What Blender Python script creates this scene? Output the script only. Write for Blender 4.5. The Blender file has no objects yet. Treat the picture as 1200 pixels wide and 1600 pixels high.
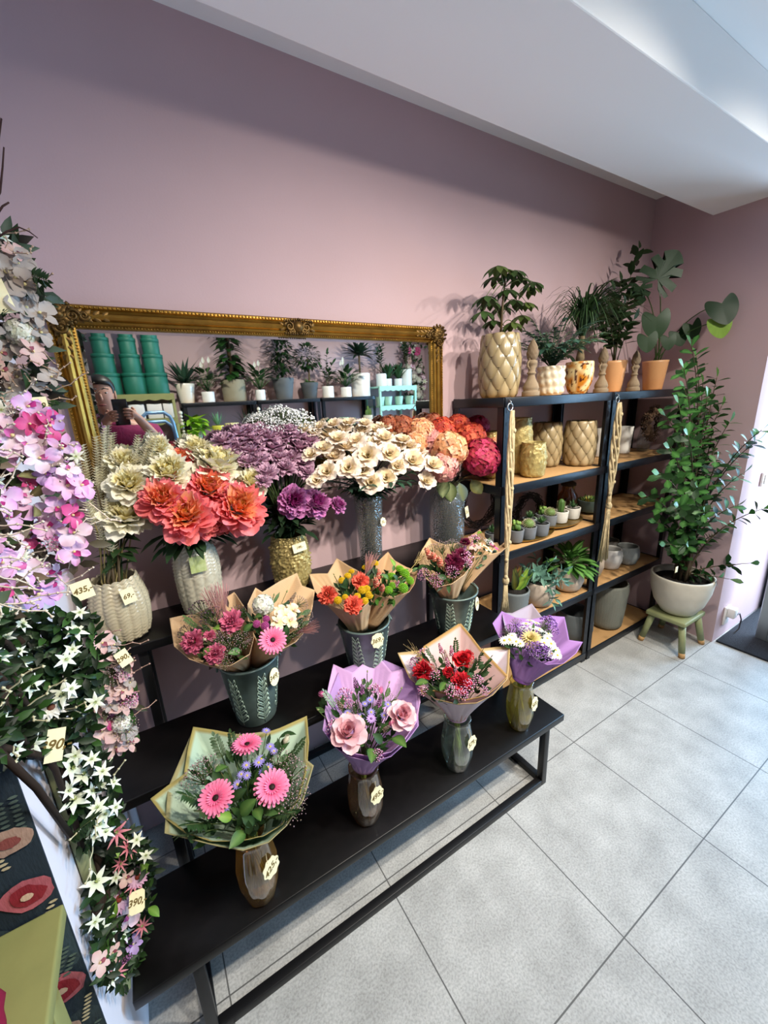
import bpy, math, random
from mathutils import Vector, Matrix, Quaternion
R_ = random.Random(7)
PI = math.pi; TAU = 2*math.pi
sc = bpy.context.scene
COL = bpy.data.collections.new('shop'); sc.collection.children.link(COL)
V = Vector

# ------------------------------------------------------------------ camera
FPX, CAMP = 631.2251, V((0, -1.46, 1.5))
_yaw, _pit, _rol = math.radians(30.791), math.radians(15.452), math.radians(-2.62)
_f = V((math.sin(_yaw)*math.cos(_pit), math.cos(_yaw)*math.cos(_pit), -math.sin(_pit)))
_r0 = V((math.cos(_yaw), -math.sin(_yaw), 0)); _u0 = _r0.cross(_f)
_r = _r0*math.cos(_rol) + _u0*math.sin(_rol); _u = _u0*math.cos(_rol) - _r0*math.sin(_rol)
cd = bpy.data.cameras.new('camera'); cam = bpy.data.objects.new('camera', cd); COL.objects.link(cam)
cd.sensor_fit = 'VERTICAL'; cd.sensor_height = 36; cd.lens = FPX/1600*36; cd.clip_start = 0.003
cam.matrix_world = Matrix(((_r.x, _u.x, -_f.x, CAMP.x), (_r.y, _u.y, -_f.y, CAMP.y), (_r.z, _u.z, -_f.z, CAMP.z), (0, 0, 0, 1)))
sc.camera = cam

# a photo pixel -> a point on a real plane of the room
def ray(px, py): return _f + _r*((px-600)/FPX) - _u*((py-800)/FPX)
def PY(px, py, y): d = ray(px, py); return CAMP + d*((y-CAMP.y)/d.y)
def PZ(px, py, z): d = ray(px, py); return CAMP + d*((z-CAMP.z)/d.z)
def PXX(px, py, x): d = ray(px, py); return CAMP + d*((x-CAMP.x)/d.x)
def PN(px, py, q, n): d = ray(px, py); return CAMP + d*((q-CAMP).dot(n)/d.dot(n))
def PM(px, py, y):                                     # seen in the mirror: virtual depth y
    p = PY(px, py, y); return V((p.x, -y, p.z))
def depth(p): return (p-CAMP).dot(_f)
def pxr(rpx, p): return rpx*(p-CAMP).length/FPX*1.02   # pixel radius -> metres, roughly

# ------------------------------------------------------------------ colour + materials
def srgb(h):
    if not isinstance(h, str): return tuple(h)[:3]
    h = h.lstrip('#'); out = []
    for i in (0, 2, 4):
        c = int(h[i:i+2], 16)/255
        out.append(c/12.92 if c <= .04045 else ((c+.055)/1.055)**2.4)
    return tuple(out)
def mixc(a, b, t): return tuple(x+(y-x)*t for x, y in zip(a, b))
MATS = {}
def newmat(name):
    m = bpy.data.materials.new(name); m.use_nodes = True; nt = m.node_tree
    b = nt.nodes['Principled BSDF']; MATS[name] = m
    return m, nt, b
def mat(name, col, rough=.6, metal=0, noise=0, nscale=30, bump=0, bscale=60, spec=None, col2=None, bdist=.01, detail=3, stretch=None):
    m, nt, b = newmat(name); c = srgb(col); N = nt.nodes; Lk = nt.links
    b.inputs['Base Color'].default_value = (*c, 1); b.inputs['Roughness'].default_value = rough
    b.inputs['Metallic'].default_value = metal
    if spec is not None: b.inputs['Specular IOR Level'].default_value = spec
    if noise or bump:
        tc = N.new('ShaderNodeTexCoord'); src = tc.outputs['Object']
        if stretch:
            mp = N.new('ShaderNodeMapping'); mp.inputs['Scale'].default_value = stretch; Lk.new(src, mp.inputs['Vector']); src = mp.outputs['Vector']
    if noise:
        n = N.new('ShaderNodeTexNoise'); n.inputs['Scale'].default_value = nscale; n.inputs['Detail'].default_value = detail
        Lk.new(src, n.inputs['Vector'])
        r = N.new('ShaderNodeValToRGB'); r.color_ramp.elements[0].position = .3; r.color_ramp.elements[1].position = .7
        c2 = srgb(col2) if col2 else tuple(x*(1-noise) for x in c)
        r.color_ramp.elements[0].color = (*c2, 1); r.color_ramp.elements[1].color = (*c, 1)
        Lk.new(n.outputs['Fac'], r.inputs['Fac']); Lk.new(r.outputs['Color'], b.inputs['Base Color'])
    if bump:
        n2 = N.new('ShaderNodeTexNoise'); n2.inputs['Scale'].default_value = bscale; n2.inputs['Detail'].default_value = 4
        Lk.new(src, n2.inputs['Vector'])
        bp = N.new('ShaderNodeBump'); bp.inputs['Strength'].default_value = bump; bp.inputs['Distance'].default_value = bdist
        Lk.new(n2.outputs['Fac'], bp.inputs['Height']); Lk.new(bp.outputs['Normal'], b.inputs['Normal'])
    return m
def vmat(name, rough=.6, trans=.0, spec=.4, bump=0, bscale=200, metal=0):
    """colour comes from the mesh's own colour attribute (each petal, leaf or glaze has its colour), with fine procedural mottling"""
    m, nt, b = newmat(name); N = nt.nodes; Lk = nt.links
    a = N.new('ShaderNodeAttribute'); a.attribute_name = 'Col'
    n = N.new('ShaderNodeTexNoise'); n.inputs['Scale'].default_value = 90
    hv = N.new('ShaderNodeHueSaturation'); mr = N.new('ShaderNodeMapRange'); mr.inputs[3].default_value = .82; mr.inputs[4].default_value = 1.15
    Lk.new(n.outputs['Fac'], mr.inputs[0]); Lk.new(mr.outputs[0], hv.inputs['Value']); Lk.new(a.outputs['Color'], hv.inputs['Color'])
    Lk.new(hv.outputs['Color'], b.inputs['Base Color'])
    b.inputs['Roughness'].default_value = rough; b.inputs['Specular IOR Level'].default_value = spec; b.inputs['Metallic'].default_value = metal
    if bump:
        n2 = N.new('ShaderNodeTexNoise'); n2.inputs['Scale'].default_value = bscale
        bp = N.new('ShaderNodeBump'); bp.inputs['Strength'].default_value = bump; bp.inputs['Distance'].default_value = .004
        Lk.new(n2.outputs['Fac'], bp.inputs['Height']); Lk.new(bp.outputs['Normal'], b.inputs['Normal'])
    if trans:
        t = N.new('ShaderNodeBsdfTranslucent'); mx = N.new('ShaderNodeMixShader'); mx.inputs[0].default_value = trans
        Lk.new(hv.outputs['Color'], t.inputs['Color']); Lk.new(b.outputs[0], mx.inputs[1]); Lk.new(t.outputs[0], mx.inputs[2])
        Lk.new(mx.outputs[0], N['Material Output'].inputs['Surface'])
    return m
def glassmat(name, tint, tr=.94, body=0.0, bump=0, bscale=120, rough=.03, stretch=None):
    m, nt, b = newmat(name); N = nt.nodes; Lk = nt.links; N.remove(b)
    t = N.new('ShaderNodeBsdfTransparent'); t.inputs['Color'].default_value = (*srgb(tint), 1)
    g = N.new('ShaderNodeBsdfGlossy'); g.inputs['Roughness'].default_value = rough; g.inputs['Color'].default_value = (1, 1, 1, 1)
    fr = N.new('ShaderNodeLayerWeight'); fr.inputs['Blend'].default_value = .25
    mr = N.new('ShaderNodeMapRange'); mr.inputs[3].default_value = 1-tr; mr.inputs[4].default_value = .75
    mx = N.new('ShaderNodeMixShader')
    Lk.new(fr.outputs['Facing'], mr.inputs[0]); Lk.new(mr.outputs[0], mx.inputs[0]); Lk.new(t.outputs[0], mx.inputs[1]); Lk.new(g.outputs[0], mx.inputs[2])
    if bump:
        tc = N.new('ShaderNodeTexCoord'); mp = N.new('ShaderNodeMapping'); Lk.new(tc.outputs['Object'], mp.inputs[0])
        if stretch: mp.inputs['Scale'].default_value = stretch
        vo = N.new('ShaderNodeTexVoronoi'); vo.inputs['Scale'].default_value = bscale; Lk.new(mp.outputs[0], vo.inputs['Vector'])
        bp = N.new('ShaderNodeBump'); bp.inputs['Strength'].default_value = bump; bp.inputs['Distance'].default_value = .01
        Lk.new(vo.outputs['Distance'], bp.inputs['Height']); Lk.new(bp.outputs['Normal'], g.inputs['Normal']); Lk.new(bp.outputs['Normal'], fr.inputs['Normal'])
    if body:
        tl = N.new('ShaderNodeBsdfTranslucent'); tl.inputs['Color'].default_value = (*srgb(tint), 1); df = N.new('ShaderNodeBsdfDiffuse'); df.inputs['Color'].default_value = (*srgb(tint), 1)
        m2 = N.new('ShaderNodeMixShader'); Lk.new(tl.outputs[0], m2.inputs[1]); Lk.new(df.outputs[0], m2.inputs[2])
        m3 = N.new('ShaderNodeMixShader'); m3.inputs[0].default_value = body; Lk.new(mx.outputs[0], m3.inputs[1]); Lk.new(m2.outputs[0], m3.inputs[2]); mx = m3
    Lk.new(mx.outputs[0], N['Material Output'].inputs['Surface'])
    return m

mat('wall_paint', '#bba0a3', .85, noise=.05, nscale=2.5, bump=.12, bscale=160, bdist=.002)
mat('reveal_paint', '#c9b3bb', .85, bump=.1, bscale=160, bdist=.002)
mat('white_paint', '#f3f1ef', .85, bump=.06, bscale=140, bdist=.002)
mat('pier_paint', '#d9d2d8', .8, bump=.1, bscale=140, bdist=.002)
mat('black_bench', '#0c0a0b', .38, noise=.5, nscale=40, bump=.06, bscale=90, bdist=.001, spec=.35)
mat('black_metal', '#141416', .42, metal=.2, bump=.05, bscale=200, bdist=.001)
mat('shelf_metal', '#12151c', .35, metal=.3, bump=.12, bscale=350, bdist=.001)
mat('mdf', '#b98f5c', .7, noise=.14, nscale=180, bump=.05, bscale=300, bdist=.001)
mat('gold', '#a07a34', .36, metal=.85, noise=.35, nscale=25, bump=.2, bscale=120, bdist=.002)
mat('gold_dark', '#6e5226', .45, metal=.7, noise=.5, nscale=60, bump=.3, bscale=150, bdist=.002)
mat('mirror_glass', '#e8eeec', .015, metal=1)
vmat('petal', .6, .22, .3); vmat('leaf', .48, .12, .3); vmat('ceramic', .22, 0, .55); vmat('matte', .75, 0, .3, bump=.15); vmat('stone', .85, 0, .2, bump=.5, bscale=90)
vmat('twig', .8, 0, .2, bump=.2)
mat('soil', '#1d1510', .95, noise=.6, nscale=120, bump=.8, bscale=150)
mat('zinc', '#6a7d78', .45, metal=.45, noise=.3, nscale=30, bump=.15, bscale=60, bdist=.002)
mat('rope', '#cbb68c', .9, noise=.4, nscale=150, bump=.5, bscale=200, stretch=(1, 1, .3))
mat('tag_card', '#ece3b8', .7, noise=.08, nscale=80)
mat('ink', '#6a5418', .6, noise=.2, nscale=200)
mat('skin', '#c08a72', .5, noise=.08, nscale=30)
mat('hair', '#1c120f', .45, noise=.4, nscale=90, stretch=(1, 1, .1))
mat('magenta_cloth', '#8a1650', .8, noise=.25, nscale=25, bump=.3, bscale=60)
mat('dark_cloth', '#20222b', .85, noise=.2, nscale=60, bump=.2)
mat('phone_black', '#0d0f18', .2, noise=.2, nscale=40)
mat('white_plastic', '#e8e4e0', .35, noise=.03, nscale=40)
mat('cable', '#17151a', .5, noise=.2, nscale=80)
mat('blue_metal', '#7fa6cc', .3, metal=.7, noise=.1, nscale=30)
mat('olive_paint', '#8b8a52', .6, noise=.12, nscale=20, bump=.1, bscale=80, bdist=.002)
mat('sage_wood', '#8f9468', .55, noise=.12, nscale=25, bump=.1, bscale=60, bdist=.002)
mat('mint_paint', '#9cc5ae', .6, noise=.08, nscale=25)
mat('box_green', '#1f6f5c', .55, noise=.1, nscale=30, bump=.05, bscale=200)
mat('box_maroon', '#7b1d35', .55, noise=.1, nscale=30)
mat('brass_tray', '#a98b4a', .3, metal=.85, noise=.3, nscale=40)
mat('aluminium', '#a8adb0', .35, metal=.8, noise=.12, nscale=25, stretch=(1, 1, .2))
glassmat('glass_clear', '#e8f0ee', .94); glassmat('glass_crackle', '#d4dcdc', .9, .08, bump=.45, bscale=130)
glassmat('glass_amber', '#e6b56a', .95, .13); glassmat('glass_brown', '#d2ab86', .95, .09); glassmat('glass_green', '#dfe6da', .95, .05); glassmat('glass_yellow', '#ecd67c', .95, .13); glassmat('glass_door', '#d5e6ee', .93)
mat('water_amber', '#6d5a14', .2)

# floor: 49 cm speckled light tiles with thin grout lines
def floor_material():
    m, nt, b = newmat('floor_tile'); N = nt.nodes; Lk = nt.links
    tc = N.new('ShaderNodeTexCoord'); sp = N.new('ShaderNodeSeparateXYZ'); Lk.new(tc.outputs['Object'], sp.inputs[0])
    def line(out, off):
        a = N.new('ShaderNodeMath'); a.operation = 'SUBTRACT'; a.inputs[1].default_value = off-49; Lk.new(out, a.inputs[0])
        d = N.new('ShaderNodeMath'); d.operation = 'DIVIDE'; d.inputs[1].default_value = .49; Lk.new(a.outputs[0], d.inputs[0])
        f = N.new('ShaderNodeMath'); f.operation = 'FRACT'; Lk.new(d.outputs[0], f.inputs[0])
        p = N.new('ShaderNodeMath'); p.operation = 'PINGPONG'; p.inputs[1].default_value = .5; Lk.new(f.outputs[0], p.inputs[0])
        l = N.new('ShaderNodeMath'); l.operation = 'LESS_THAN'; l.inputs[1].default_value = .0038; Lk.new(p.outputs[0], l.inputs[0])
        return l.outputs[0]
    mx = N.new('ShaderNodeMath'); mx.operation = 'MAXIMUM'; Lk.new(line(sp.outputs['X'], .935), mx.inputs[0]); Lk.new(line(sp.outputs['Y'], -.624), mx.inputs[1])
    n1 = N.new('ShaderNodeTexNoise'); n1.inputs['Scale'].default_value = 9; n1.inputs['Detail'].default_value = 6
    n2 = N.new('ShaderNodeTexNoise'); n2.inputs['Scale'].default_value = 170; n2.inputs['Detail'].default_value = 5
    n3 = N.new('ShaderNodeTexVoronoi'); n3.inputs['Scale'].default_value = 95
    for n in (n1, n2, n3): Lk.new(tc.outputs['Object'], n.inputs['Vector'])
    r1 = N.new('ShaderNodeValToRGB'); e = r1.color_ramp.elements; e[0].position = .3; e[0].color = (*srgb('#a3a29e'), 1); e[1].position = .72; e[1].color = (*srgb('#bfbeba'), 1)
    r2 = N.new('ShaderNodeValToRGB'); e = r2.color_ramp.elements; e[0].position = .36; e[0].color = (.72, .72, .72, 1); e[1].position = .6; e[1].color = (1.06, 1.06, 1.06, 1)
    r3 = N.new('ShaderNodeValToRGB'); e = r3.color_ramp.elements; e[0].position = .06; e[0].color = (.6, .58, .55, 1); e[1].position = .2; e[1].color = (1, 1, 1, 1)
    Lk.new(n1.outputs['Fac'], r1.inputs['Fac']); Lk.new(n2.outputs['Fac'], r2.inputs['Fac']); Lk.new(n3.outputs['Distance'], r3.inputs['Fac'])
    m1 = N.new('ShaderNodeMix'); m1.data_type = 'RGBA'; m1.blend_type = 'MULTIPLY'; m1.inputs[0].default_value = .8
    Lk.new(r1.outputs[0], m1.inputs[6]); Lk.new(r2.outputs[0], m1.inputs[7])
    m3 = N.new('ShaderNodeMix'); m3.data_type = 'RGBA'; m3.blend_type = 'MULTIPLY'; m3.inputs[0].default_value = .6
    Lk.new(m1.outputs[2], m3.inputs[6]); Lk.new(r3.outputs[0], m3.inputs[7])
    m2 = N.new('ShaderNodeMix'); m2.data_type = 'RGBA'; Lk.new(mx.outputs[0], m2.inputs[0]); Lk.new(m3.outputs[2], m2.inputs[6]); m2.inputs[7].default_value = (*srgb('#5d5c5a'), 1)
    Lk.new(m2.outputs[2], b.inputs['Base Color']); b.inputs['Roughness'].default_value = .5; b.inputs['Specular IOR Level'].default_value = .35
    bp = N.new('ShaderNodeBump'); bp.inputs['Strength'].default_value = .15; bp.inputs['Distance'].default_value = .002; Lk.new(n2.outputs['Fac'], bp.inputs['Height']); Lk.new(bp.outputs['Normal'], b.inputs['Normal'])
floor_material()
# papers: fine embossed dots
def paper(name, dots=.25):
    m, nt, b = newmat(name); N = nt.nodes; Lk = nt.links
    a = N.new('ShaderNodeAttribute'); a.attribute_name = 'Col'; Lk.new(a.outputs['Color'], b.inputs['Base Color']); b.inputs['Roughness'].default_value = .7; b.inputs['Specular IOR Level'].default_value = .25
    tc = N.new('ShaderNodeTexCoord'); vo = N.new('ShaderNodeTexVoronoi'); vo.inputs['Scale'].default_value = 260; vo.inputs['Randomness'].default_value = .15
    Lk.new(tc.outputs['Object'], vo.inputs['Vector']); bp = N.new('ShaderNodeBump'); bp.inputs['Strength'].default_value = dots; bp.inputs['Distance'].default_value = .002
    Lk.new(vo.outputs['Distance'], bp.inputs['Height']); Lk.new(bp.outputs['Normal'], b.inputs['Normal'])
    t = N.new('ShaderNodeBsdfTranslucent'); mx = N.new('ShaderNodeMixShader'); mx.inputs[0].default_value = .18
    Lk.new(a.outputs['Color'], t.inputs['Color']); Lk.new(b.outputs[0], mx.inputs[1]); Lk.new(t.outputs[0], mx.inputs[2]); Lk.new(mx.outputs[0], N['Material Output'].inputs['Surface'])
paper('kraft_paper', .3); paper('film_paper', .08)
mat('mat_fibre', '#2b2f37', .95, noise=.5, nscale=300, bump=1, bscale=400, bdist=.01)
# ------------------------------------------------------------------ mesh builder
I4 = Matrix.Identity(4)
def frame(pos, d, roll=0.0, s=1.0, up=None):
    """local z along d at pos, scaled by s, spun by roll"""
    z = V(d).normalized(); a = V(up) if up is not None else (V((0, 0, 1)) if abs(z.z) < .95 else V((0, 1, 0)))
    x = a.cross(z).normalized(); y = z.cross(x)
    m = Matrix(((x.x, y.x, z.x, 0), (x.y, y.y, z.y, 0), (x.z, y.z, z.z, 0), (0, 0, 0, 1)))
    return Matrix.Translation(V(pos)) @ m @ Matrix.Rotation(roll, 4, 'Z') @ Matrix.Scale(s, 4)
class MB:
    def __init__(s): s.v = []; s.f = []; s.c = []; s.m = []
    def add(s, vs, fs, col=(.8, .8, .8), M=None, mi=0):
        o = len(s.v)
        if M is not None: vs = [M @ V(p) for p in vs]
        s.v += [tuple(p) for p in vs]
        if col and isinstance(col[0], (tuple, list)): s.c += [tuple(c)[:3] for c in col]
        else: s.c += [tuple(col)[:3]]*len(vs)
        s.f += [tuple(i+o for i in f) for f in fs]; s.m += [mi]*len(fs)
        return s
    def box(s, x0, x1, y0, y1, z0, z1, col=(.8, .8, .8), M=None, mi=0):
        vs = [(x0, y0, z0), (x1, y0, z0), (x1, y1, z0), (x0, y1, z0), (x0, y0, z1), (x1, y0, z1), (x1, y1, z1), (x0, y1, z1)]
        return s.add(vs, [(0, 3, 2, 1), (4, 5, 6, 7), (0, 1, 5, 4), (1, 2, 6, 5), (2, 3, 7, 6), (3, 0, 4, 7)], col, M, mi)
    def tube(s, pts, r, n=6, col=(.3, .3, .2), caps=True, M=None, mi=0, col2=None):
        pts = [V(p) for p in pts]; k = len(pts); vs = []; cs = []
        rr = r if isinstance(r, (list, tuple)) else [r]*k
        t0 = (pts[1]-pts[0]).normalized(); a = V((0, 0, 1)) if abs(t0.z) < .9 else V((1, 0, 0)); x = a.cross(t0).normalized()
        for i, p in enumerate(pts):
            t = (pts[min(i+1, k-1)]-pts[max(i-1, 0)])
            t = t.normalized() if t.length > 1e-9 else t0
            x = x-t*x.dot(t); x = x.normalized() if x.length > 1e-6 else t.orthogonal().normalized(); y = t.cross(x)
            for j in range(n):
                an = TAU*j/n; vs.append(p+(x*math.cos(an)+y*math.sin(an))*rr[i]); cs.append(mixc(col, col2, i/(k-1)) if col2 else col)
        fs = [(i*n+j, i*n+(j+1) % n, (i+1)*n+(j+1) % n, (i+1)*n+j) for i in range(k-1) for j in range(n)]
        if caps: fs += [tuple(range(n-1, -1, -1)), tuple(range((k-1)*n, k*n))]
        return s.add(vs, fs, cs, M, mi)
    def lathe(s, prof, n=32, col=(.8, .8, .8), M=None, mi=0, mod=None, cols=None, close=False):
        vs = []; cs = []
        for i, (r, z) in enumerate(prof):
            for j in range(n):
                a = TAU*j/n; q = mod(r, z, a, i) if mod else (r, z)
                vs.append((q[0]*math.cos(a), q[0]*math.sin(a), q[1])); cs.append(cols(i, a) if cols else col)
        fs = [(i*n+j, i*n+(j+1) % n, (i+1)*n+(j+1) % n, (i+1)*n+j) for i in range(len(prof)-1) for j in range(n)]
        if prof[0][0] > 1e-5 and not close: fs.append(tuple(range(n-1, -1, -1)))
        return s.add(vs, fs, cs, M, mi)
    def ball(s, p, r, col=(.8, .8, .8), n=8, sz=1, M=None, mi=0):
        k = max(4, n//2+1); vs = [(p[0], p[1], p[2]-r*sz)]; 
        for i in range(1, k):
            a = -PI/2+PI*i/k
            for j in range(n): vs.append((p[0]+r*math.cos(a)*math.cos(TAU*j/n), p[1]+r*math.cos(a)*math.sin(TAU*j/n), p[2]+r*sz*math.sin(a)))
        vs.append((p[0], p[1], p[2]+r*sz)); e = len(vs)-1
        fs = [(0, 1+(j+1) % n, 1+j) for j in range(n)]+[(1+i*n+j, 1+i*n+(j+1) % n, 1+(i+1)*n+(j+1) % n, 1+(i+1)*n+j) for i in range(k-2) for j in range(n)]
        fs += [(e, 1+(k-2)*n+j, 1+(k-2)*n+(j+1) % n) for j in range(n)]
        return s.add(vs, fs, col, M, mi)
    def dot(s, p, r, col):                                # a tiny faceted bud
        x, y, z = p
        return s.add([(x+r, y, z), (x-r, y, z), (x, y+r, z), (x, y-r, z), (x, y, z+r), (x, y, z-r)],
                     [(0, 2, 4), (2, 1, 4), (1, 3, 4), (3, 0, 4), (2, 0, 5), (1, 2, 5), (3, 1, 5), (0, 3, 5)], col)
    def mesh(s, name, mats, smooth=True):
        me = bpy.data.meshes.new(name); me.from_pydata(s.v, [], s.f)
        for m in (mats if isinstance(mats, (list, tuple)) else [mats]): me.materials.append(MATS[m] if isinstance(m, str) else m)
        ca = me.color_attributes.new('Col', 'FLOAT_COLOR', 'POINT'); buf = []
        for c in s.c: buf += [c[0], c[1], c[2], 1]
        ca.data.foreach_set('color', buf)
        me.polygons.foreach_set('material_index', s.m); me.polygons.foreach_set('use_smooth', [smooth]*len(s.f)); me.update()
        return me
    def build(s, name, mats, parent=None, loc=None, smooth=True, M=None):
        return link(name, s.mesh(name, mats, smooth), parent, M if M is not None else (Matrix.Translation(V(loc)) if loc is not None else None))
def link(name, me, parent=None, M=None):
    o = bpy.data.objects.new(name, me); COL.objects.link(o)
    if parent is not None: o.parent = parent
    if M is not None: o.matrix_local = M
    return o
def thing(name, label, cat, loc=(0, 0, 0), group=None, rot=0.0):
    o = bpy.data.objects.new(name, None); COL.objects.link(o); o.location = loc; o.rotation_euler = (0, 0, rot); o.empty_display_size = .02
    return tag(o, label, cat, group)
def tag(o, label, cat, group=None):
    o['label'] = label; o['category'] = cat
    if group: o['group'] = group
    return o
def struct(name, mb, mats, smooth=False):
    o = mb.build(name, mats, smooth=smooth); o['kind'] = 'structure'; return o
def bevel(o, w=.003, seg=2):
    m = o.modifiers.new('bevel', 'BEVEL'); m.width = w; m.segments = seg; m.limit_method = 'ANGLE'; m.angle_limit = .6
    return o
def solid(o, t, off=0):
    m = o.modifiers.new('thick', 'SOLIDIFY'); m.thickness = t; m.offset = off; return o
def bez(a, b, c, n=6):
    a, b, c = V(a), V(b), V(c); return [a*(1-t)**2+b*2*t*(1-t)+c*t*t for t in [i/n for i in range(n+1)]]
def rnd(a, b): return R_.uniform(a, b)
def jit(c, a=.12): k = 1+rnd(-a, a); return tuple(min(1, x*k) for x in c)
def rdir():
    while True:
        d = V((rnd(-1, 1), rnd(-1, 1), rnd(-1, 1)))
        if .1 < d.length < 1: return d.normalized()

# ------------------------------------------------------------------ leaves and petals
SH = {'oval': lambda t: math.sin(PI*min(1, t*1.0))**.8*(1-.15*t), 'lance': lambda t: (math.sin(PI*t**.7))**1.1, 'obov': lambda t: math.sin(PI*t**1.6)**.7 if t < 1 else 0,
      'strap': lambda t: min(1, (1-t)*5, .55+t*3), 'heart': lambda t: math.sin(PI*(.16+.84*t)**.75)**.9, 'round': lambda t: min(1, t*1.9)**.7*(1 if t < .72 else math.sqrt(max(.02, 1-((t-.72)/.33)**2))), 'ray': lambda t: min(1, .5+t*2)*(1 if t < .8 else math.sqrt(max(.05, 1-((t-.8)/.24)**2))), 'needle': lambda t: (1-t)**.5*min(1, .4+t*4)}
def leaf(mb, M, L, W, col, bend=.4, fold=.25, shape='oval', n=5, col2=None, mid=None, wav=0):
    """blade along local y, face up local z; bend droops it, fold lifts the halves"""
    f = SH[shape]; vs = []; cs = []; y = z = 0; c2 = col2 or col
    for i in range(n+1):
        t = i/n; w = W*.5*max(.02, f(t)); a = -bend*t
        if i: y += L/n*math.cos(a); z += L/n*math.sin(a)
        dz = w*fold + (wav*W*math.sin(i*2.2))
        vs += [(-w, y, z+dz), (0, y, z), (w, y, z+dz-(2*wav*W*math.sin(i*2.2)))]; e = mixc(col, c2, t); cs += [e, mid or e, e]
    fs = []
    for i in range(n): fs += [(3*i, 3*i+1, 3*i+4, 3*i+3), (3*i+1, 3*i+2, 3*i+5, 3*i+4)]
    mb.add(vs, fs, cs, M)
def leafM(pos, d, up=(0, 0, 1), roll=0):
    y = V(d).normalized(); x = y.cross(V(up)); x = x.normalized() if x.length > 1e-4 else y.orthogonal().normalized(); z = x.cross(y)
    return Matrix.Translation(V(pos)) @ Matrix(((x.x, y.x, z.x, 0), (x.y, y.y, z.y, 0), (x.z, y.z, z.z, 0), (0, 0, 0, 1))) @ Matrix.Rotation(roll, 4, 'Y')
def petal(mb, az, L, W, e0, e1, c0, c1, r0=0, z0=0, cup=.3, ruf=0, nu=3, nv=3, shape='obov', notch=0, M=None):
    """petal of a bloom facing +z: base at radius r0, elevation runs e0 (base) to e1 (tip)"""
    vs = []; cs = []; r, z = r0, z0; f = SH[shape] if isinstance(shape, str) else shape; ca, sa = math.cos(az), math.sin(az)
    ph = rnd(0, 6)
    for i in range(nv+1):
        t = i/nv; e = e0+(e1-e0)*t
        if i: r += L/nv*math.cos(e); z += L/nv*math.sin(e)
        w = W*.5*max(.12, f(.12+.86*t))
        for j in range(nu+1):
            s = j/nu*2-1; h = cup*w*s*s; rr = r-h*math.sin(e)*.9 - notch*L*t*t*(1-s*s)*.3; zz = z+h*math.cos(e)
            if ruf: q = ruf*t*math.sin(s*5+ph+az*3)*L; rr += q*math.sin(e); zz += q*math.cos(e)
            vs.append((rr*ca-s*w*sa, rr*sa+s*w*ca, zz)); cs.append(mixc(c0, c1, t))
    k = nu+1; fs = [(i*k+j, i*k+j+1, (i+1)*k+j+1, (i+1)*k+j) for i in range(nv) for j in range(nu)]
    mb.add(vs, fs, cs, M)
rad = math.radians
def fl_layers(layers, jitter=.1, sepal=None):
    mb = MB()
    for (n, L, W, e0, e1, c0, c1, r0, z0, cup, ruf, nu, nv) in layers:
        o = rnd(0, 6)
        for k in range(n):
            q = rnd(1-jitter, 1+jitter)
            petal(mb, o+TAU*k/n+rnd(-jitter, jitter)*1.5, L*q, W*q, rad(e0+rnd(-8, 8)), rad(e1+rnd(-10, 10)), jit(srgb(c0), .1), jit(mixc(srgb(c1), srgb(c0), rnd(0, .55)), .1), r0, z0, cup, ruf, nu+1, nv+1, 'round', -.3)
    if sepal: mb.ball((0, 0, -.08), .16, srgb(sepal), 6)
    return mb
def fl_rose(a, b, c): # bud-like spiral: a inner, b mid, c outer edge
    return fl_layers([(3, .62, .5, 88, 95, a, a, .05, .05, .9, 0, 3, 3), (4, .68, .66, 84, 88, a, b, .13, 0, .8, .02, 3, 4), (5, .74, .8, 76, 66, b, b, .2, -.05, .6, .03, 4, 4), (5, .85, .95, 62, 30, b, c, .26, -.1, .45, .05, 4, 4), (6, .85, 1.0, 40, 2, b, c, .3, -.16, .35, .07, 4, 4)], .08, '#3d5a2a')
def fl_peony(a, b, c):
    return fl_layers([(6, .46, .3, 88, 100, a, a, .04, .06, .6, .14, 3, 3), (9, .56, .36, 84, 90, a, b, .13, .03, .6, .14, 4, 3), (11, .62, .42, 76, 76, a, b, .22, 0, .5, .15, 4, 4), (12, .68, .48, 64, 58, a, c, .29, -.04, .45, .15, 4, 4), (12, .7, .54, 58, 50, b, c, .33, -.1, .4, .15, 4, 4), (11, .72, .6, 40, 30, b, c, .35, -.17, .35, .14, 4, 4), (10, .7, .66, 20, 6, b, c, .36, -.24, .3, .12, 4, 4), (8, .62, .7, -4, -24, b, c, .36, -.28, .2, .1, 4, 3)], .2, '#3d5a2a')
def fl_carn(a, b):
    return fl_layers([(6, .5, .34, 86, 90, a, b, .05, .1, .3, .16, 4, 3), (8, .6, .44, 72, 66, a, b, .12, .05, .3, .18, 4, 3), (9, .72, .54, 52, 44, a, b, .16, 0, .3, .18, 4, 3), (9, .8, .62, 30, 18, a, b, .2, -.06, .25, .18, 5, 3), (8, .78, .66, 6, -6, a, b, .22, -.1, .2, .16, 5, 3)], .15, '#4b6238')
def fl_lisi(a, b, c, eye='#4a3a20'):
    mb = fl_layers([(4, .5, .55, 80, 64, a, b, .08, 0, .4, .09, 4, 3), (5, .74, .8, 66, 34, a, b, .12, -.04, .3, .09, 5, 4), (6, .95, .98, 46, 8, b, c, .14, -.08, .2, .09, 5, 4)], .1, '#5a7042')
    mb.ball((0, 0, .12), .13, srgb(eye), 7, .7)
    for k in range(9): mb.dot((.11*math.cos(k*.7), .11*math.sin(k*.7), .24+.02*(k % 3)), .035, srgb('#8a6f2a'))
    return mb
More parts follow.
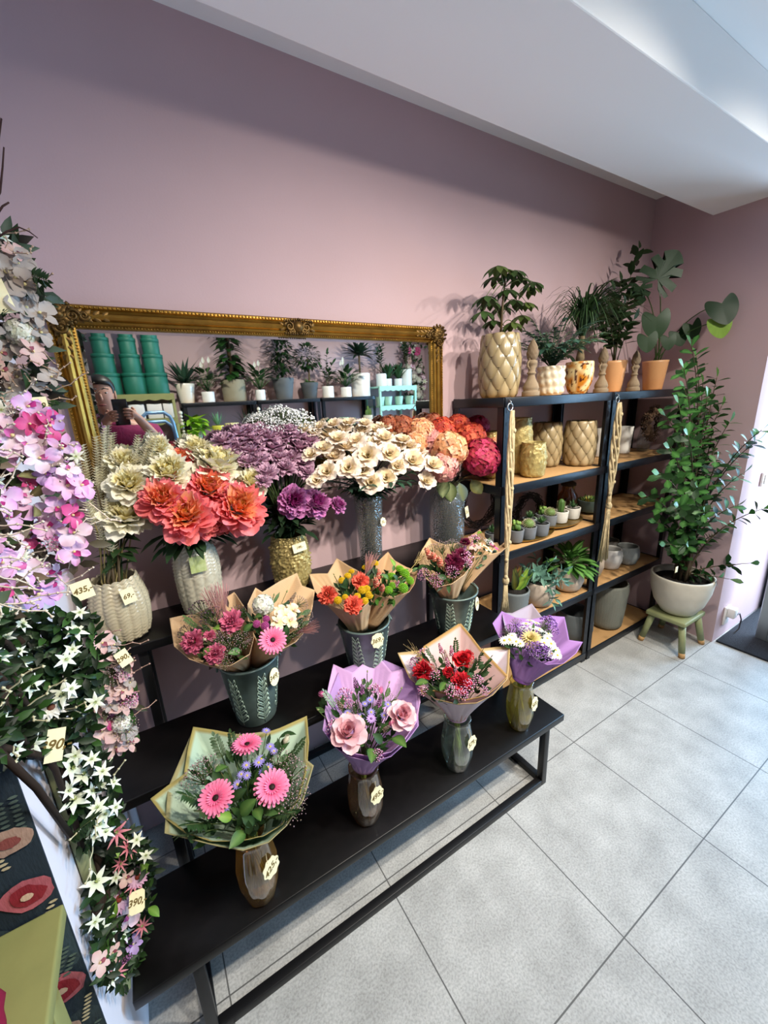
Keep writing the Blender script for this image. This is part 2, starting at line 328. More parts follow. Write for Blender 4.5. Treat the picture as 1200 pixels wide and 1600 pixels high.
def fl_gerb(a, b, eye='#2a1210'):
    mb = MB()
    for n, L, e0, e1, z in ((22, .82, 10, -6, -.02), (22, .74, 22, 6, .02), (18, .34, 40, 30, .04)):
        o = rnd(0, 6)
        for k in range(n): petal(mb, o+TAU*k/n, L*rnd(.93, 1.05), .19 if L > .5 else .09, rad(e0), rad(e1), srgb(b), jit(srgb(a), .12), .16, z, .3, 0, 2, 4, 'ray', -.1)
    mb.ball((0, 0, .02), .19, srgb(eye), 10, .5)
    for k in range(26): q = .17*math.sqrt(k/26); mb.dot((q*math.cos(k*2.4), q*math.sin(k*2.4), .1-q*.2), .025, jit(srgb(eye), .5))
    return mb
def fl_daisy(a, b, eye, n=14, W=.26, e=12):
    mb = MB()
    for L, dz in ((.8, 0), (.66, .05)):
        o = rnd(0, 6)
        for k in range(n): petal(mb, o+TAU*k/n, L*rnd(.92, 1.06), W, rad(e+dz*200), rad(e-14), srgb(b), jit(srgb(a), .05), .16, dz, .3, 0, 2, 2, 'strap')
    mb.ball((0, 0, .06), .24, srgb(eye), 8, .6); return mb
def fl_star(a, b, n=6, W=.4, eye='#c8d48a'):
    mb = MB()
    for k in range(n): petal(mb, TAU*k/n+rnd(-.1, .1), rnd(.86, 1), W, rad(22), rad(-6), srgb(b), jit(srgb(a), .04), .08, 0, -.3, 0, 2, 4, 'lance')
    for k in range(12): mb.tube([(0, 0, 0), (.16*math.cos(k), .16*math.sin(k), .22)], .018, 3, srgb(eye), False)
    return mb
def fl_hyd(cols, nf=64, fs=.3):
    mb = MB()
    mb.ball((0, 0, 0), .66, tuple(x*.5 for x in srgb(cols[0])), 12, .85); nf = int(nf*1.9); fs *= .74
    for k in range(nf):
        z = 1-1.55*(k+.5)/nf; r = math.sqrt(max(0, 1-z*z)); a = k*2.399963+rnd(-.1, .1); d = V((r*math.cos(a), r*math.sin(a), z))
        M = frame(d*rnd(.78, .9), d+rdir()*.3, rnd(0, 6)); c = jit(srgb(cols[R_.randrange(len(cols))]), .15); c0 = mixc(c, (.5, .35, .1), .15)
        for j in range(4): petal(mb, TAU*j/4, fs, fs*1.05, rad(25), rad(-15), c0, c, .015, 0, .2, .05, 2, 2, M=M)
    return mb
def fl_orchid(a, b, lip):
    mb = MB()
    for k, (W, L) in enumerate(((.5, .9), (.95, 1), (.5, .9), (.5, .9), (.95, 1))): petal(mb, PI/2+TAU*k/5, L, W, rad(25), rad(-8), srgb(b), jit(srgb(a), .08), .05, 0, .25, .05, 4, 4)
    petal(mb, -PI/2, .5, .4, rad(70), rad(20), srgb(lip), srgb(lip), .02, .05, .8, 0, 3, 3); mb.ball((0, 0, .12), .1, srgb('#e8dba0'), 6)
    return mb
def fl_button(a, b):
    mb = MB(); mb.ball((0, 0, 0), .8, srgb(b), 10, .75)
    for k in range(80):
        z = 1-1.5*(k+.5)/80; r = math.sqrt(max(0, 1-z*z)); d = V((r*math.cos(k*2.4), r*math.sin(k*2.4), z*.8)); mb.dot(d*.86, .13, jit(srgb(a), .15))
    return mb
def fl_mum(a, b):
    mb = MB()
    for n, L, e0, e1, z in ((20, .95, 6, -12, -.1), (18, .85, 24, 6, -.04), (16, .7, 45, 30, 0), (12, .5, 66, 60, .02), (9, .32, 82, 90, .04)):
        o = rnd(0, 6)
        for k in range(n): petal(mb, o+TAU*k/n, L*rnd(.93, 1.07), .19, rad(e0), rad(e1), srgb(b), jit(srgb(a), .1), .1, z, .7, 0, 2, 3, 'strap')
    return mb
def fl_cluster(cols, n=40, r=.09, flat=.6, stemc='#5a6b3c'):      # statice / gypsophila / limonium sprig cluster
    mb = MB()
    for k in range(n):
        a = k*2.4; q = math.sqrt((k+.5)/n); p = (q*math.cos(a)+rnd(-.08, .08), q*math.sin(a)+rnd(-.08, .08), flat*(1-q*q)+rnd(-.12, .12)); mb.dot(p, r*rnd(.7, 1.3), jit(srgb(cols[k % len(cols)]), .2))
        if k % 3 == 0: mb.tube([(0, 0, -.9), (p[0]*.4, p[1]*.4, -.3), p], .018, 3, srgb(stemc), False)
    return mb
def fl_spike(cols, n=36, L=1.9, r=.13):
    mb = MB(); mb.tube([(0, 0, -.9), (0, 0, L-.9)], .03, 4, srgb('#5a6b3c'))
    for k in range(n):
        t = k/n; q = .24*(1-.6*t); mb.dot((q*math.cos(k*2.4), q*math.sin(k*2.4), -.2+t*(L-.7)), r*(1.1-.6*t), jit(srgb(cols[k % len(cols)]), .2))
    return mb
def fl_wheat(c, awn='#d8c48c'):
    mb = MB(); c = srgb(c)
    mb.tube([(0, 0, -1.6), (0, 0, .9)], .025, 4, srgb('#b6a266'))
    for k in range(22):
        t = k/22; a = k*2.4; p = V((.09*math.cos(a), .09*math.sin(a), t*.95)); leaf(mb, leafM(p, V((math.cos(a)*.4, math.sin(a)*.4, 1))), .26, .11, jit(c), .1, .4, 'lance', 2)
        if k % 2: mb.tube([p, p+V((.22*math.cos(a), .22*math.sin(a), .95))], .008, 3, srgb(awn), False)
    return mb
def fl_tail(c):  # bunny tail / grass head
    mb = MB(); mb.ball((0, 0, .3), .3, srgb(c), 8, 1.7)
    for k in range(60):
        z = -1+2*(k+.5)/60; r = math.sqrt(1-z*z); a = k*2.4; p = V((.28*r*math.cos(a), .28*r*math.sin(a), .3+.5*z)); mb.tube([p, p*1.12+V((0, 0, .18))+V((p.x, p.y, 0))*.4], .018, 3, jit(srgb(c)), False)
    mb.tube([(0, 0, -1.4), (0, 0, 0)], .03, 4, srgb('#a99a5c')); return mb
def fl_poppy(c='#8a9460'):
    mb = MB(); mb.ball((0, 0, .1), .22, srgb(c), 8, 1.3); mb.lathe([(.0, .36), (.16, .4), (.14, .44), (0, .42)], 8, srgb('#a49a6a')); mb.tube([(.05, .02, -2.2), (0, .03, -1), (0, 0, 0)], .035, 4, srgb('#76824e')); return mb
def fl_sprig(col, n=7, L=1.9, lw=.3, ll=.55, shape='oval', stem='#4e5a30', fold=.2):  # pinnate leafy sprig, along +z
    mb = MB(); mb.tube([(0, 0, -.7), (.05, 0, .3), (0, 0, L-.7)], .022, 4, srgb(stem))
    for k in range(n):
        t = (k+.5)/n; z = -.4+t*(L-.4)
        for sd in (-1, 1): leaf(mb, leafM((0, 0, z), V((sd*.9, rnd(-.3, .3), .55)), V((0, 1, .1))), ll*(1-.4*abs(t-.45)), lw, jit(srgb(col), .2), .4, fold, shape, 3)
    leaf(mb, leafM((0, 0, L-.75), V((0, .1, 1)), V((0, 1, 0))), ll*.8, lw, jit(srgb(col)), .2, fold, shape, 3); return mb
def fl_hair(c):
    mb = MB(); c = srgb(c)
    for k in range(34):
        a = k*2.4; q = .5*math.sqrt(k/34); mb.tube(bez((0, 0, -.9), (q*.3*math.cos(a), q*.3*math.sin(a), 0), (q*math.cos(a), q*math.sin(a), rnd(.7, 1.2)), 4), .012, 3, jit(c, .25), False)
    return mb
def fl_leaf(col, mid=None):
    mb = MB(); leaf(mb, leafM((0, 0, -.2), V((0, .55, .8)), V((0, -.8, .5))), 1.4, .85, srgb(col), .7, .3, 'oval', 6, mid=srgb(mid) if mid else None); return mb
BL = {}
def bloom(key):
    """a few variants of each kind, meshes shared by every copy"""
    if key not in BL:
        fn, ar, n, m = BLOOMS[key]; BL[key] = [fn(*ar).mesh(key, m) for _ in range(n)]
    return R_.choice(BL[key])
BLOOMS = {
 'coral_peony': (fl_peony, ('#f8ae58', '#f37464', '#f68c98'), 3, 'petal'), 'cream_peony': (fl_peony, ('#f0e08c', '#f6f0cc', '#faf6ea'), 3, 'petal'),
 'purple_peony': (fl_peony, ('#8d1f66', '#b04a90', '#cf8fc0'), 2, 'petal'), 'mauve_carnation': (fl_carn, ('#b88aa2', '#d6b2c6'), 4, 'petal'),
 'cream_lisianthus': (fl_lisi, ('#d9c48e', '#efdcc8', '#f2e8dc'), 4, 'petal'),
 'magenta_hydrangea': (fl_hyd, (('#b01a52', '#c9306a', '#a0103e'), 90, .26), 1, 'petal'), 'peach_hydrangea': (fl_hyd, (('#e8a878', '#e0906a', '#f0c4a0'), 84, .27), 2, 'petal'),
 'coral_hydrangea': (fl_hyd, (('#c43a2c', '#d8583c', '#b02a30'), 84, .27), 2, 'petal'), 'rust_hydrangea': (fl_hyd, (('#8c3a2c', '#a8604a', '#a04a30'), 84, .27), 1, 'petal'), 'dusty_hydrangea': (fl_hyd, (('#d99a92', '#e2b0a0', '#c47a7c'), 84, .27), 1, 'petal'),
 'pink_gerbera': (fl_gerb, ('#f690b4', '#e85088'), 2, 'petal'), 'pink_rose': (fl_rose, ('#d98a96', '#eab4bc', '#f0ccd0'), 2, 'petal'), 'red_rose': (fl_rose, ('#8a0a14', '#c01824', '#d42a30'), 1, 'petal'),
 'red_carnation': (fl_carn, ('#9c0c1c', '#cf2230'), 2, 'petal'), 'coral_carnation': (fl_carn, ('#e0503a', '#f07a62'), 2, 'petal'), 'pink_carnation': (fl_carn, ('#b83a62', '#d87a96'), 2, 'petal'), 'wine_carnation': (fl_carn, ('#4a0a26', '#78183e'), 2, 'petal'),
 'white_daisy': (fl_daisy, ('#f4f4ee', '#eceadc', '#c9b83a'), 2, 'petal'), 'purple_aster': (fl_daisy, ('#8a7ac6', '#b0a4dc', '#d8c060', 12, .22), 2, 'petal'), 'lilac_aster': (fl_daisy, ('#b48ad0', '#cdb0e0', '#8a5aa0', 12, .24), 1, 'petal'),
 'yellow_button': (fl_button, ('#f0cc1e', '#c89a10'), 1, 'petal'), 'green_button': (fl_button, ('#86c02c', '#5a9018'), 1, 'petal'), 'mauve_button': (fl_button, ('#c65a9c', '#9a3a78'), 1, 'petal'),
 'cream_mum': (fl_mum, ('#e6c8a0', '#d8d868'), 1, 'petal'), 'alstroemeria': (fl_orchid, ('#f0dcc8', '#ecd48c', '#e8b4a8'), 2, 'petal'),
 'white_star': (fl_star, ('#f0f2ec', '#dfe6c4'), 3, 'petal'), 'white_clematis': (fl_daisy, ('#f2f2ee', '#e8e4d8', '#6a4030', 12, .3, 14), 1, 'petal'), 'pink_star': (fl_daisy, ('#d8a0c0', '#e4c4d6', '#8a3a2a', 11, .3, 8), 1, 'petal'), 'coral_star': (fl_star, ('#e0989a', '#d07080', 9, .2), 1, 'petal'),
 'pink_orchid': (fl_orchid, ('#dc9cd0', '#ecd0e4', '#c03a86'), 3, 'petal'), 'pale_orchid': (fl_orchid, ('#ecc8dc', '#f4e6ec', '#d06aa4'), 2, 'petal'), 'violet_orchid': (fl_orchid, ('#b490cc', '#cdb4dc', '#8a4a9c'), 1, 'petal'), 'hot_orchid': (fl_orchid, ('#cc3a7e', '#e070a0', '#9c1c50'), 2, 'petal'),
 'white_hydrangea': (fl_hyd, (('#e8e6dc', '#d8dcc8', '#f0eee6'), 60, .3), 2, 'petal'), 'dusty_orchid': (fl_orchid, ('#d4a8a4', '#e0c8bc', '#a05a68'), 2, 'petal'), 'ivory_petals': (fl_orchid, ('#a89d96', '#c2b8b0', '#94857a'), 2, 'petal'),
 'gypsophila': (fl_cluster, (('#ffffff', '#f4f6f2'), 150, .06), 2, 'petal'), 'limonium': (fl_cluster, (('#c9a8a8', '#b09498', '#8a7a6a'), 70, .05), 2, 'petal'), 'pink_limonium': (fl_cluster, (('#d890b8', '#c070a0', '#e0b0c8'), 60, .085), 2, 'petal'), 'dark_limonium': (fl_cluster, (('#5a4650', '#7a5a6a', '#4a4a3c'), 70, .06), 2, 'petal'),
 'purple_statice': (fl_cluster, (('#7a4a9c', '#9a6ab8', '#b48acc'), 60, .1), 2, 'petal'), 'pink_blossom': (fl_cluster, (('#e2a4c4', '#d27aa8', '#eac6da'), 34, .14), 2, 'petal'),
 'mauve_spike': (fl_spike, (('#9a5a92', '#b47aac', '#7a4a6c'),), 2, 'petal'), 'pink_spike': (fl_spike, (('#d08aa4', '#c46a88', '#dcb0bc'),), 2, 'petal'), 'dried_spike': (fl_spike, (('#a4887a', '#8a6a60', '#b49a8a'), 40, 2.0, .1), 2, 'petal'), 'orange_spike': (fl_spike, (('#e08a6a', '#d8685a', '#e8a890'), 40, 1.7, .2), 1, 'petal'),
 'wheat': (fl_wheat, ('#cdb27a',), 1, 'petal'), 'pink_wheat': (fl_wheat, ('#d0a0a0', '#e0c0b0'), 1, 'petal'), 'pink_hair': (fl_hair, ('#c8908a',), 1, 'petal'), 'bunny_tail': (fl_tail, ('#e0d8bc',), 1, 'petal'), 'pink_tail': (fl_tail, ('#e47aa8',), 1, 'petal'), 'poppy_head': (fl_poppy, (), 1, 'leaf'),
 'fern_sprig': (fl_sprig, ('#27401f', 9, 1.9, .2, .6, 'lance'), 2, 'leaf'), 'pistache_sprig': (fl_sprig, ('#3a5230', 7, 1.9, .26, .5), 2, 'leaf'), 'olive_sprig': (fl_sprig, ('#52683c', 6, 1.9, .34, .6), 2, 'leaf'), 'grey_sprig': (fl_sprig, ('#7a8a78', 8, 1.9, .22, .45), 2, 'leaf'),
 'broad_leaf': (fl_leaf, ('#2f5220', '#5a7a3a'), 2, 'leaf'), 'dark_leaf': (fl_leaf, ('#1f3a1a', '#35502a'), 2, 'leaf'), 'light_leaf': (fl_leaf, ('#5e8a2a', '#86a84a'), 1, 'leaf'), 'bronze_leaf': (fl_leaf, ('#5a5a34', '#8a8456'), 1, 'leaf'), 'teal_leaf': (fl_leaf, ('#6f8c88', '#8ca8a0'), 1, 'leaf'),
}
# ------------------------------------------------------------------ the room
XR, YP, XF, YB, ZC = 2.765, -.63, 3.5, -3.2, 2.53
struct('floor', MB().box(-1.9, 4.6, -3.4, .1, -.1, 0), 'floor_tile')
struct('wall_back', MB().box(-1.9, 2.9, 0, .1, 0, 2.7), 'wall_paint')
struct('wall_right', MB().box(XR, XF, YP, .0, 0, 2.7), 'wall_paint')
struct('wall_front', MB().box(-1.9, 3.6, YB-.1, YB, 0, 2.7), 'wall_paint')
struct('wall_left', MB().box(-1.9, -1.8, YB, 0, 0, 2.7), 'wall_paint')
struct('ceiling', MB().box(-1.9, 3.6, YB-.1, .1, ZC, ZC+.12), 'white_paint')
bevel(struct('trim_1', MB().box(-1.8, XF, -.69, -.295, 2.35, ZC), 'white_paint'), .004)      # lowered beam along the wall
struct('wall_facade', MB().box(XF, XF+.1, YB, YP, 2.2, 2.7).box(XF, XF+.1, YB, -2.75, 0, 2.2).box(XF, XF+.1, -1.78, -1.68, 0, 2.2).box(XF, XF+.1, -2.75, -1.78, 0, .35), 'wall_paint')
# pier on the left with wallpaper on its near face
PX1, PYN = -.23, -.78
struct('wall_pier', MB().box(-.95, PX1, PYN, 0, 0, ZC), 'pier_paint')
def wallpaper():
    mb = MB(); mb.box(-.95, PX1, PYN-.003, PYN, .0, ZC, srgb('#27333c')); n = 0
    def blob(x, z, rx, rz, col, dy, k=26, j=.09, M=0):
        nonlocal n; n += 1
        if x > PX1-.006: return
        rx = min(rx, (PX1-.001-x)/(1+j)) if rx < .02 else rx
        y = PYN-.0032-.00006*(n % 40)-dy; vs = [(x, y, z)]; cs = [col]
        for i in range(k):
            q = rnd(1-j, 1+j); X = x+rx*q*math.cos(TAU*i/k); X = min(X, PX1-.001); vs.append((X, y, z+rz*q*math.sin(TAU*i/k))); cs.append(jit(col, .12))
        mb.add(vs, [(0, 1+(i+1) % k, 1+i) for i in range(k)], cs)
    for _ in range(60): blob(rnd(-.9, -.24), rnd(.05, 1.6), rnd(.03, .09), rnd(.02, .06), srgb(R_.choice(['#3a4a50', '#1d2832', '#45525a', '#303c40'])), 0)
    for i in range(10):
        for j in range(14):
            x = -.27-i*.07+rnd(-.012, .012); z = .05+j*.105+(.05 if i % 2 else 0)+rnd(-.015, .015); s = rnd(.022, .032); t = R_.random()
            if t < .62:
                blob(x, z, s*1.15, s, srgb('#b8626a'), .003, 16, .12); blob(x, z, s*.8, s*.7, srgb('#8e2630'), .0045, 14, .16); blob(x, z, s*.3, s*.22, srgb('#d8b89a'), .006, 9)
            elif t < .9:
                blob(x, z, s*.9, s*.7, srgb('#b0917e'), .003); blob(x, z, s*.4, s*.3, srgb('#8a4a44'), .0045)
            a0 = rnd(-1, 1)
            for k in range(9):
                p = V((x+s*1.3+k*.007*math.sin(a0), 0, z-s-k*.008)); blob(p.x-.008, p.z, .006, .0028, srgb('#c9b994' if t < .6 else '#5a6a60'), .002, 6); blob(p.x+.008, p.z+.003, .006, .0028, srgb('#c9b994' if t < .6 else '#5a6a60'), .002, 6)
    o = mb.build('wallpaper', 'matte', smooth=False); o['kind'] = 'structure'
wallpaper()
# doorway on the right: aluminium framed glass leaf, mat
d1 = struct('door_1', MB().box(3.0, 3.05, -.81, -.757, .01, 2.15).box(3.0, 3.05, -1.66, -1.6, .01, 2.15).box(3.0, 3.05, -1.6, -.81, .01, .13).box(3.0, 3.05, -1.6, -.81, 2.07, 2.15), 'aluminium')
bevel(d1, .004); g = MB().box(3.02, 3.03, -1.6, -.81, .13, 2.07).build('door_glass', 'glass_door', d1)
h = MB().tube([(2.99, -.785, .95), (2.96, -.785, .95), (2.96, -.785, 1.25), (2.99, -.785, 1.25)], .009, 8).build('door_handle', 'aluminium', d1)
w1 = struct('window_1', MB().box(XF, XF+.08, -2.75, -2.7, .35, 2.2).box(XF, XF+.08, -1.83, -1.78, .35, 2.2).box(XF, XF+.08, -2.7, -1.83, .35, .41).box(XF, XF+.08, -2.7, -1.83, 2.14, 2.2), 'aluminium')
MB().box(XF+.03, XF+.04, -2.7, -1.83, .41, 2.14).build('window_glass', 'glass_door', w1)
MB().box(XF, XF+.09, -.69, YP, 0, 2.2).box(XF, XF+.09, -1.68, -1.62, 0, 2.2).box(XF, XF+.09, -1.62, -.69, 2.12, 2.2).build('door_jamb', 'aluminium')['kind'] = 'structure'
bevel(tag(MB().box(XR+.02, XF+.02, -1.7, YP-.012, 0, .012).build('door_mat', 'mat_fibre'), 'dark grey ribbed entrance mat in the doorway past the ficus', 'mat'), .003)
ou = thing('wall_socket', 'white wall socket with a plugged-in adapter low in the doorway', 'socket', PY(1133, 960, YP))
p = PY(1133, 960, YP)
bevel(MB().box(-.035, .035, -.012, 0, -.06, .06).build('face_plate', 'white_plastic', ou), .004)
bevel(MB().box(-.022, .03, -.05, -.012, -.005, .055).build('plug', 'white_plastic', ou), .006)
MB().tube([(.02, -.04, 0), (.06, -.05, .01), (.11, -.05, -.05), (.1, -.05, -.11), (.05, -.04, -.14), (.03, -.04, -.15)], .004, 6).build('cable', 'cable', ou)
p = PY(1192, 748, YP); sw = thing('light_switch', 'white light switch on the doorway reveal, above the socket', 'switch', p)
bevel(MB().box(-.04, .04, -.012, 0, -.04, .04).build('face_plate', 'white_plastic', sw), .004); bevel(MB().box(-.022, .022, -.018, -.012, -.028, .028).build('rocker', 'white_plastic', sw), .003)

# ------------------------------------------------------------------ display benches, three steps against the wall
def bench(label, x0, x1, y0, y1, zt, lx, rail):
    t = thing('display_bench', label, 'bench', ((x0+x1)/2, (y0+y1)/2, 0), 'black stepped display benches'); ox, oy = (x0+x1)/2, (y0+y1)/2
    bevel(MB().box(x0-ox, x1-ox, y0-oy, y1-oy, zt-.028, zt).build('bench_top', 'black_bench', t), .003)
    for x in lx:
        for y in (y0+.035, y1-.03): bevel(MB().box(x-ox-.013, x-ox+.013, y-oy-.013, y-oy+.013, 0.0, zt-.028).build('leg', 'black_metal', t), .002)
        bevel(MB().box(x-ox-.0125, x-ox+.0125, y0-oy+.05, y1-oy-.045, 0, .025).build('foot_runner', 'black_metal', t), .002)
    if rail: bevel(MB().box(lx[0]-ox+.013, lx[1]-ox-.013, y0-oy+.022, y0-oy+.047, 0, .025).build('floor_rail', 'black_metal', t), .002)
    else: bevel(MB().box(lx[0]-ox+.013, lx[1]-ox-.013, y1-oy-.043, y1-oy-.018, 0, .025).build('floor_rail', 'black_metal', t), .002)
    return t
ZU, ZM, ZL = .86, .59, .32
bench('upper black display bench against the wall, below the gold mirror', -.21, 1.2, -.222, -.012, ZU, (-.09, 1.08), False)
bench('middle black display bench holding the zinc buckets', -.21, 1.205, -.468, -.23, ZM, (-.09, 1.145), False)
bench('lowest front black display bench holding the four glass vases of bouquets', -.21, 1.207, -.705, -.472, ZL, (-.09, 1.145), True)
for px, py in ((285, 1346), (368, 1420), (340, 1425), (626, 1256), (710, 1093), (440, 1180), (245, 1010)): pass

# ------------------------------------------------------------------ gold mirror
def mirror():
    x0, x1, z0, z1 = -.143, 1.178, 1.262, 1.782
    t = thing('wall_mirror', 'wide gold ornate framed mirror hung on the pink wall above the flowers', 'mirror', ((x0+x1)/2, -.01, z0)); ox, oy, oz = (x0+x1)/2, -.01, z0
    prof = [(0, 0), (0, .02), (.004, .024), (.009, .024), (.012, .018), (.018, .022), (.024, .032), (.031, .036), (.037, .032), (.04, .024), (.043, .027), (.048, .024), (.052, .016), (.058, .014), (.06, .006)]
    mb = MB(); k = len(prof); vs = []
    for u, h in prof: vs += [(x0+u-ox, -h, z0+u-oz), (x1-u-ox, -h, z0+u-oz), (x1-u-ox, -h, z1-u-oz), (x0+u-ox, -h, z1-u-oz)]
    mb.add(vs, [(4*i+j, 4*i+(j+1) % 4, 4*i+4+(j+1) % 4, 4*i+4+j) for i in range(k-1) for j in range(4)])
    fr = mb.build('frame', 'gold', t, smooth=False)
    for u, h, r, st in ((.0065, .024, .0042, .0105), (.054, .016, .0032, .008)):
        bd = MB()
        a, b, c, d = x0+u-ox, x1-u-ox, z0+u-oz, z1-u-oz
        n = int((b-a)/st)
        for i in range(n): bd.dot((a+(b-a)*i/n, -h, d), r, (.8, .8, .8)); bd.dot((a+(b-a)*i/n, -h, c), r, (.8, .8, .8))
        n = int((d-c)/st)
        for i in range(n): bd.dot((a, -h, c+(d-c)*i/n), r, (.8, .8, .8)); bd.dot((b, -h, c+(d-c)*i/n), r, (.8, .8, .8))
        bd.build('bead_trim', 'gold', t)
    def scroll(mb, cx, cz, s, sx, sz, turns=1.6):
        pts = []
        for i in range(22):
            q = i/21; a = q*TAU*turns; r = s*(1-.85*q); pts.append((cx+sx*(r*math.cos(a)), -.036, cz+sz*r*math.sin(a)))
        mb.tube(pts, [.0045*(1.1-.5*i/21) for i in range(22)], 6)
    def leafs(mb, cx, cz, ax, az, n=4):
        for i in range(n):
            for sd in (-1, 1):
                d = V((ax, -.25, az))+V((-az, 0, ax))*sd*.8
                leaf(mb, leafM((cx+ax*.022*i, -.034, cz+az*.022*i), d, (0, -1, 0)), .03*(1-.12*i), .014, (.5, .4, .2), .5, -.4, 'oval', 3)
    for cx, cz, sx, sz in ((x0+.03, z1-.03, 1, -1), (x1-.03, z1-.03, -1, -1), (x0+.03, z0+.03, 1, 1), (x1-.03, z0+.03, -1, 1)):
        o = MB(); X, Z = cx-ox, cz-oz
        o.ball((X, -.03, Z), .015, n=10, sz=1)
        for q in range(9): a = TAU*q/9; leaf(o, leafM((X+.008*math.cos(a), -.04, Z+.008*math.sin(a)), V((math.cos(a), -.1, math.sin(a))), (0, -1, 0)), .03, .017, (.5, .4, .2), .6, -.4, 'oval', 4)
        for q in range(14): a = TAU*q/14; o.dot((X+.036*math.cos(a), -.03, Z+.036*math.sin(a)), .007, (.5, .4, .2))
        scroll(o, X-sx*.006, Z-sz*.006, .022, sx, sz); scroll(o, X+sx*.03, Z, .016, sx, -sz); scroll(o, X, Z+sz*.03, .016, -sx, sz); scroll(o, X+sx*.055, Z, .012, sx, sz)
        leafs(o, X+sx*.03, Z, sx, 0, 4); leafs(o, X, Z+sz*.03, 0, sz, 4)
        for i in range(12): o.dot((X+sx*(.03*math.cos(i*.52)), -.045, Z+sz*.03*math.sin(i*.52)), .005, (.6, .5, .2))
        o.build('corner_ornament', 'gold_dark', t)
    for zc in (z1-.03, z0+.03):
        o = MB(); cx = .538-ox; Z = zc-oz
        o.ball((cx, -.028, Z), .022, n=10)
        for sx in (-1, 1):
            scroll(o, cx+sx*.03, Z, .017, sx, 1); scroll(o, cx+sx*.022, Z-.013, .011, sx, -1); leafs(o, cx, Z, sx, 0, 3)
            for i in range(7): o.dot((cx+sx*.008*i, -.042, Z+.022-.001*i), .006, (.6, .5, .2)); o.dot((cx+sx*.008*i, -.042, Z-.022), .005, (.6, .5, .2))
        o.build('centre_ornament', 'gold_dark', t)
    a, b, c, d = x0+.056-ox, x1-.056-ox, z0+.056-oz, z1-.056-oz; e = .012
    gl = MB().add([(a, -.006, c), (b, -.006, c), (b, -.006, d), (a, -.006, d), (a+e, -.0064, c+e), (b-e, -.0064, c+e), (b-e, -.0064, d-e), (a+e, -.0064, d-e), (a, -.001, c), (b, -.001, c), (b, -.001, d), (a, -.001, d)],
                  [(4, 5, 6, 7), (0, 1, 5, 4), (1, 2, 6, 5), (2, 3, 7, 6), (3, 0, 4, 7), (8, 11, 10, 9), (0, 8, 9, 1), (1, 9, 10, 2), (2, 10, 11, 3), (3, 11, 8, 0)])
    gl.build('mirror_glass', 'mirror_glass', t, smooth=False)
mirror()

# ------------------------------------------------------------------ boltless shelving
def shelving(label, x0, x1, y0, y1, H, levels, back=False, group=None):
    t = thing('shelving_unit', label, 'shelf', ((x0+x1)/2, (y0+y1)/2, 0), group); ox, oy = (x0+x1)/2, (y0+y1)/2
    for x, sx in ((x0, 1), (x1, -1)):
        for y, sy in ((y0, 1), (y1, -1)):
            xa, xb = sorted((x-ox, x-ox+sx*.034)); ya, yb = sorted((y-oy, y-oy+sy*.034)); xc, xd = sorted((x-ox, x-ox+sx*.003)); yc, yd = sorted((y-oy, y-oy+sy*.003))
            m = MB().box(xa, xb, yc, yd, 0, H).box(xc, xd, ya, yb, 0, H)
            for k in range(int(H/.05)):                     # keyhole slots
                z = .03+k*.05; m.box((xa+xb)/2-.003, (xa+xb)/2+.003, yc-.0006 if sy > 0 else yd, yc if sy > 0 else yd+.0006, z, z+.014)
            m.build('post', 'shelf_metal', t, smooth=False)
    for z in levels:
        b = bevel(MB().box(x0-ox+.006, x1-ox-.006, y0-oy+.006, y1-oy-.006, z-.01, z).build('shelf_board', 'mdf', t), .001)
        for (xa, xb, ya, yb) in ((x0-ox+.004, x1-ox-.004, y0-oy-.003, y0-oy+.005), (x0-ox+.004, x1-ox-.004, y1-oy-.005, y1-oy+.003), (x0-ox-.003, x0-ox+.005, y0-oy, y1-oy), (x1-ox-.005, x1-ox+.003, y0-oy, y1-oy)):
            bevel(MB().box(xa, xb, ya, yb, z-.036, z+.002).build('beam', 'shelf_metal', b), .002)
    return t
LV = (1.487, 1.13, .83, .45, .055); XA, XB, XC = 1.255, 1.995, 2.735
shelving('left black metal shelving unit with mdf boards, beside the gold mirror', XA, XB-.006, -.31, -.012, 1.49, LV)
shelving('right black metal shelving unit with mdf boards, in the corner behind the ficus', XB+.006, XC, -.31, -.012, 1.49, LV)

# ------------------------------------------------------------------ light: ceiling spots on the room's middle line, daylight through the door, plus added fill lamps
def spot(x, y, z, tx, ty, tz, e, ang=95, col=(1, .93, .82), r=.03, blend=1.0):
    l = bpy.data.lights.new('ceiling_spot', 'SPOT'); l.energy = e; l.color = col; l.spot_size = math.radians(ang); l.spot_blend = blend; l.shadow_soft_size = r
    o = bpy.data.objects.new('ceiling_spot', l); COL.objects.link(o); o.location = (x, y, z); o.rotation_euler = (V((tx, ty, tz))-V((x, y, z))).to_track_quat('-Z', 'Y').to_euler()
SPE = 1.95
for x, tx, e in ((.8, .5, 44), (1.4, 1.15, 46), (2.25, 1.95, 52)): spot(x, -1.6, 2.41, tx, 0, .95, e*SPE, 92)
for x, e in ((.3, 40), (1.5, 40), (2.6, 40)): spot(x, -1.7, 2.41, x+.1, YB, 1.3, e*SPE)
spot(1.7, -1.75, 2.45, 1.3, -1.2, 0, 72*SPE, 130)  # this and the next spot are added over the aisle to brighten the floor
spot(.5, -1.75, 2.45, .5, -1.2, 0, 40*SPE, 130)
def area(loc, to, sx, sy, e, col):
    l = bpy.data.lights.new('daylight', 'AREA'); l.shape = 'RECTANGLE'; l.size = sx; l.size_y = sy; l.energy = e; l.color = col
    o = bpy.data.objects.new('daylight', l); COL.objects.link(o); o.location = loc; o.rotation_euler = (V(to)-V(loc)).to_track_quat('-Z', 'Y').to_euler()
area((5.0, -1.25, 1.5), (0, -1.3, .7), 1.6, 2.2, 380, (.56, .75, 1))
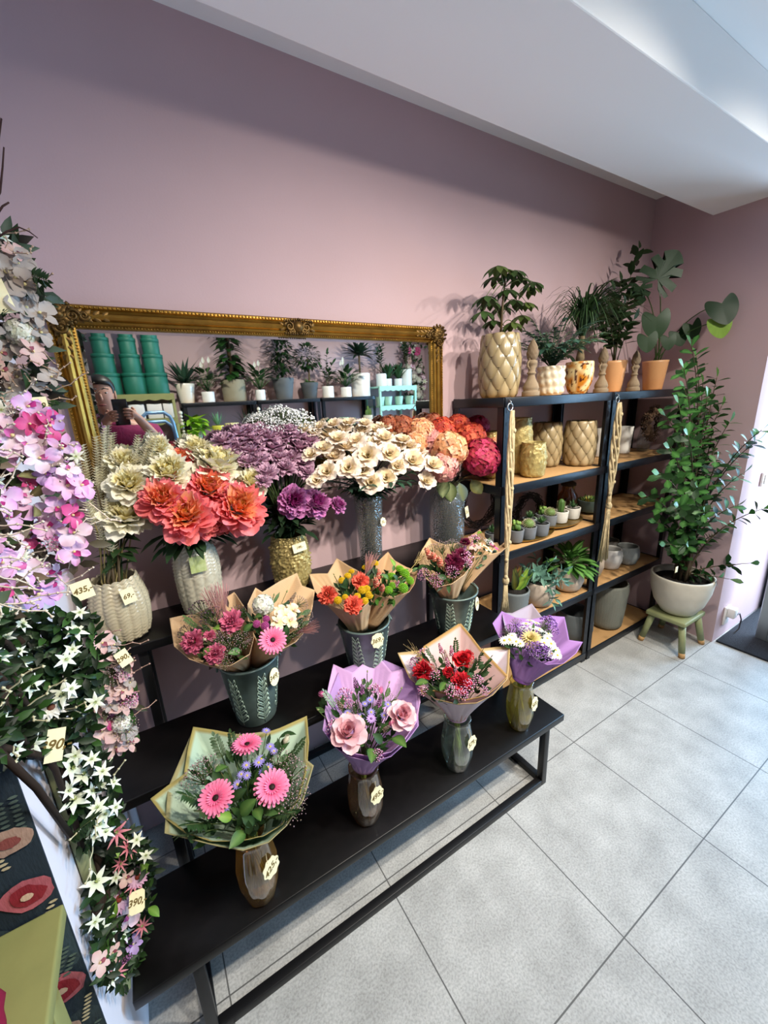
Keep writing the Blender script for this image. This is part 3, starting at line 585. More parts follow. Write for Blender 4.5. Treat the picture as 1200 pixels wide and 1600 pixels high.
area((4.5, -2.3, 1.5), (0, -2.0, .8), 1.3, 1.9, 170, (.68, .83, 1))  # added fill outside the unseen facade window, lifts the room's ambient light
w = bpy.data.worlds.new('sky'); sc.world = w; w.use_nodes = True
bg = w.node_tree.nodes['Background']; bg.inputs[0].default_value = (.45, .66, 1, 1); bg.inputs[1].default_value = 1.2
sc.view_settings.view_transform = 'Standard'; sc.view_settings.look = 'None'; sc.view_settings.exposure = .1; sc.view_settings.gamma = 1; sc.view_settings.use_curve_mapping = False
sc.cycles.max_bounces = 8; sc.cycles.transparent_max_bounces = 16; sc.cycles.use_denoising = True; sc.cycles.sample_clamp_indirect = 6; sc.cycles.caustics_reflective = False; sc.cycles.caustics_refractive = False
# ------------------------------------------------------------------ price tags with their written prices
def lettering(txt, size, parent, M, m='ink'):
    cu = bpy.data.curves.new('lettering', 'FONT'); cu.body = txt; cu.size = size; cu.shear = .25; cu.align_x = 'CENTER'; cu.align_y = 'CENTER'; cu.extrude = .0002; cu.offset = .0004; cu.resolution_u = 3
    tmp = bpy.data.objects.new('t', cu); COL.objects.link(tmp); dg = bpy.context.evaluated_depsgraph_get(); dg.update()
    me = bpy.data.meshes.new_from_object(tmp.evaluated_get(dg)); bpy.data.objects.remove(tmp); bpy.data.curves.remove(cu)
    me.materials.clear(); me.materials.append(MATS[m]); return link('lettering', me, parent, M)
def price_tag(txt, pos, facing, w, h, label, shape='rect', roll=0.0, string=None, card='tag_card', up=(0, 0, 1), group=None):
    """a card facing `facing`; shape rect / round / scallop"""
    z = V(facing).normalized(); x = V(up).cross(z).normalized(); y = z.cross(x)
    M = Matrix.Translation(V(pos)) @ Matrix(((x.x, y.x, z.x, 0), (x.y, y.y, z.y, 0), (x.z, y.z, z.z, 0), (0, 0, 0, 1))) @ Matrix.Rotation(roll, 4, 'Z')
    t = thing('price_tag', label, 'price tag', pos, group)
    if shape == 'rect': out = [(-w/2, -h/2), (w/2, -h/2), (w/2, h/2), (-w/2, h/2)]
    elif shape == 'clip': c = w*.16; out = [(-w/2+c, -h/2), (w/2-c, -h/2), (w/2, -h/2+c), (w/2, h/2-c), (w/2-c, h/2), (-w/2+c, h/2), (-w/2, h/2-c), (-w/2, -h/2+c)]
    else: out = [((w/2)*math.cos(a)*q, (h/2)*math.sin(a)*q) for a, q in [(TAU*i/48, (1+.07*math.cos(8*TAU*i/48)) if shape == 'scallop' else 1) for i in range(48)]]
    n = len(out); mb = MB(); mb.add([(a, b, 0) for a, b in out]+[(a, b, .0014) for a, b in out], [tuple(range(n-1, -1, -1)), tuple(range(n, 2*n))]+[(i, (i+1) % n, n+(i+1) % n, n+i) for i in range(n)])
    L = M.copy(); L.translation = (0, 0, 0)
    mb.build('card', card, t, M=L, smooth=False)
    if txt: lettering(txt, h*.42 if len(txt) > 3 else h*.5, t, L @ Matrix.Translation((0, 0, .0016)))
    if string is not None:
        a = V(string)-V(pos); b = L @ V((0, h*.42, .001)); MB().tube(bez(a, (a+b)/2+V((0, 0, -.004)), b, 5), .0011, 5).build('string', 'rope', t)
    return t
def tocam(p): return (CAMP-V(p)).normalized()

# ------------------------------------------------------------------ flowers standing in vases, each stem a thing
STEMS = {}
def stem_flower(key, px, py, y, rpx, base, mouth, label, cat, group=None, name=None, stemc='#3a4a28', lean=(.5, .7, .35), rs=None, leafc='#2c4424', leaves=2, droop=.08, sr=.0028):
    p = PY(px, py, y); r = rs or pxr(rpx, p)
    t = thing(name or 'artificial_'+key.split('_')[-1], label, cat, base, group); b = V(base)
    out = (p-V(mouth)).normalized(); d = (out*lean[0]+tocam(p)*lean[1]+V((0, 0, lean[2]))+rdir()*.18).normalized()
    o = link('bloom', bloom(key), t, frame(p-b, d, rnd(0, 6), r))
    m = V(mouth)+V(((p-V(mouth)).x, (p-V(mouth)).y, 0)).normalized()*mrad*.55*rnd(.3, 1); end = p-d*r*.1
    s0 = b+V((rnd(-.012, .012), rnd(-.012, .012), .008)); c2 = m+V((0, 0, max(.03, (end.z-m.z)*.6)))+(end-m)*.2
    pts = [s0, s0*.5+m*.5]+bez(m, c2-d*droop*.3, end, 6)
    MB().tube([q-b for q in pts], sr, 5, srgb(stemc)).build('stem', 'leaf', t)
    for k in range(leaves):
        i = 3+k % 4; q = pts[i]-b; a = rnd(0, TAU)
        lb = MB()
        for e in range(2): leaf(lb, leafM(q, V((math.cos(a+e*1.7), math.sin(a+e*1.7)-.4, rnd(-.1, .6)))), rnd(.05, .085), rnd(.022, .034), jit(srgb(leafc), .3), .6, .25, 'oval', 4)
        lb.build('leaf', 'leaf', t)
    return t
mrad = .05
def lathe_obj(name, prof, m, parent, n=40, col='#c8b89a', mod=None, cols=None, thick=.004, smooth=True):
    """open vessel: outside profile, then the inside wall back down"""
    pr = list(prof)+[(max(.002, r-thick), z) for r, z in reversed(prof) if z > prof[0][1]+.004]+[(.001, prof[0][1]+.006)]
    k = len(prof)
    md = (lambda r, z, a, i: mod(r, z, a, i) if i < k else (r, z)) if mod else None
    return MB().lathe(pr, n, srgb(col), mod=md, cols=cols).build(name, m, parent, smooth=smooth)

# ---- squat ribbed cream vase with dried grasses and white roses
def ribs(n, amp, wave=0.0, wn=60, pw=.5):
    def f(r, z, a, i): q = abs(math.sin(n*a/2))**pw; return (r*(1-amp+amp*q)+wave*math.sin(z*wn*TAU+2*math.sin(n*a)), z)
    return f
B1 = V((-.122, -.135, ZU))
t = thing('ceramic_vase', 'squat cream ribbed ceramic vase holding the dried grasses, leftmost on the upper bench', 'vase', B1)
pr = [(.052, 0), (.062, .006), (.072, .04), (.076, .08), (.075, .115), (.069, .145), (.061, .17), (.056, .185)]
pp = []
for i in range(len(pr)-1):
    for j in range(9): q = j/9; pp.append((pr[i][0]*(1-q)+pr[i+1][0]*q, pr[i][1]*(1-q)+pr[i+1][1]*q))
pp.append(pr[-1])
def rimup(f, zt, amp, n):
    return lambda r, z, a, i: (f(r, z, a, i)[0], z+(amp*(abs(math.sin(n*a/2))**.5-.5)*2*max(0, (z-zt+.02)/.02)))
lathe_obj('vase_body', pp, 'ceramic', t, 144, '#b7ac90', rimup(ribs(15, .07, .002, 95), .185, .005, 15))
# ---- tall ribbed vase
B2 = V((.098, -.105, ZU)); t2 = thing('ceramic_vase', 'tall cream ribbed ceramic vase under the coral peonies', 'vase', B2)
pr = [(.052, 0), (.06, .008), (.066, .06), (.069, .13), (.068, .17), (.062, .205), (.05, .232), (.045, .245)]
pp2 = []
for i in range(len(pr)-1):
    for j in range(10): q = j/10; pp2.append((pr[i][0]*(1-q)+pr[i+1][0]*q, pr[i][1]*(1-q)+pr[i+1][1]*q))
pp2.append(pr[-1])
lathe_obj('vase_body', pp2, 'ceramic', t2, 132, '#b9b39e', ribs(13, .06, .002, 90))
# ---- crumpled pale gold vase
def crumple(amp, k=1.0):
    from mathutils import noise
    def f(r, z, a, i):
        p = V((r*math.cos(a), r*math.sin(a), z))*55*k; v = noise.noise(p)+.6*noise.noise(p*2.1); return (r+amp*(abs(v)*2-.6), z)
    return f
B3 = V((.405, -.105, ZU)); t3 = thing('ceramic_vase', 'pale gold vase with crumpled bark-like relief under the purple peonies', 'vase', B3)
pr = [(.05, 0), (.06, .01), (.067, .05), (.069, .1), (.067, .14), (.061, .17), (.057, .19), (.058, .197)]
def dense(pr, n):
    o = []
    for i in range(len(pr)-1):
        for j in range(n): q = j/n; o.append((pr[i][0]*(1-q)+pr[i+1][0]*q, pr[i][1]*(1-q)+pr[i+1][1]*q))
    return o+[pr[-1]]
mat('gold_glaze', '#b7a468', .36, metal=.3, noise=.35, nscale=45, bump=.5, bscale=140, bdist=.004)
lathe_obj('vase_body', dense(pr, 11), 'gold_glaze', t3, 150, '#c4b27c', crumple(.0065, 1.6))
# ---- two crackled clear glass vases
B4 = V((.735, -.11, ZU)); t4 = thing('glass_vase', 'narrow crackled clear glass vase full of dark stems under the cream lisianthus', 'vase', B4)
lathe_obj('vase_body', dense([(.04, 0), (.044, .006), (.047, .1), (.052, .2), (.058, .29)], 3), 'glass_crackle', t4, 48, thick=.003)
B5 = V((1.115, -.13, ZU)); t5 = thing('glass_vase', 'wide crackled clear glass vase full of dark stems under the hydrangeas', 'vase', B5)
lathe_obj('vase_body', dense([(.068, 0), (.074, .008), (.076, .1), (.077, .21), (.072, .24), (.062, .262), (.066, .275)], 3), 'glass_crackle', t5, 56, thick=.003)

# ---- what stands in vase 1: dried plumes, bare twigs, white roses
M1 = B1+V((0, 0, .18)); mrad = .05
def plume(tip, base_px, y, k, lab):
    a = PY(*tip, y); b0 = PY(*base_px, y); t = thing('dried_grass_plume', lab, 'dried grass', B1, 'cream dried grass plumes'); b = B1
    ax = a-b0; n = int(ax.length/.0072); mb = MB(); c = srgb('#f6f0d4'); u = ax.normalized(); sd = u.cross(tocam(b0)).normalized(); tc = tocam(b0)
    for i in range(n):
        q = i/n; p = b0+ax*q-b; L = .021*(1-.4*q)
        for s_ in (-1, 1):
            for dz in (0, 1): leaf(mb, leafM(p+u*.003*(s_ > 0), (sd*s_*(1 if not dz else .5)+u*.3+tc*(.1 if not dz else .7))), L*(1 if not dz else .7),   .0085, jit(c, .14), -.5, .4, 'oval', 3)
    mb.build('seed_head', 'petal', t)
    MB().tube([B1-b+V((rnd(-.01, .01), rnd(-.01, .01), .01)), M1-b+V((rnd(-.03, .03), rnd(-.02, .03), 0)), b0-b, a-b], [.0022, .0022, .0018, .0008], 5, srgb('#8a7c50')).build('stem', 'twig', t)
for i, (tx, ty, bx, by, y) in enumerate([(114, 703, 140, 785, -.12), (129, 695, 142, 775, -.1), (150, 682, 156, 765, -.1), (164, 668, 160, 770, -.11), (174, 680, 168, 778, -.1), (218, 685, 206, 745, -.12), (238, 676, 215, 752, -.12), (246, 684, 224, 752, -.13), (140, 782, 163, 848, -.16), (164, 780, 176, 862, -.17), (150, 730, 158, 800, -.13), (228, 700, 212, 758, -.1), (124, 745, 148, 820, -.17)]):
    plume((tx, ty), (bx, by), y, i, 'tall cream feathery dried grass plume in the squat ribbed vase')
for i, (x, y_) in enumerate(((180, 750), (174, 800), (150, 760))):
    a = PY(x, y_, -.15); t = thing('dried_branch', 'thin grey brown bare branch among the dried grasses in the squat vase', 'branch', B1, 'bare branches in the squat vase'); MB().tube([q-B1 for q in [B1+V((rnd(-.01, .01), 0, .01)), M1+V((rnd(-.02, .03), -.01, 0)), (M1+a)/2+V((.008, 0, .01)), a]], [.004, .004, .0035, .002], 6, srgb('#5a4c38')).build('branch', 'twig', t)
WH = [(200, 756, 25, 'white peony above the other white peony at the right of the dried grasses'), (197, 806, 29, 'large white peony lowest at the right side of the dried grasses'), (193, 722, 20, 'white peony half hidden behind the dried grass plumes'), (228, 808, 11, 'small yellow white peony bud beside the coral peonies'), (246, 700, 18, 'pale white peony behind the rightmost dried plume')]
for x, y_, r, lab in WH: stem_flower('cream_peony', x, y_, -.15 if r > 21 else -.1, r, B1, M1, lab, 'flower', None, 'artificial_peony', lean=(.4, .6, .2), leaves=2)
# ---- vase 2: coral and cream peonies
M2 = B2+V((0, 0, .24)); mrad = .036
for i, (x, y_, r, dy, w) in enumerate([(292, 806, 35, -.22, 'front and lowest, directly above the tall ribbed vase'), (254, 780, 29, -.2, 'leftmost'), (326, 763, 31, -.16, 'highest of the big front ones'), (372, 793, 37, -.2, 'rightmost, yellow at its heart'), (283, 716, 15, -.1, 'small and far back against the mirror'), (268, 762, 22, -.15, 'half hidden between the leftmost and the cream one'), (318, 822, 20, -.2, 'small, tucked low beside the front one'), (345, 815, 18, -.18, 'partly hidden below the rightmost')]):
    stem_flower('coral_peony', x, y_, dy, r, B2, M2, 'coral orange peony, '+w, 'flower', None, 'artificial_peony', lean=(.5, .75, .2), droop=.1)
for i, (x, y_, r, dy, w) in enumerate([(264, 738, 28, -.15, 'left above the coral ones'), (308, 702, 21, -.08, 'highest, against the mirror'), (342, 726, 33, -.12, 'large, at the top right of the coral ones'), (393, 754, 23, -.15, 'on the right edge under the mauve carnations'), (232, 745, 14, -.12, 'small, near the dried plumes'), (322, 712, 22, -.08, 'behind the large cream one')]):
    stem_flower('cream_peony', x, y_, dy, r, B2, M2, 'cream white peony among the coral peonies, '+w, 'flower', None, 'artificial_peony', lean=(.5, .6, .35))
lv = thing('leaf_spray', 'dark green leaf spray hanging under the coral peonies', 'foliage', M2)
mb = MB()
for k in range(46):
    a = rnd(0, TAU); q = V((math.cos(a), math.sin(a)-.3, rnd(-.25, .3))); leaf(mb, leafM(q*rnd(.02, .06)+V((0, 0, rnd(.0, .07))), q), rnd(.06, .1), rnd(.02, .035), jit(srgb('#22381f'), .35), .7, .25, 'oval', 4)
mb.tube([(0, 0, -.2), (0, 0, .05)], .004, 5); mb.build('foliage', 'leaf', lv)
# ---- vase 3: mauve carnations, purple peonies, baby's breath behind
M3 = B3+V((0, 0, .195)); mrad = .045
for i, (x, y_, r, w) in enumerate([(459, 783, 24, 'full open purple pink peony facing front above the gold vase'), (494, 786, 21, 'purple pink peony turned right beside the full open one'), (528, 789, 13, 'small purple pink peony at the far right below the cream flowers')]):
    stem_flower('purple_peony', x, y_, -.2, r, B3, M3, w, 'flower', None, 'artificial_peony', lean=(.5, .7, .0) if i == 0 else (.9, .5, 0))
MC = [(425, 700, 20), (468, 701, 20), (393, 705, 19), (417, 740, 17), (447, 732, 16), (475, 724, 17), (350, 690, 18), (372, 700, 17), (393, 684, 17), (420, 684, 18), (373, 678, 15), (443, 684, 16), (462, 682, 15), (483, 690, 16), (407, 672, 14), (405, 720, 16), (455, 715, 16), (491, 707, 14), (362, 686, 15), (435, 716, 16), (385, 694, 16), (355, 702, 14), (430, 674, 13), (390, 673, 13), (412, 752, 13), (480, 740, 13), (452, 672, 13), (370, 712, 13), (388, 722, 14)]
for x, y_, r in MC:
    stem_flower('mauve_carnation', x, y_, -.2 + (760-y_)*.0019 if y_ > 690 else -.07-.02*R_.random(), r, B3, M3, 'dusty mauve carnation head in the mass above the crumpled gold vase', 'flower', 'mauve carnations above the gold vase', lean=(.35, .45, .75), leaves=1)
for i, (x, y_, r) in enumerate([(410, 664, 22), (440, 654, 25), (466, 660, 24), (428, 668, 20), (455, 668, 20), (483, 672, 16), (400, 655, 10)]):
    stem_flower('gypsophila', x, y_, -.05, r*1.1, B3, M3, "cloud of white baby's breath blossom standing behind the mauve carnations", 'flower', "baby's breath behind the carnations", 'babys_breath', lean=(.2, .3, .9), leaves=0)
lv = thing('leaf_spray', 'dense dark green leaf spray between purple peonies and gold vase', 'foliage', M3)
mb = MB(); mb.tube([(0, 0, -.15), (0, 0, .1)], .004, 5)
for k in range(110):
    a = rnd(0, TAU); q = V((math.cos(a), math.sin(a)-.2, rnd(-.1, 1.2))).normalized(); p = V((0, 0, rnd(-.0, .1)))+q*rnd(.02, .09)
    leaf(mb, leafM(p, q), rnd(.05, .085), rnd(.018, .03), jit(srgb('#20331f'), .4), .6, .25, 'oval', 4)
mb.build('foliage', 'leaf', lv)
# ---- vase 4: cream lisianthus
M4 = B4+V((0, 0, .288)); mrad = .05
CL = [(512, 739, 18, 1), (545, 732, 18, 1), (575, 713, 20, 1), (542, 701, 18, 0), (608, 711, 19, 1), (643, 722, 20, 1), (675, 728, 17, 1), (603, 748, 17, 1), (579, 756, 20, 1), (600, 687, 17, 0), (638, 698, 17, 0), (505, 703, 16, 0), (528, 688, 16, 0), (566, 736, 16, 1), (621, 731, 15, 1), (665, 753, 14, 1), (567, 676, 14, -1), (537, 674, 14, -1), (513, 681, 15, -1), (493, 692, 15, -1), (587, 674, 14, -1), (613, 681, 15, -1), (488, 679, 13, -1), (640, 703, 15, 0), (557, 690, 15, 0), (628, 690, 15, 0), (500, 668, 12, -1), (522, 664, 12, -1), (546, 662, 12, -1), (570, 664, 12, -1), (600, 668, 12, -1), (475, 672, 12, -1), (652, 708, 15, 0), (488, 712, 14, 0), (524, 715, 16, 0), (496, 752, 14, 1), (618, 702, 15, 0), (658, 716, 15, 0), (585, 695, 15, 0)]
for x, y_, r, dpt in CL:
    stem_flower('cream_lisianthus', x, y_, (-.24, -.15, -.07)[1-dpt], r*1.03, B4, M4, 'cream lisianthus flower on a dark stem in the narrow crackled glass vase', 'flower', 'cream lisianthus in the narrow glass vase', lean=(.45, .75, .45) if dpt > 0 else (.3, .5, .8), stemc='#2a2c1e', leaves=1, leafc='#2f4a34')
for i in range(14):
    a = i*TAU/14; lv = thing('leaf_spray', 'blue green feathery leaf spray under the cream lisianthus', 'foliage', M4, 'leaf sprays under the lisianthus'); mb = MB()
    d = V((math.cos(a)*1.2+.35, math.sin(a)*.6-.25, rnd(.0, .5))); tip = d.normalized()*rnd(.13, .2)+V((0, 0, .03)); pts = bez((0, 0, -.1), (0, 0, .06), tip, 8); mb.tube(pts, .0018, 4, srgb('#2a3a28'))
    for k in range(3, 9):
        for sd in (-1, 1): leaf(mb, leafM(pts[k], d+V((-d.y, d.x, .2))*sd*.8), rnd(.035, .06), rnd(.013, .02), jit(srgb('#2c4a38'), .35), .5, .2, 'oval', 4)
    mb.build('foliage', 'leaf', lv)
# ---- vase 5: hydrangeas
M5 = B5+V((0, 0, .27)); mrad = .058
HY = [('magenta', 752, 715, 28, -.22, 'magenta hydrangea head, front right of the mixed hydrangeas'), ('peach', 702, 703, 26, -.2, 'pale peach hydrangea head at the front centre of the mixed hydrangeas'), ('coral', 735, 686, 23, -.14, 'coral red hydrangea head just above the magenta one'), ('coral', 690, 674, 20, -.1, 'coral red hydrangea head in the middle back row'), ('peach', 657, 675, 20, -.1, 'peach hydrangea head left of the coral ones'), ('peach', 776, 702, 19, -.16, 'peach pink hydrangea head at the right edge by the rope hanger'), ('rust', 628, 668, 18, -.06, 'rusty brown hydrangea head at the left back beside the lisianthus'), ('rust', 606, 664, 13, -.05, 'small dark rust hydrangea head farthest left'), ('magenta', 746, 668, 17, -.06, 'magenta hydrangea head at the back by the shelf post'), ('dusty', 692, 730, 22, -.22, 'dusty pink hydrangea head hanging low at front left'), ('coral', 716, 666, 17, -.07, 'orange coral hydrangea head at the top centre back'), ('peach', 650, 692, 17, -.12, 'small peach hydrangea head above the lisianthus'), ('dusty', 776, 725, 14, -.2, 'small dusty pink hydrangea head at the lower right edge'), ('dusty', 672, 690, 18, -.13, 'dusty pink hydrangea head in the middle left of the group'), ('rust', 676, 662, 15, -.05, 'dark rust hydrangea head in the back centre')]
for c, x, y_, r, dy, lab in HY: stem_flower(c+'_hydrangea', x, y_, dy, r*1.18, B5, M5, lab, 'flower', None, lean=(.5, .5, .5), stemc='#2e2a1e', sr=.0034, leaves=0)
for i, (x, y_, dy, w) in enumerate([(707, 755, -.24, 'hanging over the rim at the left'), (735, 757, -.25, 'pointing down in the middle, grey blue underneath'), (768, 748, -.24, 'reaching right, olive coloured'), (690, 742, -.22, 'behind the dusty pink head')]):
    p = PY(x, y_, dy); lv = thing('hydrangea_leaf', 'large hydrangea leaf '+w, 'leaf', M5); d = p-M5
    mb = MB(); leaf(mb, leafM(d*.55+V((0, 0, .01)), d+V((0, 0, -.3-.2*(i < 2))), tocam(p)), .085, .06, srgb(['#46552a', '#6f8488', '#76703a', '#2e4022'][i]), .35, .2, 'oval', 6, mid=srgb('#8a9468')); mb.tube(bez((0, 0, -.05), (d.x*.2, d.y*.2, .04), d*.56+V((0, 0, .01)), 5), .002, 5, srgb('#3a3a22')); mb.build('blade', 'leaf', lv)
# crowded bare stems inside the two glass vases
for B, n, rr, hh, lab in ((B4, 46, .036, .29, 'bundle of thin dark stems inside the narrow glass vase'), (B5, 60, .06, .28, 'bundle of thin dark stems inside the wide glass vase')):
    t = thing('stem_bundle', lab, 'stems', B); mb = MB()
    for k in range(n):
        a = rnd(0, TAU); q = rr*math.sqrt(R_.random()); a2 = a+rnd(-.8, .8)+1; mb.tube([(q*math.cos(a)*.8, q*math.sin(a)*.8, .01), (q*math.cos(a2)*.6, q*math.sin(a2)*.6, hh*.5), (q*math.cos(a2+.6)*.85, q*math.sin(a2+.6)*.85, hh)], rnd(.0016, .003), 4, jit(srgb('#3a3426'), .4))
    o = mb.build('stems', 'twig', t); o['kind'] = 'stuff'
# tags on the upper vases
price_tag('69,-', B1+V((.03, -.078, .15)), (.25, -1, .25), .032, .042, 'cream price tag reading 69 on the squat ribbed vase', roll=.12)
q = price_tag('', B2+V((-.002, -.076, .185)), (.05, -1, .15), .045, .05, 'pale green square card on a white ribbon on the tall ribbed vase', card='tag_green' if mat('tag_green', '#b3bd8a', .6, noise=.25, nscale=60, col2='#8d9a52') else '', string=B2+V((-.01, -.045, .245)))
price_tag('199,-', B3+V((.012, -.076, .165)), (.1, -1, .2), .05, .03, 'cream price tag reading 199 at the top of the crumpled gold vase', roll=.08)
price_tag('35,-', B4+V((.03, -.056, .185)), (.3, -1, .2), .03, .034, 'small cream scalloped tag on the narrow crackled glass vase', 'scallop')
price_tag('55,-', B5+V((.05, -.073, .16)), (.5, -1, .2), .034, .046, 'yellowish square price tag on the wide crackled glass vase')
# ------------------------------------------------------------------ embossed zinc buckets on the middle bench
def bucket(x, y, r, h, label):
    B = V((x, y, ZM)); t = thing('zinc_bucket', label, 'bucket', B, 'embossed zinc buckets')
    R = lambda z: r*(.68+.32*z/h)
    lathe_obj('bucket_body', [(R(0), 0), (R(0)+.002, .004), (R(h*.5), h*.5), (R(h), h), (R(h)+.004, h+.002), (R(h)+.004, h+.006), (R(h), h+.007)], 'zinc', t, 40, thick=.003)
    mb = MB(); c = srgb('#8fae9a')
    S = lambda a, z: (math.cos(a)*(R(z)+.0012), math.sin(a)*(R(z)+.0012), z)
    for k in range(6):
        a0 = TAU*k/6-.35
        mb.tube([S(a0, .01+.78*h*i/8) for i in range(9)], .0016, 4, c)
        for i in range(8):
            z = .02+i*.095*h/1.0
            for sd in (-1, 1):
                w = .3*(1-i*.085); pts = [S(a0+sd*w*q, z+(.5*q)*.09*h/.5*.9+.0) for q in (0, .35, .7, 1)]; top = [S(a0+sd*w*q, z+.012+(.5*q)*.09*h/.5) for q in (0, .35, .75, 1)]
                mb.tube(pts, .0016, 4, c); mb.tube(top, .0016, 4, c); mb.tube([pts[-1], S(a0+sd*w*1.1, z+.105*h), top[-1]], .0012, 4, c)
    mb.build('leaf_relief', 'zinc_relief', t)
    for sd in (-1, 1):
        a = -.15 if sd > 0 else PI-.15
        MB().tube([V((math.cos(a)*(R(h)+.004), math.sin(a)*(R(h)+.004), h-.004))+V((math.sin(a)*q*.028, -math.cos(a)*q*.028, .012*(1-q*q))) for q in (-1, -.7, 0, .7, 1)], .0032, 6).build('handle', 'zinc', t)
    return B+V((0, 0, h))
mat('zinc_relief', '#a9bfae', .4, metal=.4, noise=.25, nscale=80)
K1 = bucket(.172, -.355, .083, .2, 'left zinc bucket with leaf relief, holding the pink and the gerbera kraft bouquets')
K2 = bucket(.566, -.342, .087, .175, 'middle zinc bucket with leaf relief, holding the yellow and the green kraft bouquets')
K3 = bucket(.962, -.352, .091, .178, 'right zinc bucket with leaf relief, holding the two kraft bouquets nearest the shelves')

# ------------------------------------------------------------------ wrapped bouquets
def bouquet(name, label, tie, cen, layers, flowers, hf=.15, group=None, stems=None, foliage=70, folc=('#2c4a22', '#3f5c2e', '#1f3519'), mat_='kraft_paper', r0=.022, tilt=.5, fscale=1.0, string=None):
    T = V(tie); up = V((0, 0, 1)); n = (up*(1-tilt)+tocam(T)*tilt).normalized()
    c = PN(cen[0], cen[1], T+n*hf, n); A = (c-T).normalized()          # bouquet axis runs from the tie to the middle of the flowers
    n = (A*.6+n*.4).normalized()
    t = thing(name, label, 'bouquet', T, group)
    pos = lambda px, py, h: PN(px, py, T+n*h, n)
    for li, (rim, col, edge, nm) in enumerate(layers):
        h0, h1 = min(q[2] for q in rim), max(q[2] for q in rim); far = .3 if (li == 0 and len(layers) > 1) else .2
        lip = lambda h: hf*(1.02-far*(h-h0)/(h1-h0)*1.0)
        pts = []; K = len(rim)
        for i in range(K):
            a, b = rim[i], rim[(i+1) % K]; a = pos(a[0], a[1], lip(a[2])); b = pos(b[0], b[1], lip(b[2]))
            for q in range(5): pts.append(a*(1-q/5)+b*(q/5))
        N = len(pts); rows = 9; vs = []; cs = []; x = A.orthogonal().normalized(); y = A.cross(x)
        for j in range(rows+1):
            u = [0, .14, .3, .46, .6, .74, .85, .93, .965, 1][j]
            for i, p in enumerate(pts):
                d = p-T; h = d.dot(A); rv = d-A*h; R = rv.length; w = rv.normalized()
                rr = r0*(1+.05*li)+(R-r0)*u**1.12; hh = h*u**.92
                fold = .0025*math.sin(i*1.9+li)*math.sin(PI*u)
                vs.append(w*(rr+fold)+A*hh); cs.append(srgb(edge) if (edge and j >= 8) else jit(srgb(col), .015))
        mb = MB(); mb.add(vs, [(j*N+i, j*N+(i+1) % N, (j+1)*N+(i+1) % N, (j+1)*N+i) for j in range(rows) for i in range(N)], cs)
        solid(mb.build(nm, mat_, t), .0012)
    P = []; fm = {}
    rm = max((pos(f[1], f[2], hf)-c).length for f in flowers)+.02
    for f in flowers:
        key, px, py, r = f[:4]; dh = f[4] if len(f) > 4 else 0; p0 = pos(px, py, hf); k = (p0-c).length/rm
        p = pos(px, py, hf+.035*(1-k*k)+dh); P.append((p, key)); out = (p-c)
        d = (A*.7+out.normalized()*.75*k+tocam(p)*.45+rdir()*.12).normalized()
        if key in ('wheat', 'pink_wheat', 'poppy_head', 'pink_tail', 'bunny_tail', 'mauve_spike', 'pink_spike', 'dried_spike', 'orange_spike', 'pink_hair') or 'sprig' in key: d = (p-T+out*.6).normalized() if len(f) < 6 else V(f[5]).normalized()
        link(key, bloom(key), t, frame(p-T, d, rnd(0, 6) if 'sprig' not in key else rnd(-.6, .6), pxr(r, p)*fscale))
    mb = MB()
    for p, key in P:
        q = T+(p-T)*.12; mb.tube([q-T, (p*.6+T*.4)-T+A*.01, p-T-A*.004], .0013, 4, srgb('#4c5e30'))
    for k in range(foliage):
        p, key = P[R_.randrange(len(P))]; out = (p-c); q = T+(p-T)*rnd(.6, .9)+rdir()*.016
        leaf(mb, leafM(q-T, (out.normalized()*.7+A*rnd(.3, 1)+rdir()*.5), tocam(q)), rnd(.022, .045), rnd(.01, .018), jit(srgb(R_.choice(folc)), .3), .4, .25, 'oval', 3)
    mb.build('foliage', 'leaf', t)
    if stems:                                                            # bare stems standing in the vase below
        vb, n_s, rr = stems; vb = V(vb); mb = MB()
        for k in range(n_s+10):
            a = rnd(0, TAU); q = rr*math.sqrt(R_.random()); a2 = a+PI+rnd(-.9, .9); b = vb-T+V((q*math.cos(a2), q*math.sin(a2), .012)); e = V((q*.5*math.cos(a), q*.5*math.sin(a), .0))
            mb.tube([b, b*.5+e*.5, e, e+A*.03], rnd(.0016, .0026), 5, jit(srgb('#8a9c4c'), .35))
        mb.build('stems', 'leaf', t)
    if string:
        x = A.orthogonal().normalized(); y = A.cross(x); mb = MB()
        for k in range(3): mb.tube([x*math.cos(TAU*i/20)*(r0+.003)+y*math.sin(TAU*i/20)*(r0+.003)+A*(.004+.003*k) for i in range(21)], .0016, 5, srgb(string))
        mb.build('ribbon', 'twig', t)
    return t
KR, KR2 = '#d2b189', '#c4a078'
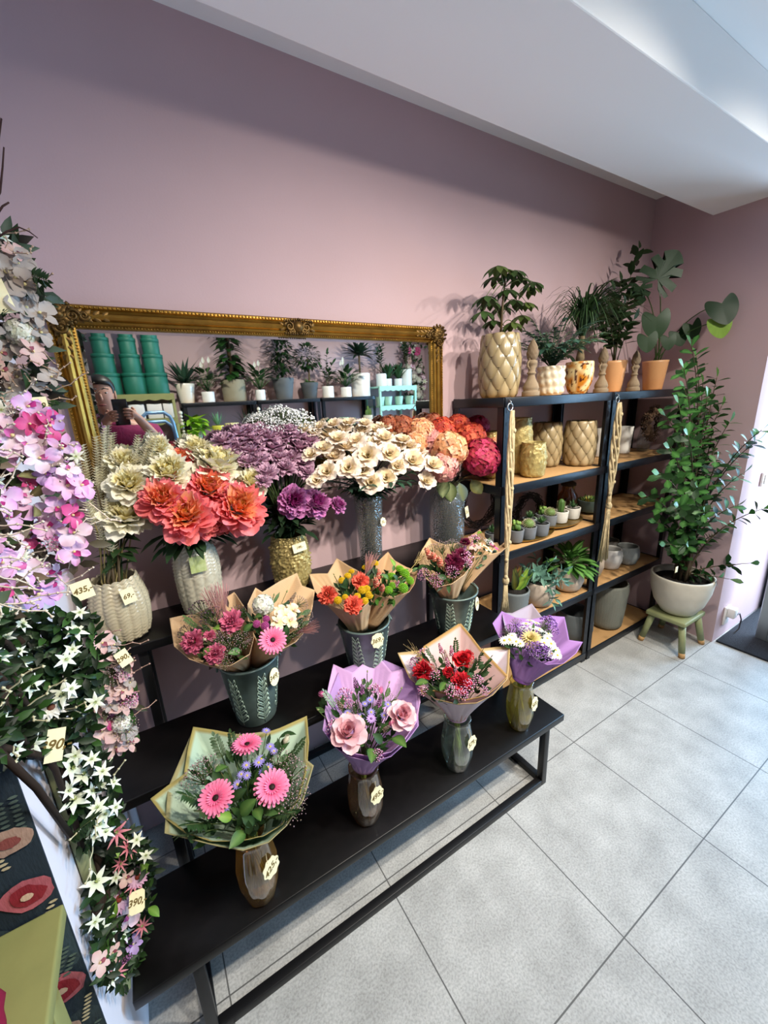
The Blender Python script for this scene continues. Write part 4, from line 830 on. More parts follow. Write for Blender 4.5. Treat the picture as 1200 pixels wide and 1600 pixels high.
bouquet('kraft_bouquet', 'kraft wrapped bouquet with pink carnations and dusky limonium, left one in the left bucket', K1+V((-.02, 0, -.02)), (335, 990), [([(265, 966, .13), (283, 962, .145), (303, 960, .15), (335, 945, .16), (366, 925, .17), (384, 952, .16), (397, 995, .13), (390, 1022, .11), (360, 1040, .09), (330, 1042, .085), (296, 1030, .09), (272, 1010, .1)], KR, None, 'kraft_wrap')],
 [('pink_carnation', 362, 972, 16), ('pink_carnation', 302, 1003, 15), ('pink_carnation', 336, 1022, 13), ('pink_carnation', 328, 994, 8), ('limonium', 360, 1008, 18), ('limonium', 380, 1000, 13), ('limonium', 345, 1000, 14), ('dark_limonium', 316, 952, 20), ('dark_limonium', 330, 965, 18), ('dark_limonium', 292, 988, 14), ('dark_limonium', 372, 958, 14), ('limonium', 352, 1032, 12), ('light_leaf', 316, 1022, 14), ('light_leaf', 335, 978, 12), ('broad_leaf', 376, 1016, 14), ('broad_leaf', 380, 986, 13), ('broad_leaf', 316, 984, 12), ('pink_hair', 338, 952, 30), ('pink_hair', 348, 945, 28), ('bunny_tail', 322, 1000, 6), ('olive_sprig', 304, 976, 13)], r0=.03, folc=('#4a4a30', '#3a5028', '#5a4a48'))
bouquet('kraft_bouquet', 'kraft wrapped bouquet with one pink gerbera and cream lilies, right one in the left bucket', K1+V((.02, .005, -.02)), (437, 965), [([(388, 970, .12), (387, 944, .145), (399, 918, .165), (410, 925, .165), (437, 908, .18), (464, 895, .19), (472, 915, .18), (492, 922, .17), (488, 950, .14), (478, 985, .11), (462, 1003, .095), (430, 1020, .085), (402, 1003, .09)], KR, None, 'kraft_wrap')],
 [('white_hydrangea', 411, 946, 17), ('alstroemeria', 446, 962, 13), ('alstroemeria', 434, 973, 13), ('alstroemeria', 457, 954, 13), ('alstroemeria', 453, 971, 13), ('alstroemeria', 438, 955, 11), ('pink_gerbera', 426, 1000, 20, .01), ('mauve_button', 401, 975, 6), ('mauve_button', 414, 978, 6.5), ('mauve_button', 416, 967, 5.5), ('limonium', 476, 976, 14), ('limonium', 470, 942, 13), ('limonium', 462, 990, 12), ('limonium', 481, 960, 10), ('broad_leaf', 398, 962, 11), ('dried_spike', 455, 938, 12), ('pink_hair', 475, 985, 22), ('poppy_head', 428, 930, 6), ('poppy_head', 448, 925, 6), ('dark_leaf', 445, 995, 13)], r0=.032)
bouquet('kraft_bouquet', 'kraft wrapped bouquet with yellow buttons and coral carnations, left one in the middle bucket', K2+V((-.022, 0, -.02)), (545, 915), [([(483, 897, .13), (498, 896, .14), (512, 896, .15), (526, 872, .17), (545, 884, .17), (562, 893, .16), (583, 905, .14), (583, 935, .1), (565, 950, .085), (540, 954, .08), (510, 944, .085), (492, 924, .1)], KR, None, 'kraft_wrap')],
 [('coral_carnation', 512, 930, 14), ('coral_carnation', 563, 908, 13), ('coral_carnation', 552, 946, 14), ('yellow_button', 543, 900, 6), ('yellow_button', 534, 907, 6), ('yellow_button', 528, 938, 6.5), ('yellow_button', 539, 933, 5), ('yellow_button', 566, 922, 7), ('yellow_button', 558, 932, 6), ('yellow_button', 570, 939, 6), ('yellow_button', 577, 930, 6.5), ('yellow_button', 573, 920, 6), ('yellow_button', 577, 882, 6.5), ('yellow_button', 586, 880, 6), ('yellow_button', 570, 887, 5), ('yellow_button', 549, 893, 5), ('poppy_head', 522, 898, 5), ('dark_leaf', 540, 918, 12), ('pistache_sprig', 532, 920, 12), ('pink_hair', 575, 890, 24), ('dark_leaf', 556, 898, 10)], r0=.032, folc=('#1f3519', '#2c4a22'))
bouquet('kraft_bouquet', 'kraft wrapped bouquet with green button flowers and orange spikes, right one in the middle bucket', K2+V((.022, .005, -.02)), (615, 905), [([(584, 905, .12), (588, 880, .15), (606, 862, .17), (617, 876, .165), (635, 886, .15), (653, 892, .14), (648, 912, .115), (640, 924, .1), (622, 931, .085), (600, 933, .085), (586, 928, .095)], KR2, None, 'kraft_wrap')],
 [('green_button', 612, 901, 7.5), ('green_button', 632, 896, 9), ('green_button', 640, 907, 7.5), ('green_button', 630, 919, 8.5), ('green_button', 625, 890, 8), ('green_button', 607, 922, 7), ('green_button', 613, 915, 6), ('orange_spike', 588, 912, 15), ('orange_spike', 597, 920, 13), ('orange_spike', 592, 900, 13), ('pink_spike', 618, 915, 11), ('wheat', 648, 882, 24), ('light_leaf', 617, 884, 12), ('dark_leaf', 603, 892, 13), ('broad_leaf', 608, 905, 12), ('dark_leaf', 622, 908, 11)], r0=.032, folc=('#2a4a1c', '#3f6a26'))
bouquet('kraft_bouquet', 'kraft wrapped bouquet with dark wine carnations and orange protea, left one in the right bucket', K3+V((-.022, 0, -.02)), (697, 878), [([(654, 878, .12), (657, 863, .14), (671, 840, .165), (684, 847, .165), (696, 851, .16), (719, 848, .16), (742, 852, .15), (742, 876, .12), (725, 898, .1), (706, 912, .085), (684, 917, .085), (664, 903, .095)], KR, None, 'kraft_wrap')],
 [('orange_spike', 688, 879, 16), ('orange_spike', 672, 868, 17), ('orange_spike', 680, 872, 14), ('wine_carnation', 710, 879, 14), ('wine_carnation', 719, 868, 12), ('wine_carnation', 706, 886, 10), ('pink_blossom', 728, 871, 12), ('pink_limonium', 662, 898, 11), ('pink_limonium', 682, 907, 12), ('pink_limonium', 706, 893, 11), ('pink_blossom', 730, 880, 9), ('limonium', 708, 852, 14), ('limonium', 690, 855, 14), ('dark_limonium', 720, 858, 11), ('dark_leaf', 664, 882, 12), ('dark_leaf', 697, 903, 11), ('mauve_spike', 724, 862, 10), ('limonium', 675, 858, 12)], r0=.034)
bouquet('kraft_bouquet', 'kraft bouquet with cream blossoms and a wine red orchid, in the right bucket', K3+V((.03, .005, -.02)), (752, 858), [([(722, 862, .12), (724, 845, .14), (750, 827, .17), (757, 838, .165), (766, 848, .155), (790, 847, .14), (794, 853, .125), (783, 862, .115), (765, 866, .115), (741, 869, .115)], KR2, None, 'kraft_wrap')],
 [('alstroemeria', 753, 853, 11), ('alstroemeria', 759, 858, 10), ('hot_orchid', 771, 855, 10), ('wine_carnation', 727, 847, 8), ('pink_blossom', 741, 842, 9), ('limonium', 748, 843, 10), ('gypsophila', 764, 850, 9), ('dusty_orchid', 742, 856, 9), ('light_leaf', 747, 833, 8), ('pink_spike', 737, 852, 8)], r0=.034, foliage=30)

# ------------------------------------------------------------------ four faceted glass vases with wrapped bouquets on the lowest bench
def facet_vase(x, y, glass, label, h=.19, r=.045):
    B = V((x, y, ZL)); t = thing('glass_vase', label, 'vase', B)
    pr = [(r*.62, 0), (r*.72, .006), (r*.98, h*.28), (r*1.02, h*.55), (r*.84, h*.85), (r*.78, h*.95), (r*.86, h)]
    k = len(pr); prof = pr+[(pr[-1][0]-.004, h)]
    MB().lathe(dense(prof, 3), 72, (1, 1, 1), mod=lambda r_, z, a, i: (r_*(1+.05*(abs(math.cos(4*a))-.5)), z)).build('vase_body', glass, t)
    MB().lathe([(r*.66, .012), (r*.93, h*.28), (r*.95, h*.42), (.001, h*.42)], 10, (.5, .5, .3)).build('water', 'glass_clear', t, smooth=False)
    return B, B+V((0, 0, h))
VB1, T1 = facet_vase(.072, -.655, 'glass_amber', 'amber brown faceted glass vase under the green wrapped gerbera bouquet', .2, .047)
VB2, T2 = facet_vase(.388, -.63, 'glass_brown', 'smoky brown faceted glass vase under the lilac wrapped rose bouquet', .185, .05)
VB3, T3 = facet_vase(.724, -.645, 'glass_green', 'clear greenish faceted glass vase under the pale pink wrapped bouquet with red flowers', .192, .05)
VB4, T4 = facet_vase(1.024, -.645, 'glass_yellow', 'yellow faceted glass vase under the purple wrapped bouquet with white daisies', .194, .047)
bouquet('wrapped_bouquet', 'three pink gerberas bouquet in pale green gold-edged paper, at the front left', T1, (372, 1228),
 [([(257, 1302, .09), (300, 1312, .09), (340, 1322, .085), (380, 1329, .08), (420, 1316, .085), (448, 1290, .09), (474, 1250, .1), (490, 1196, .12), (478, 1186, .13), (479, 1122, .2), (437, 1140, .2), (366, 1149, .2), (302, 1139, .2), (262, 1232, .15)], '#bccfb6', '#a9a276', 'outer_wrap'),
  ([(236, 1248, .15), (262, 1228, .17), (288, 1210, .19), (294, 1170, .2), (302, 1136, .215), (335, 1141, .215), (365, 1147, .21), (402, 1150, .21), (437, 1138, .215), (479, 1119, .22), (482, 1160, .2), (478, 1205, .17), (466, 1248, .13), (440, 1288, .1), (412, 1305, .09), (375, 1313, .085), (330, 1313, .09), (290, 1300, .1), (258, 1277, .12)], '#b3c9b2', '#a79a5e', 'inner_wrap')],
 [('pink_gerbera', 337, 1247, 21, .02), ('pink_gerbera', 425, 1230, 22, .02), ('pink_gerbera', 386, 1163, 19, .01, (0, .2, 1)), ('purple_aster', 385, 1196, 7), ('purple_aster', 404, 1192, 8), ('purple_aster', 408, 1186, 7), ('purple_aster', 419, 1199, 7), ('purple_aster', 386, 1212, 6), ('purple_aster', 377, 1210, 6), ('purple_aster', 371, 1226, 7), ('purple_aster', 410, 1207, 6), ('purple_aster', 422, 1167, 7), ('purple_aster', 416, 1142, 7), ('purple_aster', 352, 1262, 7), ('purple_aster', 428, 1174, 6), ('bunny_tail', 343, 1203, 9), ('bunny_tail', 445, 1160, 10), ('bunny_tail', 420, 1262, 7),
  ('broad_leaf', 395, 1232, 18), ('broad_leaf', 374, 1272, 20), ('broad_leaf', 382, 1298, 18), ('broad_leaf', 355, 1195, 16), ('broad_leaf', 400, 1260, 16), ('dark_leaf', 437, 1150, 17), ('dark_leaf', 362, 1250, 16), ('light_leaf', 362, 1278, 14), ('dark_leaf', 398, 1288, 15), ('fern_sprig', 318, 1285, 24), ('fern_sprig', 312, 1250, 22), ('fern_sprig', 330, 1270, 20), ('pistache_sprig', 345, 1176, 18), ('pistache_sprig', 365, 1170, 16), ('pistache_sprig', 440, 1272, 20), ('olive_sprig', 300, 1300, 16), ('limonium', 308, 1212, 20), ('limonium', 322, 1200, 18), ('limonium', 457, 1210, 22), ('limonium', 460, 1240, 20), ('limonium', 455, 1262, 18), ('limonium', 440, 1190, 18), ('limonium', 372, 1160, 14), ('pistache_sprig', 460, 1175, 15), ('dark_leaf', 345, 1225, 14), ('dark_leaf', 415, 1215, 12)],
 hf=.15, stems=(VB1, 26, .03), foliage=150, mat_='film_paper', r0=.03, string='#8aa08a')
bouquet('wrapped_bouquet', 'bouquet with two pink roses in lilac paper on the smoky brown vase', T2, (580, 1115),
 [([(504, 1141, .1), (524, 1168, .085), (545, 1182, .08), (578, 1190, .075), (611, 1182, .08), (632, 1163, .09), (654, 1134, .11), (652, 1085, .13), (640, 1048, .17), (587, 1026, .2), (530, 1047, .17), (511, 1095, .13)], '#b48fc4', None, 'outer_wrap'),
  ([(508, 1112, .13), (513, 1075, .17), (521, 1038, .2), (536, 1045, .2), (551, 1051, .2), (569, 1036, .22), (587, 1020, .235), (600, 1036, .23), (612, 1050, .21), (630, 1045, .21), (649, 1041, .2), (655, 1070, .18), (656, 1097, .15), (650, 1128, .12), (630, 1158, .095), (611, 1174, .085), (578, 1181, .08), (545, 1175, .085), (522, 1155, .1)], '#d2a8d8', None, 'inner_wrap')],
 [('pink_rose', 544, 1146, 22, .015), ('pink_rose', 627, 1118, 19, .01), ('purple_aster', 578, 1094, 7), ('purple_aster', 564, 1120, 7), ('purple_aster', 580, 1113, 7), ('purple_aster', 543, 1114, 7), ('purple_aster', 606, 1101, 7), ('purple_aster', 570, 1100, 6), ('purple_aster', 600, 1118, 6), ('pink_tail', 507, 1086, 10, 0, (-.7, 0, .6)), ('pink_tail', 609, 1132, 9), ('pink_tail', 594, 1083, 9), ('pink_blossom', 586, 1079, 11), ('pink_blossom', 523, 1137, 13), ('pink_blossom', 538, 1085, 11), ('lilac_aster', 580, 1123, 8), ('pink_blossom', 590, 1180, 8), ('pink_blossom', 545, 1100, 8), ('lilac_aster', 548, 1144, 5, .03), ('mauve_spike', 556, 1072, 12), ('mauve_spike', 566, 1082, 11), ('mauve_spike', 592, 1100, 12), ('poppy_head', 574, 1050, 6), ('poppy_head', 566, 1064, 6), ('poppy_head', 608, 1067, 6), ('poppy_head', 627, 1076, 6), ('poppy_head', 587, 1070, 5), ('poppy_head', 498, 1109, 6, 0, (-.8, 0, .5)), ('broad_leaf', 582, 1168, 18), ('broad_leaf', 615, 1150, 20), ('dark_leaf', 598, 1160, 15), ('dark_leaf', 570, 1150, 14), ('grey_sprig', 520, 1098, 16), ('pistache_sprig', 590, 1140, 14), ('dried_spike', 533, 1105, 14), ('dried_spike', 602, 1140, 12), ('limonium', 555, 1108, 12), ('limonium', 612, 1095, 12)],
 hf=.14, stems=(VB2, 26, .03), foliage=110, mat_='film_paper', r0=.03, string='#8a6a9a')
bouquet('wrapped_bouquet', 'bouquet of red roses in pale pink gold-edged paper on the greenish vase', T3, (712, 1050),
 [([(621, 1020, .14), (660, 1016, .17), (690, 996, .19), (719, 977, .21), (748, 1014, .18), (775, 1011, .18), (797, 1010, .17), (796, 1035, .14), (793, 1061, .11), (770, 1086, .085), (745, 1098, .075), (715, 1100, .07), (680, 1092, .08), (640, 1060, .11)], '#e0d2da', '#c4a878', 'outer_wrap'),
  ([(652, 1046, .12), (662, 1010, .18), (690, 992, .2), (719, 973, .225), (735, 992, .21), (750, 1012, .19), (772, 1034, .16), (793, 1056, .12), (778, 1072, .1), (760, 1086, .085), (727, 1093, .075), (700, 1083, .08), (678, 1078, .085), (659, 1084, .085)], '#d9b6b2', '#b8925c', 'inner_wrap')],
 [('red_rose', 723, 1033, 14), ('red_carnation', 662, 1049, 15), ('red_carnation', 720, 1066, 14), ('red_carnation', 730, 1024, 9), ('red_carnation', 700, 1050, 8), ('pink_blossom', 730, 1072, 11), ('pink_blossom', 706, 1078, 11), ('pink_blossom', 679, 1054, 9), ('pink_blossom', 660, 1020, 8), ('pink_blossom', 648, 1034, 9), ('pink_blossom', 661, 1078, 8), ('pink_blossom', 747, 1063, 9), ('pink_blossom', 722, 1084, 9), ('pink_blossom', 757, 1080, 7), ('wheat', 660, 1030, 22, 0, (-.6, .1, .8)), ('pink_wheat', 684, 1052, 18), ('pink_spike', 700, 1040, 13), ('pink_spike', 706, 1022, 12), ('pink_spike', 690, 1018, 12), ('pink_wheat', 733, 1045, 16), ('pink_spike', 712, 1050, 11), ('dried_spike', 698, 1030, 12), ('broad_leaf', 668, 1064, 15), ('broad_leaf', 698, 1066, 15), ('dark_leaf', 712, 1072, 12), ('dark_leaf', 686, 1040, 13), ('fern_sprig', 752, 1050, 16), ('fern_sprig', 744, 1036, 15), ('fern_sprig', 756, 1066, 15), ('pistache_sprig', 677, 1030, 14), ('pistache_sprig', 712, 1018, 13), ('poppy_head', 713, 1050, 5), ('olive_sprig', 757, 1040, 12), ('dark_leaf', 742, 1054, 13)],
 hf=.14, stems=(VB3, 28, .03), foliage=130, mat_='film_paper', r0=.028, string='#c0a0c0', folc=('#1f3519', '#2c4a22', '#263a1c'))
bouquet('wrapped_bouquet', 'bouquet of white daisies and purple statice in purple paper on the yellow vase', T4, (835, 992),
 [([(784, 957, .16), (800, 958, .17), (831, 943, .2), (846, 963, .19), (862, 985, .15), (858, 1020, .1), (825, 1012, .09), (790, 985, .12)], '#a79aa8', None, 'tissue_liner'),
  ([(770, 974, .14), (778, 964, .155), (784, 955, .165), (805, 965, .17), (830, 968, .18), (858, 962, .185), (882, 964, .18), (886, 984, .15), (889, 1000, .13), (910, 1003, .12), (900, 1020, .1), (880, 1036, .085), (855, 1038, .08), (838, 1030, .082), (822, 1015, .09), (795, 1011, .1), (780, 995, .12)], '#a67cba', None, 'outer_wrap')],
 [('white_daisy', 822, 975, 8), ('white_daisy', 833, 981, 8), ('white_daisy', 838, 974, 8), ('white_daisy', 818, 982, 7), ('white_daisy', 828, 970, 7), ('white_daisy', 843, 984, 7), ('white_daisy', 796, 1000, 9), ('white_daisy', 807, 1003, 9), ('white_daisy', 788, 1001, 8), ('white_daisy', 800, 994, 8), ('white_daisy', 813, 1006, 7), ('white_daisy', 855, 998, 8), ('white_daisy', 861, 1006, 8), ('white_daisy', 868, 1016, 8), ('white_daisy', 850, 1005, 8), ('white_daisy', 862, 1022, 8), ('white_daisy', 871, 1024, 7), ('white_daisy', 857, 991, 7), ('cream_mum', 830, 998, 15), ('purple_statice', 810, 985, 12), ('purple_statice', 857, 972, 12), ('purple_statice', 862, 983, 11), ('purple_statice', 842, 1015, 13), ('purple_statice', 832, 1014, 11), ('purple_statice', 851, 1021, 11), ('dark_limonium', 797, 985, 12), ('dark_limonium', 792, 990, 9), ('dark_limonium', 850, 978, 9), ('limonium', 806, 972, 9), ('mauve_spike', 855, 968, 9)],
 hf=.13, stems=(VB4, 24, .03), foliage=60, mat_='film_paper', r0=.028, string='#8a5aa0')
# tags
def on_round(B, r, px, py):
    """the point of an upright round body (centre B, radius r) that shows at a pixel, and the way it faces"""
    d = ray(px, py); o = CAMP-V(B); a = d.x*d.x+d.y*d.y; b = o.x*d.x+o.y*d.y; c = o.x*o.x+o.y*o.y-r*r; D = b*b-a*c
    k = (-b-math.sqrt(D))/a if D > 0 else -b/a
    p = CAMP+d*k; n = V((p.x-B[0], p.y-B[1], 0)).normalized(); return p+n*.003, n
def hang(B, r, px, py, txt, w, h, label, shape, roll=0, s=None):
    p, n = on_round(B, r, px, py); price_tag(txt, p, n+V((0, 0, .12)), w, h, label, shape, roll, string=on_round(B, r*.9, *s)[0] if s else None)
hang(K1, .082, 427, 1057, '349,-', .04, .052, 'oval white tag reading 349 on the left zinc bucket', 'round', -.1)
hang(K2, .086, 589, 1000, '369,-', .046, .052, 'cream scalloped tag reading 369 on the middle zinc bucket', 'scallop')
hang(K3, .09, 744, 943, '379,-', .044, .052, 'round white tag reading 379 on the right zinc bucket', 'round', -.1)
hang(VB1, .05, 422, 1354, '425,-', .046, .05, 'cream scalloped tag reading 425 hanging on the amber vase', 'scallop', .35, (414, 1333))
hang(VB2, .053, 588, 1241, '495,-', .044, .05, 'cream scalloped tag reading 495 hanging on the smoky brown vase', 'scallop', .1, (585, 1220))
hang(VB3, .053, 736, 1160, '579,-', .046, .046, 'yellowish scalloped tag reading 579 hanging on the greenish vase', 'scallop', 0, (731, 1138))
hang(VB4, .05, 834, 1099, '569,-', .046, .05, 'yellowish scalloped tag reading 569 on the yellow vase', 'scallop', -.1, (829, 1080))
# ------------------------------------------------------------------ plants
def foliage_leaf(mb, p, d, L, W, col, up=(0, 0, 1), bend=.4, fold=.2, shape='oval', n=4, mid=None): leaf(mb, leafM(p, d, up), L, W, jit(srgb(col), .25), bend, fold, shape, n, mid=srgb(mid) if mid else None)
def pot(t, prof, m, col='#c8c0b0', mod=None, n=40, cols=None, soil=True, d=1, name='pot', thick=.006):
    o = lathe_obj(name, dense(prof, d), m, t, n, col, mod, cols, thick)
    if soil:
        r, z = prof[-1]; MB().lathe([(r*.93-thick*.5, z-.012), (.001, z-.006)], 20, (.1, .08, .06)).build('soil', 'soil', t)
    return o
def stems_with_leaves(t, base, tips, nper, L, W, col, shape='oval', sr=.003, fold=.2, bend=.35, stemc='#4a4a2c', spread=.9, name='foliage', mid=None, start=.25):
    """stems from the pot to the given tips, leaves set along them in turn"""
    lb = MB(); sb = MB()
    for tip in tips:
        tip = V(tip); b = V(base)+V((rnd(-.012, .012), rnd(-.012, .012), 0)); c = V((b.x*.6+tip.x*.4, b.y*.6+tip.y*.4, b.z*.3+tip.z*.7)); pts = bez(b, c, tip, 10)
        sb.tube(pts, [sr*(1-.6*i/10) for i in range(11)], 5, srgb(stemc))
        for k in range(nper):
            q = start+(1-start)*(k+.5)/nper; i = min(9, int(q*10)); p = pts[i].lerp(pts[i+1], q*10-i); u = (pts[i+1]-pts[i]).normalized(); a = k*2.4+rnd(-.3, .3); x = u.orthogonal().normalized(); y = u.cross(x)
            foliage_leaf(lb, p, x*math.cos(a)*spread+y*math.sin(a)*spread+u*.55, L*rnd(.75, 1.1), W*rnd(.8, 1.1), col, u, bend, fold, shape, 4, mid)
        foliage_leaf(lb, tip, (pts[-1]-pts[-2]), L*.8, W*.8, col, (0, -1, .2), bend, fold, shape, 4, mid)
    lb.build(name, 'leaf', t); sb.build('stems', 'leaf', t)

# ---- top shelf
ZT = 1.489
def top(px, y): p = PY(px, 615, y); return V((p.x, y, ZT))
def scale_vase(name, label, B, r, h, col, col2, rows=6, cols=9, open_=True):
    t = thing(name, label, 'vase', B); pr = [(r*.78, 0), (r*.86, .006), (r, h*.35), (r, h*.62), (r*.9, h*.9), (r*.84, h)]
    lathe_obj('vase_body', dense(pr, 3), 'ceramic', t, 48, col2, thick=.006)
    def R(z):
        for (a, za), (b, zb) in zip(pr, pr[1:]):
            if za <= z <= zb: return a+(b-a)*(z-za)/(zb-za)
        return pr[-1][0]
    mb = MB(); dz = h/(rows-.2)
    for i in range(rows):
        for k in range(cols):
            a0 = TAU*(k+.5*(i % 2))/cols; zc = dz*(i+.25); vs = []; cs = []; W = TAU/cols*.49; nv, nu = 6, 6
            for v in range(nv+1):
                q = v/nv; z = zc-dz*.5+q*dz*1.75; w = W*max(.03, math.sin(PI*min(1, q*.88+.12))**1.05)
                for u in range(nu+1):
                    s = u/nu*2-1; zz = min(h+.002, max(.001, z)); rr = R(zz)+.006*(1-s*s)*(math.sin(PI*min(1, q+.12))**.6 if q < .98 else .1)+.0005; a = a0+s*w
                    vs.append((rr*math.cos(a), rr*math.sin(a), zz)); cs.append(mixc(srgb(col2), srgb(col), min(1, .25+1.1*(1-s*s)*(.3+.7*q))))
            mb.add(vs, [(v*(nu+1)+u, v*(nu+1)+u+1, (v+1)*(nu+1)+u+1, (v+1)*(nu+1)+u) for v in range(nv) for u in range(nu)], cs)
    mb.build('scale_relief', 'ceramic', t); return t
BV = top(779, -.17); tv = scale_vase('planter', 'tall beige artichoke-scale planter with an umbrella plant, first on the top shelf', BV, .084, .25, '#a3926e', '#5f5136'); tv['category'] = 'potted plant'
MB().lathe([(.066, .235), (.001, .24)], 20, (.1, .1, .1)).build('soil', 'soil', tv)
lb, sb = MB(), MB()
for k, (px, py) in enumerate([(790, 420), (772, 432), (812, 432), (828, 448), (760, 462), (792, 452), (822, 472), (755, 486), (784, 478), (815, 492), (770, 500), (803, 468), (800, 503), (765, 470), (832, 440), (778, 415), (805, 422)]):
    tip = PY(px, py, -.17+rnd(-.1, .05))-BV; root = V((.004, 0, .25)).lerp(V((.02, 0, .47)), rnd(.1, 1) if py > 440 else rnd(.6, 1)); sb.tube(bez(root, (root+tip)/2+V((0, 0, .03)), tip, 5), .0016, 4, srgb('#4c5a2c')); u = (tip-root).normalized()
    for j in range(8): a = TAU*j/8+rnd(-.2, .2); foliage_leaf(lb, tip, V((math.cos(a), math.sin(a), -.25)), rnd(.055, .075), .026, '#2f4420' if k % 3 else '#4a5a2a', (0, 0, 1), .6, .25, 'obov', 4)
sb.tube([(0, 0, .22), (.008, 0, .36), (.02, 0, .48)], [.006, .005, .003], 6, srgb('#5a4a30')); lb.build('foliage', 'leaf', tv); sb.build('stems', 'leaf', tv)
def finial(px, y, label, s=1.0):
    B = top(px, y); t = thing('stone_finial', label, 'ornament', B, 'stone finials on the top shelf')
    pr = [(.036, 0), (.036, .018), (.03, .022), (.033, .034), (.028, .05), (.017, .07), (.013, .085), (.019, .092), (.014, .1), (.015, .12), (.022, .132), (.02, .14), (.012, .145)]
    MB().lathe([(r*s, z*s) for r, z in dense(pr, 3)], 24, srgb('#8d7a62')).build('pedestal', 'stone', t)
    b = MB(); b.lathe([(r*s, z*s) for r, z in dense([(.013, .142), (.021, .155), (.023, .172), (.018, .195), (.009, .215), (.001, .226)], 4)], 24, srgb('#7c6a55'), mod=lambda r, z, a, i: (r*(1+.1*math.sin(8*a+i*1.2)), z)); b.build('bud', 'stone', t)
    for sd in (-1, 1): MB().tube([(sd*(.014+.014*math.sin(q*1.05))*s, 0, (.108+.012*q)*s) for q in range(0, 4)]+[(sd*.02*s, 0, .15*s)], .0045*s, 6, srgb('#8d7a62')).build('scroll_handle', 'stone', t)
    f = MB()
    for k in range(16): a = TAU*k/16; leaf(f, leafM((.033*s*math.cos(a), .033*s*math.sin(a), .004*s), V((-.12*math.cos(a), -.12*math.sin(a), 1)), V((math.cos(a), math.sin(a), 0))), .045*s, .011*s, srgb('#a08c72'), .1, -.3, 'strap', 3)
    f.build('flutes', 'stone', t)
finial(829, -.27, 'carved stone finial between the tall scale planter and the knobbly cream pot', 1.0); finial(938, -.27, 'carved stone finial in front of the first peach pot', .92); finial(988, -.27, 'carved stone finial between the two peach pots', .88)
BK = top(859, -.2); t = thing('potted_fern', 'blue green fern in a knobbly cream pot on the top shelf', 'potted plant', BK)
pot(t, [(.047, 0), (.053, .01), (.058, .06), (.056, .11), (.055, .125)], 'ceramic', '#d8cbb2', lambda r, z, a, i: (r+.007*abs(math.sin(a*6+(i//4)*.5))*abs(math.sin(z*90)), z), 72, d=8)
lb = MB()
for k in range(50):
    a = k*2.4; L = rnd(.14, .26); d = V((math.cos(a), math.sin(a)*.8-.15, rnd(.4, 1.5))).normalized(); pts = bez((0, 0, .115), d*L*.6+V((0, 0, .16)), d*L+V((0, 0, .1)), 7); c = srgb(R_.choice(['#3d5f50', '#4a6e5c', '#2f4e40']))
    for i in range(2, 8):
        u = (pts[i]-pts[i-1]).normalized(); s_ = u.cross(V((0, 0, 1))); s_ = s_.normalized() if s_.length > .05 else V((1, 0, 0))
        for sd in (-1, 1): leaf(lb, leafM(pts[i-1], s_*sd+u*.9), .045*(1.1-.08*i), .018, jit(c), .4, .2, 'oval', 3)
    leaf(lb, leafM(pts[-2], pts[-1]-pts[-2]), .06, .024, jit(c), .4, .2, 'oval', 3); lb.tube(pts, .0016, 4, srgb('#55704a'))
lb.build('foliage', 'leaf', t)
# floral gold pot with ponytail palm
BF = top(902, -.2); t = thing('potted_palm', 'ponytail palm in a glossy gold floral pot on the top shelf', 'potted plant', BF)
def flor(i, a):
    from mathutils import noise
    v = noise.noise(V((math.cos(a)*2.2, math.sin(a)*2.2, i*.14))); u = noise.noise(V((math.cos(a)*5, math.sin(a)*5, i*.3+9))); return mixc(mixc(srgb('#e0cf9c'), srgb('#c07a22'), min(1, max(0, v*2.2+.35))), srgb('#4a1e10'), 1 if u > .34 else 0)
pot(t, [(.034, 0), (.046, .012), (.06, .05), (.066, .1), (.064, .135), (.062, .146)], 'ceramic', '#c8953c', None, 72, flor, d=8)
MB().lathe([(.016, .135), (.02, .16), (.013, .2), (.012, .24), (.014, .26)], 12, srgb('#7a6a50')).build('trunk', 'twig', t)
lb = MB()
for k in range(230):
    a = rnd(0, TAU); L = rnd(.26, .44); e = rnd(.3, 1.35); d = V((math.cos(a)*math.cos(e), math.sin(a)*math.cos(e)*.8, math.sin(e))); hz = V((d.x, d.y, 0)).normalized(); root = V((0, 0, rnd(.24, .27))); pts = bez(root, root+hz*L*.3*math.cos(e)+V((0, 0, L*(.45+.35*math.sin(e)))), V((hz.x, min(hz.y, .25), 0))*L*rnd(.45, .95)*(1.15-.5*math.sin(e))+root+V((0, 0, L*rnd(-.1, .45)*1.0)), 7); c = jit(srgb(R_.choice(['#2a4220', '#35502a', '#1f331a'])), .2)
    w = rnd(.0032, .005); vs = []; s_ = hz.cross(V((0, 0, 1)))
    for i, p in enumerate(pts): ww = w*(1-(i/7)**2*.9); vs += [p-s_*ww, p+s_*ww+V((0, 0, ww*.6))]
    lb.add(vs, [(2*i, 2*i+1, 2*i+3, 2*i+2) for i in range(7)], c)
lb.build('foliage', 'leaf', t)
def peach(px, y, label, name, r0, r1, h):
    B = top(px, y); t = thing(name, label, 'potted plant', B); pot(t, [(r0, 0), (r0+.003, .005), (r1, h-.012), (r1+.002, h)], 'ceramic', '#d8a270', None, 44); return t, B
t, B = peach(954, -.17, 'peach glazed pot with an upright dark leaved bush, next to the gold floral pot', 'potted_shrub', .044, .063, .155)
stems_with_leaves(t, (0, 0, .14), [PY(px, py, -.17+dy)-B for px, py, dy in ((985, 462, -.02), (960, 455, 0), (948, 488, -.05), (975, 480, -.08), (998, 388, .05), (970, 440, .03), (938, 500, .02), (990, 500, -.06))], 17, .075, .042, '#25391d', 'oval', .003, .15, .3)
